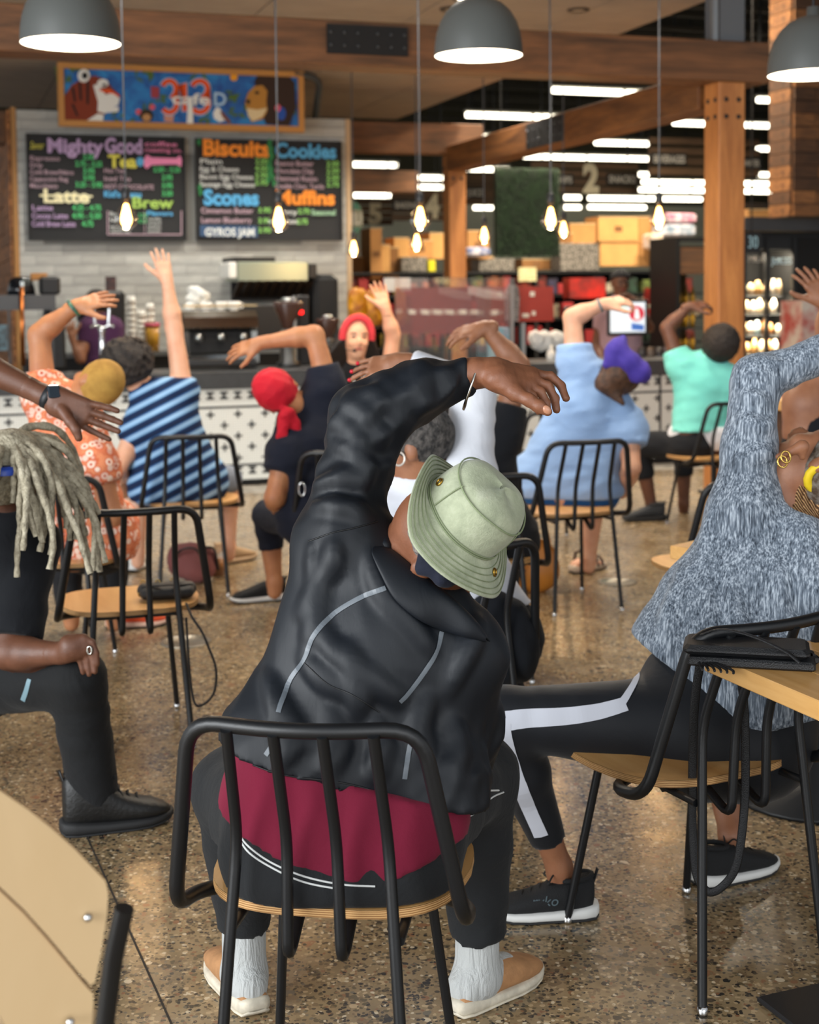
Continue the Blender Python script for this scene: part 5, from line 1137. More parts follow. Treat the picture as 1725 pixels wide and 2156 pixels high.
# ------------------------------------------------ cashier and barista behind the counter
Yc = 13.2
root,P,ax,inv = person('cashier in a black cap, glasses and faded pink shirt behind the counter', Yc,
    dict(pel=(1305,820), chest=(1302,690), neck=(1303,637), head=(1306,595), sl=(1268,662), sr=(1345,662), el=(1255,730), wl=(1275,770,12.95), er=(1368,690), wr=(1335,632,13.0), kl=(1290,920), kr=(1325,920), al=(1290,990), ar=(1325,990)),
    SK_D, cloth('faded pink cotton','#a58a94','#957b87',.9,.3,8), BLACK_T, sleeve=.45, face=(.25,-1,.0), g=1.1, fold=.004, hands={'r':((1318,622,13.0),(1,.3,0),1,.5)}, vox=.015)
L_,F_,U_ = ax; H = P['head']
haircap(root, H, ax, M('black cap twill','#15171c',.9), (.094,.11,.10), (0,0,.03), None, ((0,.03,(0,.25,-1)),), .010, 'cap', lambda s: s.e(H+F_*.13+U_*.045, (.07,.06,.012), ax, .01))
for sg in (-1,1): mbpart(root, 'spectacle_lens', MB().tube([H+L_*(sg*.034+.024*math.cos(t))+F_*.098+U_*(.005+.018*math.sin(t)) for t in [2*math.pi*i/12 for i in range(12)]], .005, 5, closed=True), DARK_S)
mbpart(root, 'mouth', MB().tube([H+L_*.022+F_*.088-U_*.062,H+F_*.097-U_*.060,H-L_*.022+F_*.088-U_*.062], .0055, 6), LIP)
root,P,ax,inv = person('barista in a purple tee leaning over the back counter behind the chrome tap', 12.2,
    dict(pel=(235,800), chest=(212,705), neck=(205,668), head=(203,640), sl=(185,690,12.1), sr=(240,690), el=(170,755,12.0), wl=(152,712,12.0), er=(255,750), wr=(240,790,12.4), kl=(225,900), kr=(250,900), al=(225,980), ar=(250,980)),
    SK_M, cloth('plum cotton','#4d2b4d','#42243f',.9,.3,8), BLACK_T, sleeve=.5, face=(-.8,.5,-.2), fold=.004, vox=.015, hands={'l':((148,690,12.0),(0,-1,0),1,.5)})
haircap(root, P['head'], ax, DARKHAIR, (.10,.115,.105), vox=.011)
# ------------------------------------------------ person at the right edge
root,P,ax,inv = person('person in a black sleeveless top at the right edge, behind the heather grey top', 5.3,
    dict(pel=(1720,1120,5.35), chest=(1760,960,5.35), neck=(1800,870,5.35), head=(1840,810,5.3), sl=(1700,850,5.35), sr=(1850,980,5.3), el=(1765,705,5.4), wl=(1740,640,5.4), er=(1860,1080,5.3), wr=(1800,1120,5.5), kl=(1640,1110,5.7), kr=(1760,1110,5.8), al=(1640,1290,5.7), ar=(1760,1290,5.8)),
    SK_M, BLACK_T, BLACK_T, g=1.3, sleeve=0, face=(0,1,0), arm_g=1.6, hands={'l':((1706,585,5.4),(.3,-1,0),-1,.2)}, vox=.013, hem=((1720,1150,5.3),(0,0,-1)), neckline=True, extra=lambda s,P: s.cut(U(1665,925,5.2), Vector((-.62,0,.78))), body_extra=lambda b,P: b.c(P['sl']+Vector((-.005,0,-.1)), P['sl'], .085, .08, .04), top_name='tank_top')
haircap(root, P['head'], ax, DARKHAIR)
# ================================================================== pendants
DOMEM = M('dark grey enamel','#585b59',.45,bump=.05,bscale=200); DOMEI = M('glowing white enamel inside','#fff4e2',.5,emit=2.6)  # the bulb's light on the reflector enamel is put in as glow
def dome(px, rim, width, label, dia=.40):
    Y = FPX*dia/width; c = U(px, rim, Y); o = thing('dome_pendant', label, 'pendant lamp', c, 0, 'dome pendant lamps'); r = dia/2
    prof = [(r,0),(r*.99,.05),(r*.95,.10),(r*.87,.15),(r*.74,.195),(r*.56,.23),(r*.33,.252),(.03,.262),(.028,.30),(.0,.302)]
    MB().lathe(prof,36).build('shade', DOMEM, o); MB().lathe([(r*.985,.001),(r*.97,.05),(r*.93,.10),(r*.85,.147),(r*.72,.19),(r*.54,.225),(.0,.25)],36).build('reflector', DOMEI, o)
    MB().tube([(0,0,.30),(0,0,6.6-c.z if px>1500 else ZS-c.z)],.006,6).build('cord', MBLK, o)
    b = MB().sphere((0,0,.11),.045,14,10).build('bulb', M('lamp bulb','#fff1d8',.3,emit=20), o)
    l = bpy.data.lights.new('lamp','SPOT'); l.energy = 55; l.color = (1,.87,.70); l.spot_size = R(150); l.spot_blend = .4; l.shadow_soft_size = .08; lo = bpy.data.objects.new('lamp_light', l); COL.objects.link(lo); lo.parent = o; lo.location = (0,0,.04)
dome(149, 92, 207, 'dark grey dome pendant at the top left corner'); dome(1008, 118, 184, 'dark grey dome pendant at the top, right of centre'); dome(1712, 158, 186, 'dark grey dome pendant cut by the right edge')
GLASS = M('clear bulb glass','#fff0dd',.03,trans=1.0,alpha=.35); FIL = M('glowing filament','#ffb45e',.3,emit=26); SOCK = M('black socket','#14161a',.4); CORD = M('grey cord','#4a4c50',.7)
for px,py,w,Y,lab in ((266,458,46,7.6,'hanging over the left menu board'),(587,464,44,8.0,'hanging over the right menu board'),(885,462,42,8.4,'left of the far post, the upper of two'),(1160,462,42,8.7,'in front of the green panel'),(1388,460,40,8.9,'above the big cartons, left of the near post'),(878,512,30,12.0,'below another one, left of the far post'),(1020,497,30,12.4,'just right of the far post'),(1187,485,32,12.3,'just right of the green panel, the smaller one'),(745,525,30,12.6,'beside the right edge of the menu wall')):
    c = U(px,py,Y); o = thing('edison_pendant', 'bare glowing filament bulb '+lab, 'pendant lamp', c, 0, 'filament bulb pendants'); s = .062
    MB().lathe([(.014,.10),(.02,.075),(.045,.04),(.062,0),(.055,-.035),(.03,-.058),(0,-.064)],20).build('globe', GLASS, o)
    MB().lathe([(.0,.075),(.012,.07),(.022,.03),(.03,-.008),(.026,-.032),(.012,-.046),(0,-.048)],14).build('glow_core', FIL, o)
    MB().lathe([(0,.165),(.014,.16),(.022,.15),(.024,.10),(.02,.092),(0,.092)],14).build('socket', SOCK, o); MB().tube([(0,0,.16),(0,0,ZS-c.z if px<1100 or Y<9 else 6.6-c.z)],.005,6).build('cord', CORD, o)
    l = bpy.data.lights.new('bulb','POINT'); l.energy = 9; l.color = (1,.62,.28); l.shadow_soft_size = .03; lo = bpy.data.objects.new('bulb_light', l); COL.objects.link(lo); lo.parent = o; lo.location = (0,0,-.09)
# ================================================================== sign and menu boards
VM = VW-.35
def board(name, x0,y0,x1,y1,v,label,fr,fm,pm,th=.05):
    u0,u1,z0,z1 = rect(x0,y0,x1,y1,v); r = sroot(name, (u0+u1)/2, v, z0, label, 'sign'); 
    sbox('panel', pm, u0+fr*.5,u1-fr*.5,v,v+th,z0+fr*.5,z1-fr*.5,r)
    for a in ((u0,u1,z1-fr,z1),(u0,u1,z0,z0+fr),(u0,u0+fr,z0+fr,z1-fr),(u1-fr,u1,z0+fr,z1-fr)): sbox('frame_bar', fm, a[0],a[1],v-.03,v+th,a[2],a[3],r)
    return r
P_ = lambda n,c,e=.75: M('paint '+n,c,e)
BLU = NT('mural blue', .6); _n = BLU.noise(5,None,5,.6,1); BLUM = BLU.color(BLU.ramp(_n, [(.3,'#123a86'),(.5,'#1b68b4'),(.7,'#2b93d4')]))
mu = board('cafe_sign', 120,131,640,279,VM,'framed painted cafe sign with a tiger, a lion and the number 313',.055,M('golden oak frame','#b9823f',.5),BLUM)
ORA, TDK, WHT, GRN, MANE, LION, PNK = P_('orange','#e0521c'), P_('tiger','#7e3015'), P_('white','#e4e6e2'), P_('leaf','#4d6b2c'), P_('mane','#2f1c12'), P_('lion','#b07c32'), P_('pink','#d9596e')
F = lambda pts,m,off=.012,n='painted_shape': flat(mu,pts,VM,m,n,.004,off)
rv = random.Random(5)
for px,py,n_ in ((135,160,8),(165,150,8),(300,165,9),(330,215,6),(420,165,8),(480,200,9),(500,240,7),(440,250,5),(260,250,6),(615,230,8),(300,235,6)):
    for k in range(n_):
        a = rv.uniform(0,6.28); x = px+rv.uniform(-20,20); y = py+rv.uniform(-13,13); l = rv.uniform(6,12); F([(x-l*math.cos(a),y-l*math.sin(a)),(x+3*math.sin(a),y-3*math.cos(a)),(x+l*math.cos(a),y+l*math.sin(a)),(x-3*math.sin(a),y+3*math.cos(a))],GRN,.006+.0002*k,'leaf')
F([(134,256),(134,205),(150,180),(175,165),(200,160),(222,168),(235,185),(250,200),(252,210),(238,225),(222,240),(195,257)],TDK,.012)
F([(196,180),(206,215),(205,235),(222,240),(230,228),(248,222),(252,208),(236,196),(222,200),(214,190),(206,178)],WHT,.017); F([(178,257),(205,240),(218,242),(216,258)],WHT,.017)
F(ell(176,160,13,14),WHT,.017); F(ell(178,160,6,7),P_('black','#101010'),.022); F(ell(216,176,12,9),WHT,.022); F(ell(219,180,4,3),MATS['paint black'],.027)
F([(206,190),(230,188),(250,200),(252,206),(238,198),(222,196)],ORA,.022); F([(212,226),(230,224),(250,226),(248,236),(225,238)],WHT,.022)
for q in (((150,185),(160,215)),((165,175),(172,212)),((182,172),(186,220)),((150,220),(165,245))): F([q[0],(q[0][0]+5,q[0][1]),q[1],(q[1][0]-4,q[1][1])],MATS['paint black'],.018)
F([(560,262),(545,230),(540,200),(535,170),(545,155),(575,152),(605,158),(620,175),(622,230),(608,265)],MANE,.012)
F([(520,235),(515,215),(522,195),(535,182),(552,180),(562,192),(560,215),(562,235),(552,252),(528,258),(524,245)],LION,.017); F([(518,228),(540,232),(562,228),(552,246),(532,256),(522,246)],P_('cream fur','#d9c79c'),.022); F([(515,212),(526,210),(524,222)],MATS['paint black'],.024); F(ell(540,196,5,3),MATS['paint black'],.024)
F(ell(492,163,8,8),P_('sun','#e8a01c'),.012); F(ell(592,240,9,14),P_('blue jay','#1f4fa8'),.02); F(ell(584,228,6,8),PNK,.022)
F(ell(308,244,14,13),MANE,.015); F(ell(291,236,6,6),PNK,.015); F(ell(320,226,6,6),PNK,.015); F(ell(308,248,9,8),P_('tan muzzle','#b98b5a'),.02)
F([(455,226),(462,228),(472,244),(478,252),(462,258),(450,250),(448,238)],WHT,.015); F([(462,235),(468,236),(486,258),(482,262),(468,248)],P_('spoon','#7a4a3a'),.02)
F([(317,182),(335,184),(334,208),(318,206)],P_('red block','#9a3b46'),.012); F([(344,236),(366,238),(364,258),(346,256)],P_('peach block','#c78f7c'),.012)
def stroke(b, pts, w, v, m, off, name='painted_stroke'):
    P2 = [Vector((x,y)) for x,y in pts]; L, Rr = [], []
    for i in range(len(P2)):
        t = (P2[min(i+1,len(P2)-1)]-P2[max(i-1,0)]).normalized(); n_ = Vector((-t.y,t.x))*w/2; L.append(tuple(P2[i]+n_)); Rr.append(tuple(P2[i]-n_))
    for i in range(len(P2)-1): pass
    return flat(b, L+Rr[::-1], v, m, name, .004, off)
def three(cx, w): return [(cx+w*math.cos(a),188+17*math.sin(a)) for a in [math.pi*(1.12+.1*k) for k in range(13)]]+[(cx+w*1.05*math.cos(a),219+18*math.sin(a)) for a in [math.pi*(1.6+.1*k) for k in range(13)]]
for cx,wd_ in ((356,15),(420,17)):
    stroke(mu, three(cx,wd_), 15, VM, P_('ice blue','#9cc4e6'), .014); stroke(mu, three(cx,wd_), 10, VM, ORA, .02)
stroke(mu, [(376,184),(388,174),(388,236)], 14, VM, MATS['paint ice blue'], .014); stroke(mu, [(377,185),(388,176),(388,235)], 9, VM, ORA, .02)
wtext(mu,'cafe',360,219,24,VM,WHT,80,.03,.02); wtext(mu,'D',448,222,28,VM,P_('pale blue','#a9cbe6'),26,.018,.02); F([(396,205),(404,205),(406,262),(392,262)],WHT,.026)
# the curved bracket that carries the sign
br = sroot('sign_bracket', u1w-.4, VW-.1, zw, 'dark curved steel bracket at the right end of the cafe sign', 'bracket'); a_ = Wv(640,160,VM); b_ = Wv(670,180,VM+.1); c_ = Wv(676,250,VM+.2)
MB().tube(arc([Vector(loc_in(br,a_[0]-.1,VM,a_[1]+.02)),Vector(loc_in(br,b_[0],VM,a_[1]-.02)),Vector(loc_in(br,c_[0],VW+.1,c_[1]))],.2,8),.035,8).build('arm', M('grey bracket','#33383a',.5), br)
CHALK = M('chalkboard','#17181a',.7,var=.15,vscale=2)
VB = VW-.06
m1 = board('menu_board',54,281,393,507,VB,'left chalk menu board headed Mighty Good with coffee, latte and tea prices',.012,MBLK,CHALK); m2 = board('menu_board',411,291,721,507,VB,'right chalk menu board listing biscuits, cookies, scones and muffins',.012,MBLK,CHALK)
LAV,GRE,YEL,ROS,CRM,SKY,ORG,TXT,TXW = P_('lavender chalk','#b79cc4'),P_('green chalk','#4fbf72'),P_('yellow chalk','#d6cf55'),P_('rose chalk','#e88ab4'),P_('cream chalk','#e6dfb4'),P_('sky chalk','#55a6d6'),P_('orange chalk','#ef8f2e'),P_('mauve chalk','#b59aa6'),P_('white chalk','#cfd3d0')
T = lambda b,s,x,y,h,m,w=None,bold=.0,sh=0: wtext(b,s,x,y,h,VB,m,w,.032,bold,'LEFT',sh)
T(m1,'Mighty',98,321,30,LAV,118,.035); T(m1,'Good',220,322,32,LAV,78,.035); T(m1,'coffee',303,308,10,ROS,68,.01); T(m1,'roasting co.',303,320,9,ROS,78,.01); T(m1,'Savor',62,314,16,YEL,30,0,.3)
for i,(s_,w) in enumerate((('Espresso',62),('Drip',26),('Cold Brew/Nitro',92),('Cappuccino Reg',80),('Macchiato',58))): T(m1,s_,62,338+i*14.5,10,TXT,w,.008)
for i,s_ in enumerate(('2.50','2.75 - 3.25','3.95','3.95','3.25 - 3.95')): T(m1,s_,174 if len(s_)<6 else 158,336+i*14.5,11,GRE,24 if len(s_)<6 else 56,.02)
T(m1,'Latte',90,426,28,CRM,96,.035); F2 = lambda b,p,m,n='chalk_mark': flat(b,p,VB,m,n,.003,.032); F2(m1,[(83,410),(194,412),(194,416),(83,414)],CRM)
for i,(s_,w) in enumerate((('Latte',44),('Cocoa Latte',76),('Cold Brew Latte',92))): T(m1,s_,66,443+i*17,12,LAV,w,.01)
for i,s_ in enumerate(('4.25 - 4.75','4.95 - 5.50','4.75')): T(m1,s_,172 if len(s_)<6 else 152,443+i*17,12,GRE,24 if len(s_)<6 else 60,.02)
T(m1,'Tea',228,352,26,YEL,60,.04); F2(m1,ell(294,341,8,10),SKY); F2(m1,[(302,336),(308,326),(318,332),(370,334),(378,328),(382,338),(380,352),(370,346),(318,348),(308,356),(302,350)],ROS); T(m1,'Sweets',314,346,12,P_('deep pink chalk','#b04e80'),54,.01)
for i,(s_,w) in enumerate((('Hot Tea',42),('Iced Tea',56),('HOT CHOCOLATE',104))): T(m1,s_,218,364+i*17,10,TXT,w,.008)
for i,s_ in enumerate(('2.50 - 3.25','2.95','3.95','3.50')): T(m1,s_,340 if len(s_)<6 else 322,362+i*17,11,GRE,22 if len(s_)<6 else 56,.02)
T(m1,"Kid's Menu",218,415,13,SKY,78,.03); T(m1,'Brew',276,438,24,P_('lime chalk','#9fc25a'),86,.02)
for a_ in (((225,444),(227,444),(227,495),(225,495)),((225,493),(382,493),(382,495),(225,495)),((380,444),(382,444),(382,495),(380,495)),((303,444),(304,444),(304,494),(303,494))): F2(m1,a_,TXT)
T(m1,'Roast',230,455,9,TXW,30); T(m1,'Nitro',230,468,9,TXW,30); T(m1,'3.50',290,458,9,GRE,18); T(m1,'4.50',290,470,9,GRE,18); T(m1,'Flavors',308,454,10,SKY,54,.02)
for i,s_ in enumerate(('vanilla','caramel','hazelnut','lavender')): T(m1,s_,310,464+i*8.5,6,TXW,28)
for i,s_ in enumerate(('light roast','medium','dark')): T(m1,s_,230,479+i*6,4.5,TXW,44)
T(m2,'Biscuits',425,327,34,ORG,140,.04); T(m2,'Cookies',578,331,30,SKY,128,.035)
for i,(s_,w) in enumerate((('Plain',46),('Egg & Cheese',82),('Bacon Egg Cheese',112),('Sausage Egg Cheese',116))): T(m2,s_,419,345+i*16,11,TXW,w,.012)
for i in range(4): T(m2,('2.50','4.50','5.95','5.95')[i],536,345+i*15,12,P_('pale green chalk','#86c463'),26,.02)
for i,(s_,w) in enumerate((('Peanut Butter',80),('Chocolate Chip',80),('Oatmeal Raisin',88),('Double Choc. Turtle',102))): T(m2,s_,578,349+i*16,11,TXT,w,.01)
for i in range(4): T(m2,('2.50','2.50','2.50','2.75')[i],686,350+i*14.5,11,MATS['paint pale green chalk'],26,.02)
T(m2,'Scones',428,431,32,SKY,116,.04); T(m2,'Muffins',578,430,30,ORG,124,.035)
for i,(s_,w) in enumerate((('Cinnamon Butter',110),('Lemon Blueberry',106))): T(m2,s_,422,449+i*20,12,TXT,w,.012)
T(m2,'Berry',578,452,11,TXW,45,.01); T(m2,'2.75',626,450,11,MATS['paint pale green chalk'],24,.02); T(m2,'Seasonal',654,453,12,P_('mint chalk','#9fc9a5'),50,.01); T(m2,'Lemon',578,471,11,TXW,45,.01); T(m2,'2.75',624,472,11,MATS['paint pale green chalk'],22,.02)
F2(m2,[(420,474),(540,476),(542,500),(420,498)],P_('slate chalk','#2e4a6b')); wtext(m2,'GYROS JAM',430,497,17,VB,TXW,104,.037,.03)
for x,y in ((542,448),(542,470),(542,490)): T(m2,'3.95',x,y,11,MATS['paint pale green chalk'],26,.02)
LEAFC = P_('vine chalk','#2a7a44')
for k in range(16):
    x,y = (568+rv.uniform(-6,6), 300+k*7.2) if k<13 else (418+rv.uniform(-4,4), (300,395,405)[k-13]); a = rv.uniform(-1,1); F2(m2,[(x,y-9),(x+5+3*a,y),(x,y+9),(x-5+3*a,y)],LEAFC,'vine_leaf')
# ================================================================== counter
VC = 10.85
zt_ = Wv(560,816,VC)[1]; zl1 = Wv(560,854,VC)[1]; zl2 = Wv(560,976,VC)[1]
ct = sroot('service_counter', 3.1, VC, 0, 'long service counter with white mosaic front and black crosses', 'counter')
TILW = NT('white mosaic', .35); _v = TILW.voro(55, None, rnd=0); TILM = TILW.color(TILW.ramp(_v, [(.0,'#e6e8e4'),(.5,'#dfe2de'),(.62,'#c6cac6')]))
CU0, CU1 = -.6, 6.25
sbox('front_panel', TILM, CU0, CU1, VC, VC+.06, .05, zt_, ct); sbox('carcass', MBLKM, CU0, CU1, VC+.061, VC+.65, .05, zt_, ct); sbox('plinth', MBLKM, CU0, CU1, VC+.03, VC+.6, 0, .05, ct)
MT = M('black mosaic','#26292c',.4)
for z in (zl1,zl2): sbox('mosaic_line', MT, CU0, CU1, VC-.003, VC, z-.008, z+.008, ct)
sbox('mosaic_line', MT, 5.88, 5.90, VC-.003, VC, .06, zt_, ct)
s = .031; pm = MB()
pm.box(-s,s,-.003,0,-s*.24,s*.24).box(-s*.24,s*.24,-.003,0,s*.24,s).box(-s*.24,s*.24,-.003,0,-s,-s*.24); pme = pm.mesh('cross_motif', MT)
hm = MB().box(-.03,.03,-.003,0,.012,.03).box(-.03,.03,-.003,0,-.03,-.012).box(-.011,.011,-.003,0,-.012,.012); hme = hm.mesh('bar_motif', MT)
def motif(name, me, u, z): o = obj(name, me, ct); o.location = loc_in(ct,u,VC,z)
uu = .3; c = 0
du = .107; nz = 5; dz = (zl1-zl2)/5.3
while uu < CU1-.05:
    for r_ in range(nz):
        if (c+r_)%2 == 0: motif('cross_motif', pme, uu, zl2+dz*(r_+.65))
    if c%1 == 0: motif('bar_motif', hme, uu, (zl2+.05)/2+.015); motif('bar_motif', hme, uu, (zl1+zt_)/2+.02)
    uu += du; c += 1
zc0 = zt_; zc1 = Wv(560,778,VC)[1]
zc1 = min(zc1, zt_+.13)
sbox('countertop', M('dark stone counter','#3a3c3e',.35,var=.1,vscale=30), CU0, CU1+.05, VC-.03, VC+.72, zc0, zc1, label='dark grey stone slab on top of the mosaic counter', cat='countertop')
ZC = zc1
# pale runner of scuffed concrete before the counter
tag(sbox('floor_strip', M('pale worn concrete','#b9b4aa',.5,col2='#8f887c',vscale=9), CU0, CU1, VC-.42, VC-.02, 0, .002), kind='structure')
# back counter along the menu wall
bc = sroot('back_counter', 2.3, VW-.5, 0, 'black back counter along the grey tiled wall', 'counter'); sbox('carcass', MBLKM, u0w+.02, u1w-.02, VW-.62, VW-.01, 0, .92, bc); sbox('worktop', M('steel worktop','#8b8d8c',.3,.9), u0w+.01, u1w-.01, VW-.65, VW-.005, .92, .96, bc)
# ================================================================== on and behind the counter
STEEL = M('brushed steel','#a9aaa6',.28,1); STEELD = M('dark steel','#4a4b4c',.35,.9); PORC = M('white porcelain','#e8e6e0',.3); PAPER = M('white paper','#dcdcd6',.8)
COPPER = M('copper pipe','#b8703c',.3,1); BROWNP = M('smoked hopper plastic','#4a3128',.25,trans=.2); AMBER = M('iced tea','#b98a2a',.15,trans=.3); RED = M('red print','#9c2a2c',.6)
VK = 11.25; VS = 16.2
def kroot(name, x, y, v, label, cat, group=None):
    u,z = Wv(x,y,v); return sroot(name, u, v, z, label, cat, group)
def prect(parent, name, m, x0,y0,x1,y1,v,dep,bev=0,off=0):
    u0,u1,z0,z1 = rect(x0,y0,x1,y1,v); return sbox(name, m, u0,u1,v+off,v+off+dep,z0,z1,parent,bev)
def single(name, label, cat, m, x0,y0,x1,y1,v,dep,bev=0,group=None,floor=None):
    u0,u1,z0,z1 = rect(x0,y0,x1,y1,v)
    if floor is not None: z0 = floor
    return sbox(name, m, u0,u1,v,v+dep,z0,z1,None,bev,label,cat,group)
def onplane(v,x0,x1): return rect(x0,700,x1,700,v)[:2]
# espresso machine
u0,u1 = onplane(VK,388,545); em = sroot('espresso_machine',(u0+u1)/2,VK,ZC,'chrome espresso machine with cups on top, on the counter','coffee machine'); zt = Wv(460,655,VK)[1]
pr = [(0,.06),(.52,.06),(.52,.50),(.40,.56),(.10,.56),(.03,.50),(.0,.40),(.06,.36),(.06,.16),(0,.14)]; H_ = zt-ZC; pr = [(a,b/.56*H_) for a,b in pr]
MB().prism(pr, -(u1-u0)/2, (u1-u0)/2, 'yz').build('body', M('polished chrome','#b8b6b0',.12,1), em, fixn=True)
sbox('drip_tray', STEELD, u0+.03,u1-.03,VK-.03,VK+.1,ZC+.04,ZC+.08,em); sbox('cup_rail', M('gold-lit rail','#c9b184',.2,1), u0+.0,u1-.0,VK+.03,VK+.05,zt+.035,zt+.05,em)
sbox('panel', MBLKM, u0+.05,u1-.05,VK+.045,VK+.062,ZC+.16/.56*H_,ZC+.36/.56*H_,em)
for k in range(3):
    uu = u0+(u1-u0)*(.2+.3*k); o = MB().lathe([(0,0),(.03,0),(.035,.03),(.03,.06),(0,.06)],14).build('group_head', STEEL, em); o.location = loc_in(em,uu,VK+.03,ZC+.27/.56*H_); MB().tube([(0,-.02,.02),(0,-.13,.0)],.012,8).build('portafilter', MBLK, o)
for s_ in (-1,1):
    for dv in (.05,.45): sbox('foot', MBLK, (u0+u1)/2+s_*(u1-u0)*.45-.02,(u0+u1)/2+s_*(u1-u0)*.45+.02,VK+dv,VK+dv+.04,ZC,ZC+.06/.56*H_,em)
for i,(x,y,r_) in enumerate(((437,648,.042),(470,650,.045),(497,648,.052))):
    uu = Wv(x,y,VK+.12)[0]; c = sroot('cup',uu,VK+.2,zt,'white cup on the espresso machine, %s of the row'%('left','middle','right')[i],'cup','cups on the espresso machine')
    MB().lathe([(0,0),(r_*.6,0),(r_*.85,.03),(r_,.075),(r_*.95,.075),(r_*.8,.03),(0,.01)],18).build('bowl', PORC, c); MB().tube([(r_*.9,0,.06),(r_*1.4,0,.055),(r_*1.4,0,.025),(r_*.8,0,.02)],.006,6).build('handle', PORC, c)
cl = kroot('towel',410,655,VK+.3,'crumpled white towel piled on the espresso machine','towel'); s = Sdf()
for k in range(12): s.e(S(Wv(398+(k*17%38),640,VK+.3)[0],VK+.28+.03*(k%3),zt+.03+.018*(k*7%9)), (.04,.04,.032), None, .02)
v_,q_ = s.tris(.012, folds(.012,60,None,4)); cl.rotation_euler = (0,0,0); obj('cloth', np_mesh('cloth',[(v_-np.array(cl.location),q_)],PAPER), cl)
# grinders
def grinder(x, v, h, label, sc=1.0):
    uu = Wv(x,700,v)[0]; g_ = sroot('coffee_grinder',uu,v,ZC,label,'coffee grinder','coffee grinders')
    MB().lathe([(0,0),(.10*sc,0),(.10*sc,.03),(.07*sc,.05),(.075*sc,h*.52),(.05*sc,h*.58)],20).build('body', STEELD, g_); MB().lathe([(.045*sc,h*.58),(.05*sc,h*.62),(.125*sc,h*.96),(.12*sc,h),(0,h)],20).build('hopper', BROWNP, g_); MB().lathe([(0,h),(.06*sc,h),(.05*sc,h+.03),(0,h+.035)],16).build('lid', STEEL, g_); MB().tube([(0,-.06,h*.4),(0,-.16,h*.38)],.02,8).build('chute', STEEL, g_)
hz = Wv(607,635,VK)[1]-ZC
grinder(607,VK+.15,hz,'coffee grinder with a tall brown hopper beside the espresso machine'); grinder(690,VK+.25,hz*.72,'smaller coffee grinder left of the instructor',.8)
single('water_boiler','narrow black water boiler with a red light beside the brown grinder','boiler',MBLK,628,622,652,700,VK+.3,.25,.01,None,ZC)
bo = single('tap_handle','pale steel pipe stand beside the brown grinder','pipe',STEEL,618,625,625,700,VK+.1,.03,.005,None,ZC)
rl = kroot('indicator_light',634,654,VK+.28,'small red indicator light on the black boiler','light'); MB().lathe([(0,-.03),(.018,-.03),(.02,0)],12).build('lens', M('red led','#ff1b1b',.3,emit=4), rl)
# extraction hood and oven against the wall
hd = kroot('oven_hood',575,600,13.3,'stainless extraction hood with slatted filters on the tiled wall','hood')
prect(hd,'canopy',M('green grey steel','#8f9a8c',.35,.7),500,551,650,592,13.3,.6,.01); prect(hd,'end_cap',PAPER,482,552,499,586,13.3,.5,.01); prect(hd,'end_cap',MBLK,650,555,668,586,13.3,.5,.01); prect(hd,'duct',MBLK,490,541,580,551,13.35,.5)
for k in range(9):
    x = 500+k*18; P4 = [Wv(x+4,592,13.3),Wv(x+16,592,13.3),Wv(x+8,626,13.5),Wv(x-6,626,13.5)]; uc,zc = P4[0]
    MB().add([Vector((P4[0][0]-uc,0,P4[0][1]-zc)),Vector((P4[1][0]-uc,0,P4[1][1]-zc)),Vector((P4[2][0]-uc,.3,P4[2][1]-zc)),Vector((P4[3][0]-uc,.3,P4[3][1]-zc)),Vector((P4[0][0]-uc,.03,P4[0][1]-zc)),Vector((P4[1][0]-uc,.03,P4[1][1]-zc)),Vector((P4[2][0]-uc,.33,P4[2][1]-zc)),Vector((P4[3][0]-uc,.33,P4[3][1]-zc))],[(0,1,2,3),(7,6,5,4),(0,4,5,1),(1,5,6,2),(2,6,7,3),(3,7,4,0)]).build('filter_slat', M('filter steel','#5e5044',.35,.8), hd).location = loc_in(hd,uc,13.3,zc)
prect(hd,'filter_back',MBLKM,488,592,664,632,13.66,.05)
single('convection_oven','black convection oven on the back counter under the hood','oven',MBLK,500,640,650,700,13.35,.5,.02,None,.96)
ov = single('bread_oven','black arched oven with a warm top light at the right end of the tiled wall','oven',MBLKM,662,578,716,690,13.3,.5,.05,None,.96)
# left: brewers
sh = kroot('steel_shelf',55,640,11.6,'steel shelf holding black brewers at the left edge','shelf'); prect(sh,'board',STEELD,-60,622,118,652,11.6,.5)
for x in (20,112): prect(sh,'upright',STEELD,x-4,652,x+4,790,11.65,.04)
def lobj(name,label,cat,x,y,v,prof,m,zb=None,group=None,extra=None):
    u,z = Wv(x,y,v); z = zb if zb is not None else z; o = sroot(name,u,v,z,label,cat,group); MB().lathe(prof,20).build('body',m,o)
    if extra: extra(o)
    return o
zs = Wv(55,622,11.8)[1]
lobj('coffee_brewer','round black coffee brewer on the steel shelf at the left edge','brewer',45,622,11.8,[(0,0),(.115,0),(.105,.06),(.09,.12),(.06,.145),(0,.15)],M('gloss black','#111317',.15),zs,None,lambda o: MB().box(-.012,.012,-.12,-.10,.02,.11,.003).build('gauge',M('pale gauge','#c8d4da',.3),o))
single('coffee_grinder','dark twin-hopper grinder on the steel shelf behind the raised bracelet arm','coffee grinder',MBLK,84,582,128,622,11.75,.2,.02,'coffee grinders',zs)
single('carton','small brown carton on top of the dark grinder, left of the tiled wall','box',M('kraft carton','#b07a44',.8,var=.08,vscale=6),66,575,100,590,11.9,.15)
lobj('copper_pipe','thin upright copper pipe behind the raised bracelet arm','pipe',49,770,11.55,[(0,0),(.018,0),(.018,.62),(0,.62)],COPPER)
single('beverage_dispenser','tall black drink dispenser behind the outstretched watch arm','dispenser',MBLK,95,650,140,770,11.9,.3,.02,None,ZC)
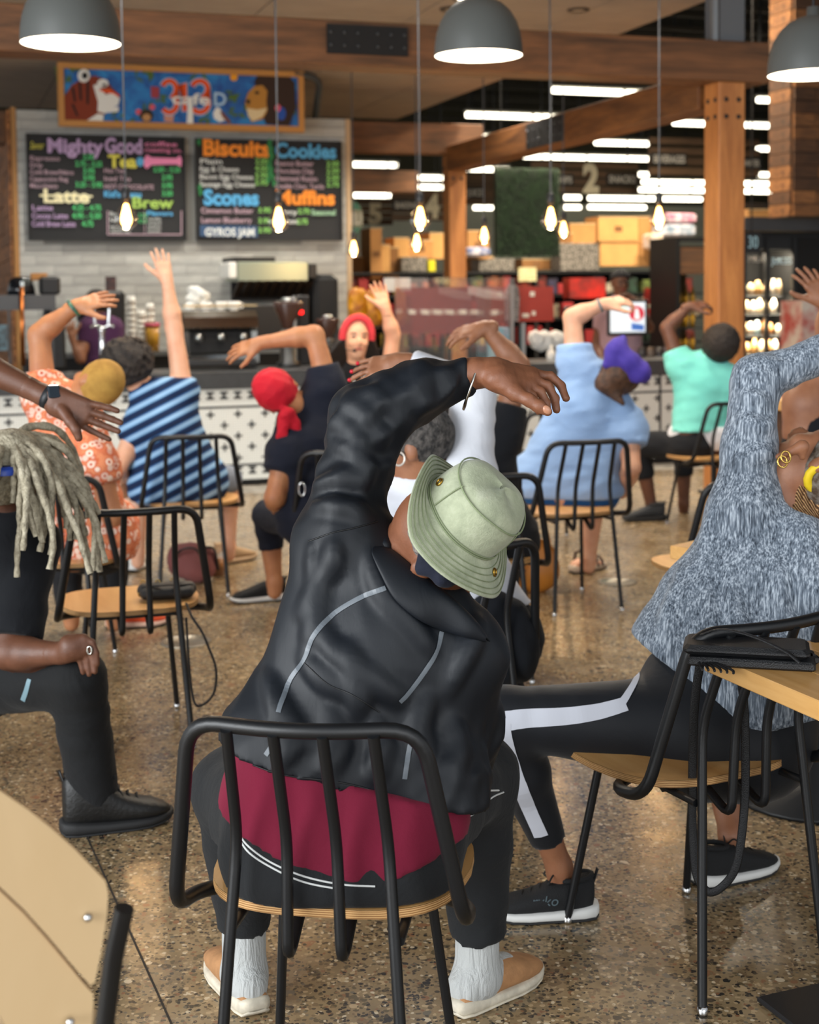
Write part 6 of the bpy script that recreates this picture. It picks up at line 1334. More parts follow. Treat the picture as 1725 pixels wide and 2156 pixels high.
single('menu_screen','dark glowing menu screen at the left edge, above the watch arm','screen',M('pale screen','#4f6a74',.3,col2='#20282c',vscale=30),-20,684,17,738,11.5,.04)
single('storage_bin','black plastic bin behind the chrome tap','bin',MBLKM,168,650,240,680,12.6,.3,.02)
single('card_reader_sign','small dark display card standing above the back counter','sign',M('dark poster','#26262a',.6,col2='#5a3a36',vscale=40),222,582,245,615,13.2,.02)
single('espresso_grinder','squat dark machine under the small display card','coffee grinder',MBLK,212,612,265,668,13.0,.3,.03,None,.96)
tp = kroot('chrome_tap',217,785,VK+.05,'tall chrome beer-style tap with twin spouts on the counter','tap')
MB().lathe([(0,0),(.05,0),(.05,.015),(.025,.03),(.022,.30),(.03,.33),(.03,.36),(0,.37)],16).build('column', CHROME, tp)
for s_ in (-1,1): MB().tube(spl([(0,0,.34),(s_*.05,-.02,.37),(s_*.09,-.03,.36)],4),.014,8).build('spout', CHROME, tp); MB().tube([(s_*.05,0,.37),(s_*.06,0,.50)],.012,8).build('lever', CHROME, tp)
for i,(x,yt,lab) in enumerate(((276,630,'tallest'),(297,660,'shortest'),(316,645,'middle-height'))):
    v = 13.45+.03*i; u,z1 = Wv(x,yt,v); zb = .96; h = z1-zb; o = sroot('cup_stack',u,v,zb,'upside-down stack of white paper cups, the %s stack'%lab,'cups','stacks of paper cups')
    n = max(3,int(h/.05)); 
    for k in range(n): c = MB().lathe([(0,.0),(.042,.0),(.04,.05),(.034,h/n+.03 if k==n-1 else h/n+.001),(0,h/n+.03 if k==n-1 else h/n+.001)],14).build('paper_cup', PAPER, o); c.location = (0,0,k*h/n)
pt = lobj('drink_jug','clear jug of amber iced tea with a pink rim beside the paper cups','jug',322,742,13.42,[(0,0),(.058,0),(.066,.24),(.06,.24),(.0,.238)],AMBER,.96,None,lambda o: MB().lathe([(.066,.235),(.072,.235),(.072,.265),(.066,.265)],20).build('rim',M('pink lid','#c24a6a',.5),o))
# right part of the counter
PLEX = M('clear acrylic','#ffffff',.05,trans=.92,alpha=.30)
px_ = kroot('sneeze_guard',950,752,VK+.05,'clear acrylic screen standing on the counter before the red panel','screen'); prect(px_,'pane',PLEX,832,585,1075,770,VK+.05,.008)
for x in (1078,1102): single('screen_post','pale steel screen post beside the acrylic, %s'%('left one' if x<1090 else 'right one'),'post',STEEL,x-3,600 if x<1090 else 680,x+5,770,VK+.05,.03,0,'screen posts',ZC)
rp = kroot('red_signboard',945,690,12.6,'wide dark red panel with a row of pale squares behind the acrylic','panel'); prect(rp,'board',M('oxblood panel','#6e2a2a',.7,var=.08,vscale=8),834,606,1062,700,12.6,.03)
for k in range(7): x = 862+k*26+(18 if k==6 else 0); flat(rp,[(x,652),(x+14,652),(x+14,662),(x,662)],12.6,PAPER,'pale_square',.004,.0)
for x in (850,950,1050): prect(rp,'leg',MBLK,x-3,690,x+3,690.5,12.62,.03) if False else sbox('leg',MBLK,Wv(x,690,12.6)[0]-.015,Wv(x,690,12.6)[0]+.015,12.63,12.66,0,Wv(x,690,12.6)[1],rp)
flat(rp,[(985,604),(1000,604),(1060,616),(1060,632),(1020,628),(985,618)],12.6,M('grey sash','#b9adb0',.7),'sash',.004,.006)
rb = kroot('red_signboard',1128,675,12.5,'square brick-red board right of the acrylic screen','panel'); prect(rb,'board',M('brick red board','#9c3a34',.7,var=.05,vscale=6),1091,604,1166,676,12.5,.03)
for x in (1098,1158): sbox('leg',MBLK,Wv(x,676,12.5)[0]-.015,Wv(x,676,12.5)[0]+.015,12.53,12.56,0,Wv(x,676,12.5)[1],rb)
for a_ in ((1116,614,1126,624),(1100,660,1114,668),(1120,655,1128,664)): flat(rb,[(a_[0],a_[1]),(a_[2],a_[1]),(a_[2],a_[3]),(a_[0],a_[3])],12.5,PAPER,'sticker',.003,0)
bt = kroot('bottle_cutout',1077,676,12.4,'tall dark bottle-shaped display between the two red panels','display'); flat(bt,[(1064,676),(1062,625),(1066,606),(1074,596),(1074,586),(1082,586),(1082,596),(1089,606),(1092,625),(1090,676)],12.4,M('speckled black print','#2b2b2e',.6,col2='#8d8d92',vscale=60),'board',.03)
single('paper_sign','white printed paper sign above the raised palm of the instructor','sign',M('printed paper','#cfd6da',.8,col2='#b3bdc4',vscale=40,stretch=(1,1,6)),809,585,865,613,12.7,.01)
single('price_card','cream price card hanging from the dark shelf, above the red board','sign',M('cream card','#d8d0a4',.8,col2='#b9b07e',vscale=30),1092,563,1130,592,VS-.02,.015)
for i,(x0,x1) in enumerate(((736,775),(772,815))):
    o = kroot('snack_bag',(x0+x1)/2,683,13.0,'yellow snack bag %s the instructor\'s raised hand'%('left of' if i==0 else 'behind'),'bag','yellow snack bags'); s = Sdf(); 
    for k in range(6): uu,zz_ = Wv((x0+x1)/2,618+k*12,13.0); s.e(S(uu,13.05,zz_), ((x1-x0)/2*13/3000,.05,.06), (ux,vx,(0,0,1)), .05)
    v_,q_ = s.tris(.016, folds(.01,50)); o.rotation_euler = (0,0,0); obj('pouch', np_mesh('pouch',[(v_-np.array(o.location),q_)],M('yellow bag','#c9900f',.45,col2='#8a4a10',vscale=9)), o)
br_ = sroot('snack_rack',Wv(775,683,13.0)[0],13.05,0,'black wire rack carrying the yellow snack bags','rack'); sbox('top_shelf',MBLK,Wv(734,683,13.0)[0],Wv(818,683,13.0)[0],12.98,13.25,Wv(775,684,13.0)[1]-.03,Wv(775,684,13.0)[1]-.01,br_)
for x in (737,815): sbox('upright',MBLK,Wv(x,683,13.0)[0]-.01,Wv(x,683,13.0)[0]+.01,13.1,13.12,0,Wv(775,684,13.0)[1]-.03,br_)
# tablet and register
tb = kroot('payment_tablet',1322,760,VK+.12,'tablet on a stand showing a red round logo, facing the customers','tablet'); prect(tb,'case',MBLK,1280,631,1366,706,VK+.12,.03,.008); prect(tb,'screen',M('lit screen','#dfe8ee',.3,emit=.75),1286,637,1359,699,VK+.11,.006)
flat(tb,ell(1341,660,16,16),VK+.108,M('screen red','#d8384a',.4,emit=.5),'logo',.002); flat(tb,[(1330,680),(1356,684),(1356,696),(1330,694)],VK+.108,M('screen blue','#4a78c8',.4,emit=.5),'screen_block',.002); flat(tb,[(1338,650),(1344,650),(1348,672),(1336,672)],VK+.106,M('screen white','#f2f2f2',.4,emit=.7),'logo_figure',.002)
flat(tb,[(1288,640),(1322,640),(1322,647),(1288,647)],VK+.108,M('screen pale green','#bfe0d2',.4,emit=.6),'screen_block',.002)
a_ = Wv(1300,706,VK+.15); MB().tube([Vector(loc_in(tb,a_[0],VK+.15,a_[1]-.02)),Vector(loc_in(tb,a_[0],VK+.18,ZC+.02))],.02,8).build('stand',MBLK,tb); uu = a_[0]; sbox('foot_plate',MBLK,uu-.08,uu+.08,VK+.1,VK+.26,ZC,ZC+.015,tb)
rg = single('register_monitor','black register monitor seen from behind, left of the cashier','monitor',MBLK,1190,645,1232,712,VK+.35,.05,.01,None,ZC)
jar = [(1132,735,'white tissue bundle left'),(1152,733,'white tissue bundle middle'),(1173,735,'white tissue bundle right')]
for i,(x,y,l) in enumerate(jar):
    o = kroot('tissue_bundle',x,y,VK+.15,'%s on the counter, left of the light blue tee'%l,'tissues','white tissue bundles'); s = Sdf(); uu,zz_ = Wv(x,720,VK+.15)
    for k in range(5): s.e(S(uu+.03*math.cos(k*2.4),VK+.15,zz_-.03+.02*k), (.05,.04,.05), None, .03)
    v_,q_ = s.tris(.011, folds(.014,70,None,i)); o.rotation_euler = (0,0,0); obj('tissue', np_mesh('tissue',[(v_-np.array(o.location),q_)],M('grey white tissue','#c9cac8',.9)), o)
lobj('pump_bottle','white pump bottle standing on the counter under the tissue bundles','bottle',1161,765,VK+.1,[(0,0),(.04,0),(.042,.09),(.03,.11),(.012,.12),(.012,.16),(0,.162)],PORC)
for i,(x,c_) in enumerate(((1352,'#3a3432'),(1370,'#6b5b4e'),(1388,'#2e2a2a'),(1404,'#54484a'),(1418,'#262628'))):
    lobj('counter_jar',('dark','tan','black','grey','small black')[i]+' jar on the counter between the blue and turquoise shirts','jar',x,760,VK+.2,[(0,0),(.035,0),(.037,.08+.01*(i%3)),(.03,.10),(.032,.125),(0,.126)],M('jar %d'%i,c_,.3),None,'jars on the counter')
single('cutting_board','pale wooden board on the counter beside the pump bottle','board',PLY,1100,762,1160,772,VK+.0,.25)
single('blue_carton','pale blue carton behind the tattooed arm','box',M('pale blue card','#6fa3b8',.7),1040,690,1076,745,VK+.3,.15,0,None,ZC)
# ================================================================== grocery shelves behind
VS = 16.2
CART = M('kraft cardboard','#b9854c',.8,var=.10,vscale=4); CART2 = M('pale kraft cardboard','#cf9c5c',.8,var=.08,vscale=4); CARTD = M('brown cardboard','#8d6236',.85,var=.1,vscale=4)
rs = random.Random(11); PALS = ['#7a2a22','#c0a03a','#2f4a3a','#d2c7b0','#3a3550','#a5562a','#6a7a3a','#1f2a3a','#b0452f','#8d7f6a']; PNM = ['maroon','mustard','dark green','cream','plum','rust','olive','navy','brick red','khaki']
def nth(i): return ORD[i] if i < len(ORD) else '%d%s' % (i+1, 'th' if (i+1)%10 not in (1,2,3) or 10 < (i+1)%100 < 14 else {1:'st',2:'nd',3:'rd'}[(i+1)%10])
PM = [M('pack %d'%i,c_,.55,col2='#1e1a18',vscale=14) for i,c_ in enumerate(PALS)]
UA, UB = Wv(728,600,VS)[0], Wv(1480,600,VS)[0]; ztop = Wv(1000,572,VS)[1]
gs = sroot('grocery_shelving',(UA+UB)/2,VS,0,'long black grocery shelving behind the counter','shelving')
sbox('back_panel',MBLKM,UA,UB,VS+.5,VS+.53,0,ztop,gs); SHZ = [.1,.45,.8,1.12,1.42,ztop-.03]
for z in SHZ: sbox('shelf',MBLK,UA,UB,VS,VS+.5,z,z+.03,gs)
k = 0
while UA+k*1.22 < UB+.1: sbox('upright',MBLK,UA+k*1.22-.02,UA+k*1.22+.02,VS-.01,VS+.5,0,ztop,gs); k += 1
for si,(z,hn) in enumerate(((.83,'lower'),(1.15,'middle'),(1.45,'upper'))):
    cnt = 0; uu = UA+.05; lim = (SHZ[SHZ.index(z-.03)+1]-z-.03) if (z-.03) in SHZ else .25
    while uu < UB-.12:
        w = rs.uniform(.08,.2); h = min(lim, rs.uniform(.12,.26)); pi_ = rs.randrange(len(PM)); m = PM[pi_]; pn = PNM[pi_]
        if rs.random() < .3: m = RED; pn = 'red'
        sbox('grocery_pack',m,uu,uu+w,VS+.03,VS+.22,z,z+h,None,.004,'%s grocery package, %s from the left on the %s black shelf'%(pn,nth(cnt),hn),'package','packages on the %s black shelf'%hn); cnt += 1; uu += w+rs.uniform(.01,.09)
for x0,y0,x1,y1,l in ((1200,585,1275,627,'wide red package at the left shoulder of the cashier'),(1372,606,1420,640,'red box right of the cashier'),(1375,650,1420,690,'dull red box below the other red box, right of the cashier')):
    single('red_package',l,'package',M('bright red pack','#c0281f',.5,col2='#7a2420',vscale=6),x0,y0,x1,y1,15.6,.2)
# cartons on top
CT = [(780,480,805,590,CART,'tall carton standing left of the double bulbs'),(800,515,822,580,CART2,'narrow lit carton left of the double bulbs'),(818,520,840,590,CARTD,'brown carton between the lit carton and the double bulbs'),(830,500,862,545,CART2,'carton with a white label left of the double bulbs'),(862,505,912,545,CART,'wide carton behind the lower of the double bulbs'),(905,490,940,545,CART2,'bright carton touching the left side of the far post'),(985,485,1030,545,CART,'carton right of the far post, behind the small bulb'),(1000,540,1040,575,CARTD,'brown carton below the small bulb, right of the far post'),
      (1168,490,1205,512,CARTD,'dark carton at the right edge of the green panel'),(1200,470,1255,515,CART,'wide carton left of the big stacked cartons'),(1260,456,1345,508,CART2,'upper of the two big stacked cartons, its front bright'),(1264,508,1345,560,CART2,'lower of the two big stacked cartons'),(1346,456,1390,560,CART,'carton right of the big stacked cartons, behind a bulb'),(1345,525,1420,560,M('orange tray','#d98a20',.6),'orange tray of goods below the right bulb'),(1300,530,1345,560,CARTD,'low open carton beside the orange tray'),(735,540,780,590,CARTD,'brown carton just right of the menu wall'),(1100,545,1160,568,CARTD,'flat brown carton under the green panel'),(1575,440,1640,475,CART,'carton on the dark ledge right of the near post')]
for i,(x0,y0,x1,y1,m,l) in enumerate(CT):
    o = kroot('carton',(x0+x1)/2,y1,VS+.1+.02*i,l,'box','cartons on the shelf tops'); v = VS+.1+.02*i if x0<1500 else 12.4
    if x0 > 1500: SPOS[o.name] = (Wv((x0+x1)/2,y1,v)[0],v,Wv(x0,y1,v)[1]); o.location = S(*SPOS[o.name])
    prect(o,'box',m,x0,y0,x1,y1,v,.4); xm = (x0+x1)/2; flat(o,[(x0,y0),(x1,y0),(x1,y0+2),(x0,y0+2)],v,M('packing tape','#d8b98a',.4),'tape',.003)
    if i%2 == 0: flat(o,[(xm-8,(y0+y1)/2-6),(xm+8,(y0+y1)/2-6),(xm+8,(y0+y1)/2+6),(xm-8,(y0+y1)/2+6)],v,M('carton print','#7c5630',.8),'printed_mark',.002)
for x0,y0,x1,y1,c_,l in ((1398,448,1470,470,'#c06a86','pink wrapped bale on the shelf top, left of the near post'),(1395,472,1468,498,'#7f93a6','blue and white wrapped bale under the pink bale'),(1375,490,1400,525,'#e2c9a8','small pale box beside the wrapped bales'),(985,520,1035,540,'#5f6fa0','blue and white wrapped packs right of the far post')):
    single('wrapped_bale',l,'package',M('wrap '+c_,c_,.35,col2='#e5dfe2',vscale=10),x0,y0,x1,y1,VS-.1,.3,.03)
for x0,y0,x1,y1,l in ((1180,512,1262,560,'dark crate of speckled packs right of the green panel'),(845,541,900,572,'dark printed crate below the double bulbs'),(1010,545,1085,590,'dark crowd-print crate right of the far post')):
    single('printed_crate',l,'crate',M('speckled print','#26221f',.6,col2='#9a948a',vscale=34),x0,y0,x1,y1,VS+.02,.3,.01,None,ztop)
single('lemon_pack','small bright yellow pack right of the dark printed crate','package',M('lemon yellow','#d9d020',.5),902,548,918,572,VS+.0,.08,.01,None,ztop)
# green hanging hedge panel
gu0,gu1,gz0,gz1 = rect(1044,352,1178,538,14.6); gr = sroot('hedge_panel',(gu0+gu1)/2,14.6,gz0,'hanging dark green artificial hedge panel','panel'); sbox('backing',M('dark green mesh','#142014',.9),gu0,gu1,14.6,14.66,gz0,gz1,gr)
mb = MB()
for k in range(5200):
    a = rs.uniform(gu0,gu1)-(gu0+gu1)/2; z = rs.uniform(0,gz1-gz0); l = rs.uniform(.03,.07); t = rs.uniform(-.02,.02); w = .006
    mb.add([(a-w,0,z),(a+w,0,z),(a+t,-rs.uniform(.02,.05),z-l*.6)],[(0,1,2)])
tag(mb.build('grass_blades',M('artificial grass','#122412',.8,col2='#1c361a',vscale=10),gr),kind='stuff')
for s_ in (.1,.9): o = MB().tube([(0,0,0),(0,0,6.6-gz1)],.006,5).build('wire',MBLK,gr); o.location = loc_in(gr,gu0+(gu1-gu0)*s_,14.63,gz1)
# aisle signs
SGN = wood('aisle sign boards','#6b513a','#47341f',.7,1,'X',20); CREAM = M('cream numeral','#d8ceb0',.7); SBK = M('sign black','#1b1a1a',.6); SWT = M('sign white','#bfbab0',.7)
def aisle(x0,y0,x1,y1,v,num,nx,ny,nh,nw,subs,label):
    o = kroot('aisle_sign',(x0+x1)/2,y1,v,label,'sign','aisle signs'); n = 4
    for k in range(n): prect(o,'plank',SGN,x0,y0+(y1-y0)*k/n+.4,x1,y0+(y1-y0)*(k+1)/n-.4,v,.04)
    if num: wtext(o,num,nx,ny,nh,v,CREAM,nw,.01,.05)
    for s_,x,y,w,h in subs:
        prect(o,'plaque',SBK,x-4,y-h-5,x+w+4,y+5,v-.02,.015); wtext(o,s_,x,y,h,v-.02,SWT,w,.006,.03)
    for t in (.1,.9):
        uu = rect(x0+(x1-x0)*t,y0,x1,y1,v)[0]; zt2 = Wv(x0,y0,v)[1]; sbox('hanger',MBLK,uu-.008,uu+.008,v+.01,v+.03,zt2,6.6,o)
aisle(1120,340,1345,408,19.5,'2',1228,403,58,34,[('CHIPS',1166,385,38,14),('SNACKS',1282,384,56,15)],'wooden aisle sign with the numeral 2 right of the green panel')
aisle(1368,288,1600,372,18.5,'1',1475,368,60,16,[('BEVERAGES',1376,342,66,16),('WATER',1566,350,34,14)],'wooden aisle sign with the numeral 1 behind the near post')
aisle(825,400,942,466,20.5,'4',897,457,48,30,[('BAKING',832,438,48,13)],'wooden aisle sign with the numeral 4 left of the far post')
aisle(732,418,828,474,21.5,'5',776,470,42,28,[],'wooden aisle sign with the numeral 5 beside the menu wall')
aisle(982,366,1048,432,21,None,0,0,0,0,[('JUICE',985,412,32,14)],'wooden aisle sign reading JUICE right of the far post')
rd = kroot('round_sign',745,500,18,'round green and grey sign partly hidden by the menu wall','sign'); flat(rd,ell(740,460,24,36,28),18,M('grey sign face','#6d6a58',.7),'face',.03); sbox('hanger',MBLK,Wv(742,424,18)[0]-.01,Wv(742,424,18)[0]+.01,18.0,18.02,Wv(742,426,18)[1],6.6,rd)
flat(rd,[(720,440),(728,428),(740,424),(752,428),(760,442)],18,M('sign green','#2c5a48',.7),'band',.004,.03); flat(rd,[(720,480),(760,478),(752,492),(740,496),(728,492)],18,MATS['sign green'],'band',.004,.03); wtext(rd,'DELI',722,472,24,18,SWT,36,.036)
# ================================================================== refrigerated case at the right
VF = 12.6
fu0,fu1 = onplane(VF,1566,1800); zf1 = Wv(1620,500,VF)[1]
fc = sroot('glass_door_cooler',(fu0+fu1)/2,VF,0,'tall black glass-door cooler full of lit bottles and tubs at the right','cooler'); sbox('back',MBLKM,fu0,fu1,VF+.7,VF+.75,0,zf1,fc); sbox('header',MBLK,fu0,fu1,VF,VF+.7,zf1-.12,zf1+.35,fc)
um = Wv(1672,600,VF)[0]; uq = Wv(1615,600,VF)[0]
for a_ in (fu0,uq,um): sbox('door_frame',MBLK,a_-.02,a_+.02,VF-.02,VF+.03,0,zf1,fc)
sbox('side_panel',MBLKM,um+.03,fu1,VF-.02,VF+.68,0,zf1,fc)
wtext(fc,'MILK',1572,552,14,VF,SWT,34,.03); wtext(fc,'JUICES',1622,556,14,VF,M('cool sign white','#a9c4cc',.6,emit=.3),42,.03)
hang = kroot('hanging_sign',1582,530,12.0,'small black hanging sign with pale blue letters beside the near post','sign'); prect(hang,'plate',MBLK,1567,490,1602,532,12.0,.02); sbox('hanger',MBLK,Wv(1584,490,12.0)[0]-.006,Wv(1584,490,12.0)[0]+.006,12.0,12.012,Wv(1584,491,12.0)[1],6.6,hang); wtext(hang,'30',1574,522,26,12.0,M('pale blue print','#9fc6d6',.6),20,.008)
LITB = [M('lit goods %d'%i,c_,.35) for i,c_ in enumerate(('#e8c9a0','#d9a86a','#efe2cc','#c98a55','#b9d0cf','#f0d8b0'))]
zsh = [Wv(1620,y,VF)[1] for y in (620,660,705,745,790)]
for si,z in enumerate(zsh):
    sbox('shelf',STEELD,fu0,um,VF+.12,VF+.65,z-.015,z,fc); uu = fu0+.04; cnt = 0
    while uu < um-.05:
        r_ = rs.uniform(.026,.04); h = rs.uniform(.10,.16); w = uu; m = LITB[rs.randrange(6)]
        o = sroot('bottle',uu,VF+.16,z,'small container, %s from the left, %s shelf of the glass-door cooler'%(nth(cnt),nth(si)),'bottle','containers in the glass-door cooler'); cnt += 1; MB().lathe([(0,0),(r_,0),(r_,h*.7),(r_*.5,h*.85),(r_*.5,h),(0,h)],10).build('container',m,o); uu += r_*2+rs.uniform(.004,.03)
l = bpy.data.lights.new('cooler_strip','AREA'); l.shape = 'RECTANGLE'; l.size = um-fu0-.1; l.size_y = .05; l.energy = 26; l.color = (1,.85,.62); lo = bpy.data.objects.new('cooler_strip_light',l); COL.objects.link(lo); lo.parent = fc; lo.location = loc_in(fc,(fu0+um)/2,VF+.05,zf1-.14); lo.rotation_euler = (R(30),0,0)
for z_ in zsh[:4]:
    l = bpy.data.lights.new('shelf_strip','AREA'); l.shape = 'RECTANGLE'; l.size = um-fu0-.1; l.size_y = .03; l.energy = 7; l.color = (1,.85,.62); lo = bpy.data.objects.new('shelf_strip_light',l); COL.objects.link(lo); lo.parent = fc; lo.location = loc_in(fc,(fu0+um)/2,VF+.09,z_-.02); lo.rotation_euler = (R(20),0,0)
# more glass-door coolers seen left of the post
u0_,u1_ = onplane(14.6,1424,1500); zc_ = Wv(1450,500,14.6)[1]; f2 = sroot('glass_door_cooler',(u0_+u1_)/2,14.6,0,'black cooler with amber bottles left of the near post','cooler'); sbox('back',M('amber dim interior','#4a3a18',.7),u0_+.03,u1_,15.2,15.25,0,zc_-.4,f2); sbox('header',RECLD,u0_+.03,u1_,14.62,15.2,zc_-.42,zc_-.1,f2); sbox('door_frame',MBLK,u0_-.02,u0_+.03,14.56,15.2,0,zc_,f2); sbox('top_bar',MBLK,u0_,u1_,14.56,14.6,zc_-.05,zc_,f2)
for sj,y in enumerate((640,690,740,790)):
    z = Wv(1450,y,14.7)[1]; sbox('shelf',STEELD,u0_+.03,u1_,14.75,15.2,z-.015,z,f2); uu = u0_+.1; cnt = 0
    while uu < u1_-.05:
        o = sroot('bottle',uu,14.85,z,'amber bottle, %s from the left, %s shelf, cooler left of the post'%(nth(cnt),nth(sj)),'bottle','amber bottles in the left cooler'); cnt += 1; MB().lathe([(0,0),(.03,0),(.03,.12),(.012,.16),(.012,.2),(0,.2)],10).build('container',M('amber glass','#a8812a',.2),o); uu += .085
# dark ledge and shelf at the right edge, boxes
lg = sroot('dark_ledge',9.3,12.2,2,'dark slanted ledge above the cooler at the right','ledge'); a_ = Wv(1570,485,12.2); b_ = Wv(1760,455,12.2); sbox('board',M('charcoal ledge','#33353a',.6),a_[0],b_[0]+.6,12.2,12.6,a_[1],a_[1]+.13,lg)
single('stacked_cartons','white and red printed cartons stacked at the right edge','box',M('white red print','#cfc4b8',.6,col2='#b04a42',vscale=7),1690,634,1760,700,9.5,.3,0,None,0)
# ================================================================== things among the chairs
# butcher-block table at the right
BLOCK = wood('maple butcher block','#d8aa6c','#c18e4e',.3,2,'X',30,.03)
c0 = G(1483,1374,.745); e1 = (G(1640,1440,.745)-c0); e1.z = 0; e1.normalize(); e2 = Vector((-e1.y,e1.x,0)); 
if e2.x < 0: e2 = -e2
tb = thing('cafe_table','butcher-block cafe table at the right edge with a black wallet on it','table',c0+e1*.30+e2*.38-Vector((0,0,.745)), math.atan2(e1.y,e1.x), 'butcher-block tables')
for k in range(7): MB().box(-.30,.30,-.38+k*.1086,-.38+(k+1)*.1086-.0006,.707,.745,.002).build('stave', BLOCK, tb)
MB().box(-.27,.27,-.27,.27,0,.012,.003).build('base_plate', M('scuffed black steel','#1c1c1e',.5), tb); MB().tube([(0,0,.01),(0,0,.70)],.038,16).build('column', MBLK, tb); MB().box(-.16,.16,-.16,.16,.698,.707).build('top_bracket', MBLK, tb)
# second table, only its corner shows
c1 = G(1358,1152,.745); t2 = thing('cafe_table','butcher-block table whose corner shows left of the heather grey top','table',(c1.x+.50,c1.y+.02,0),R(45),'butcher-block tables')
for k in range(7): MB().box(-.30,.30,-.30+k*.0857,-.30+(k+1)*.0857-.0006,.707,.745,.002).build('stave', BLOCK, t2)
MB().lathe([(0,0),(.24,0),(.24,.012),(.04,.03),(.035,.70),(0,.706)],24).build('pedestal', MBLK, t2)
c2 = U(1800,842,7.0); t3 = thing('cafe_table','butcher-block table seen through the bent grey sleeve','table',(c2.x,c2.y,0),AL,'butcher-block tables')
for k in range(6): MB().box(-.35,.35,-.3+k*.1,-.3+(k+1)*.1-.001,c2.z-.05,c2.z,.002).build('stave', BLOCK, t3)
MB().box(-.3,.3,-.25,.25,.05,c2.z-.06,.01).build('cabinet', wood('dark shelf wood','#5a3a24','#38241a',.6), t3)
# wallet, strap and key fob on the table
LEA = M('black pebbled leather','#111215',.45,bump=.4,bscale=500)
w0 = G(1585,1388,.752); wl_ = thing('wristlet','black leather wristlet wallet with a strap on the table corner','wallet',w0,R(-14))
mb = MB(); n = 16
mb.box(-.125,.120,-.055,.055,-.006,.012,.004); mb.build('lower_flap', LEA, wl_)
o = MB().box(-.135,.11,-.05,.06,.014,.034,.008).build('upper_flap', LEA, wl_)
MB().tube(spl([(-.10,.0,.045),(-.06,-.02,.062),(0,-.04,.056),(.06,-.055,.034),(.09,-.065,.014)],6),.008,6,flat=(.3,1)).build('wrist_strap', LEA, wl_)
for k in range(6): MB().tube(spl([(-.105+.004*k,-.04,.004),(-.10+.012*k,-.065-.004*k,.0),(-.095+.012*k,-.085-.003*k,-.004)],3),.0028,5).build('tassel_strand', LEA, wl_)
kf = thing('key_fob','black car key fob with a red button on a steel clip','key',G(1690,1392,.752),R(8)); MB().box(-.032,.032,-.014,.014,-.005,.012,.004).build('body', M('black fob plastic','#17181b',.35), kf); MB().box(-.012,.008,-.0155,-.013,.0,.009).build('red_button', M('red button','#d8202a',.4), kf); MB().tube([Vector((-.052+.016*math.cos(t),-.012+.016*math.sin(t),.002+.004*math.sin(t*2))) for t in [2*math.pi*i/16 for i in range(16)]],.0018,6,closed=True).build('split_ring', CHROME, kf); MB().tube(spl([(-.045,-.01,.006),(-.06,.0,.012),(-.075,.012,.016)],3),.0035,6).build('clip', CHROME, kf)
# long strap that hangs down from the chair by the table
st = thing('bag_strap','long thin black leather strap looped down beside the grey woman\'s chair','strap',G(1510,1900))
K = lambda x,y,d=2.98: U(x,y,d)-st.location
P_s = spl([K(1475,1392,2.93),K(1462,1500,2.95),K(1458,1700),K(1462,1800),K(1470,1850),K(1492,1878),K(1520,1868),K(1548,1830),K(1562,1760),K(1570,1650),K(1568,1500,2.95),K(1560,1420,2.93)],6)
MB().tube(P_s,.0095,8,flat=(1,.25)).build('band', LEA, st)
# purse on the empty chair
pz = G(352,1258,.455); pu = thing('purse','small black leather purse lying on the empty chair','purse',pz,R(12)); GOLD = M('gold hardware','#c2a05a',.25,1)
s = Sdf(); s.c((-.075,0,.028),(.075,0,.028),.026,.026,.02).c((-.07,-.035,.022),(.07,-.035,.022),.02,.02,.02).c((-.07,.035,.022),(.07,.035,.022),.02,.02,.02)
v_,q_ = s.tris(.006); obj('bag_body', np_mesh('bag_body',[(v_,q_)],LEA), pu); MB().tube([(-.085,-.02,.045),(0,-.045,.052),(.085,-.02,.045)],.004,5).build('flap_edge', LEA, pu)
for x,y,z in ((-.09,-.02,.02),(-.03,-.0,.056),(.02,.01,.056),(-.08,.03,.05)): MB().tube([Vector((x+.007*math.cos(t),y,z+.007*math.sin(t))) for t in [2*math.pi*i/10 for i in range(10)]],.0022,5,closed=True).build('ring', GOLD, pu)
MB().tube(spl([U(392,1270,4.66)-pz,U(405,1300,4.62)-pz,U(425,1330,4.60)-pz,U(440,1365,4.6)-pz,U(455,1410,4.6)-pz,U(450,1460,4.6)-pz,U(425,1485,4.62)-pz,U(408,1475,4.64)-pz,U(398,1400,4.66)-pz,U(392,1300,4.68)-pz],5),.0045,5).build('strap', LEA, pu); pu.children[-1].rotation_euler = (0,0,-R(12))
# backpack, iced coffee, tan bag
bpk = thing('backpack','dusty red backpack on the floor under the striped shirt\'s chair','bag',G(405,1222)); s = Sdf(); s.e((0,0,.10),(.13,.09,.10),None,.03).e((.04,-.05,.07),(.09,.07,.07),None,.03).e((-.06,.02,.13),(.07,.06,.06),None,.03); v_,q_ = s.tris(.011,folds(.008,40)); obj('pack_body', np_mesh('pack_body',[(v_,q_)],cloth('dusty red canvas','#7e4a46','#6c3c3a',.85)), bpk); MB().tube(spl([(-.08,-.09,.14),(-.02,-.13,.19),(.05,-.13,.18),(.09,-.11,.06)],5),.014,6,flat=(.4,1)).build('shoulder_strap', MBLK, bpk); MB().tube(spl([(.06,-.05,.18),(.12,-.03,.17),(.14,-.03,.06)],5),.012,6,flat=(.5,1)).build('shoulder_strap', MBLK, bpk)
cu_ = thing('iced_coffee','clear plastic cup of iced coffee on the floor beside the red backpack','cup',G(460,1212)); MB().lathe([(0,0),(.032,0),(.044,.095),(.0,.095)],20).build('coffee', M('milky coffee','#a8703c',.3), cu_); MB().lathe([(.033,.0),(.046,.12),(.048,.122),(.045,.132),(0,.138)],20).build('cup_wall', M('clear plastic cup','#ffffff',.1,trans=.9,alpha=.35), cu_)
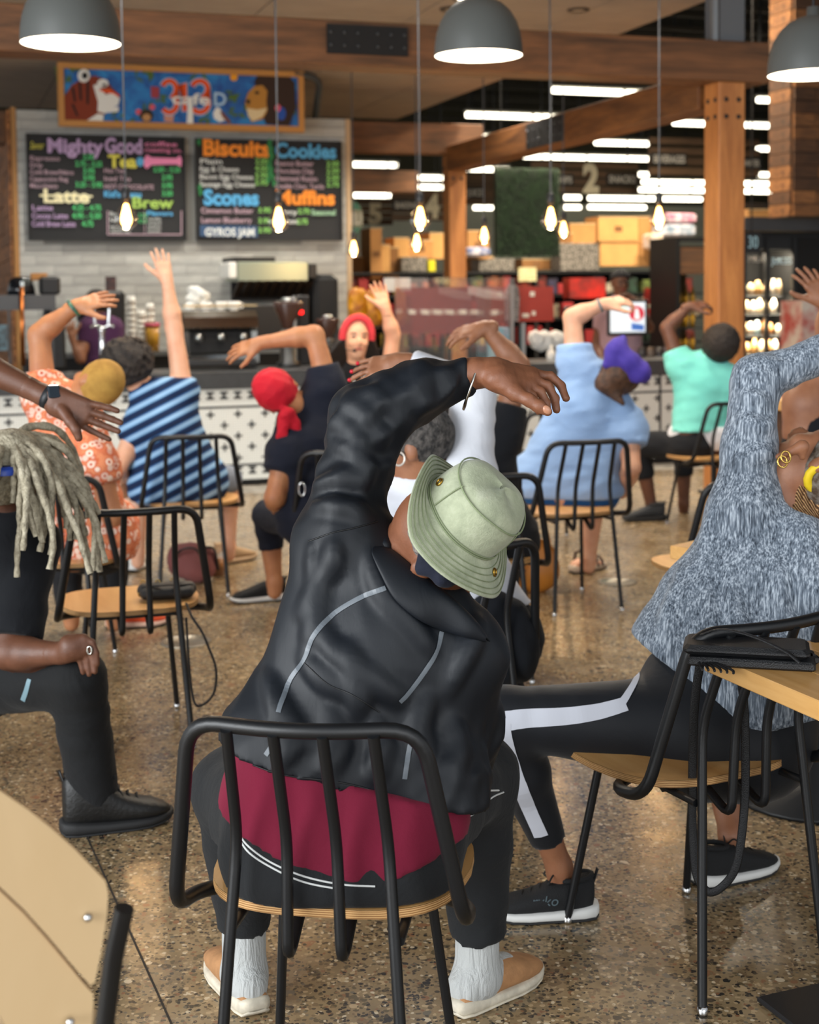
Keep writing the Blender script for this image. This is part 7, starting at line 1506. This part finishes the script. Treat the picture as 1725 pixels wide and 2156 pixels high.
tg = thing('handbag','round tan leather handbag on the floor beside the chairs','bag',G(1128,1245)); TAN = M('tan leather','#b8742a',.4,var=.08,vscale=8); s = Sdf(); s.e((0,0,.135),(.115,.055,.135),None,.03).e((0,0,.09),(.11,.065,.09),None,.04); v_,q_ = s.tris(.009); obj('bag_body', np_mesh('bag_body',[(v_,q_)],TAN), tg); MB().tube(spl([(-.07,0,.23),(-.085,0,.34),(-.04,.0,.44),(.02,0,.40),(.06,0,.30),(.075,0,.22)],6),.011,6,flat=(.5,1)).build('handle', TAN, tg)
pb = thing('black_bag','soft black shoulder bag hung behind the woman in white','bag',G(1075,1440)); s = Sdf(); bz = U(1045,1340,4.02)-pb.location; s.e(bz,(.11,.07,.13),None,.04).e(bz+Vector((.03,0,-.06)),(.09,.07,.08),None,.04); v_,q_ = s.tris(.012,folds(.008,40)); obj('bag_body', np_mesh('bag_body',[(v_,q_)],cloth('black canvas','#101319',None,.9)), pb)
# floor plates
for px,py,w,l in ((1300,1226,.10,'round steel floor plate under the light blue shirt\'s chair'),(392,1352,.11,'round steel floor plate near the empty chair')):
    o = thing('floor_plate',l,'floor plate',G(px,py),0,'round floor plates'); MB().lathe([(0,.004),(w*.85,.004),(w*.86,.006),(w,.005),(w,0)],32).build('disc', M('worn steel plate','#8b8578',.35,.6,var=.15,vscale=20), o)
# ================================================================== plywood chair, foreground left
FPLY = NT('pale birch ply', .45); _a = FPLY.noise(4, FPLY.map((1,1,.25)), 5, .6, .5); FPLYM = FPLY.color(FPLY.ramp(_a, [(.3,'#bd9f74'),(.7,'#cbb089')])); FEDGE = M('ply edge brown','#a8763c',.5,col2='#c39250',vscale=60,stretch=(1,1,12))
fc_ = thing('plywood_chair','pale bent-plywood chair with a black frame at the bottom left corner','chair',(-.62,1.5,0))
def slab(px, d, name, th=.018):
    base = Vector(fc_.location); n = Vector((.25,-.93,.25)).normalized()
    pts = [U(x,y,d_) for (x,y),d_ in zip(px,d)]; bk = [p-n*th for p in pts]; N = len(pts)
    o = MB().add([p-base for p in pts],[tuple(range(N))]).add([p-base for p in bk],[tuple(range(N-1,-1,-1))]).build(name, FPLYM, fc_, fixn=True)
    MB().add([p-base for p in pts+bk],[(i,(i+1)%N,N+(i+1)%N,N+i) for i in range(N)],True).build('edge', FEDGE, o, fixn=True); return o
D1 = lambda pts: [1.46+.00022*(x) for x,y in pts]
up_ = [(-60,1640),(0,1665),(60,1705),(110,1745),(160,1790),(200,1832),(222,1855),(228,1880),(225,1930),(212,2010),(200,2068),(190,2075),(150,2030),(100,1970),(50,1915),(0,1868),(-60,1825)]
lo_ = [(-60,1832),(0,1875),(50,1922),(100,1978),(150,2038),(186,2082),(196,2092),(197,2110),(192,2180),(185,2260),(60,2230),(30,2190),(0,2140),(-60,2080)]
slab(up_, D1(up_), 'backrest'); slab(lo_, [d+.004 for d in D1(lo_)], 'lower_back')
for px,py in ((185,1932),(148,2152)):
    p = U(px,py,1.455+.00022*px)-Vector(fc_.location); MB().sphere(p,.005,10,6).build('screw', CHROME, fc_)
fr = MB().tube([U(262,1912,1.56)-Vector(fc_.location),U(240,2010,1.57)-Vector(fc_.location),U(215,2200,1.60)-Vector(fc_.location),U(205,2330,1.62)-Vector(fc_.location),Vector((.34,.42,0))],.011,8); fr.build('leg', MBLK, fc_)
MB().tube([Vector((-.2,.1,.42)),Vector((-.22,.0,0))],.011,8).build('leg', MBLK, fc_); MB().tube([Vector((.1,.55,.42)),Vector((.14,.65,0))],.011,8).build('leg', MBLK, fc_); MB().tube([Vector((-.25,.5,.42)),Vector((-.28,.6,0))],.011,8).build('leg', MBLK, fc_)
MB().box(-.28,.15,.1,.55,.425,.445,.008).build('seat', FPLYM, fc_)
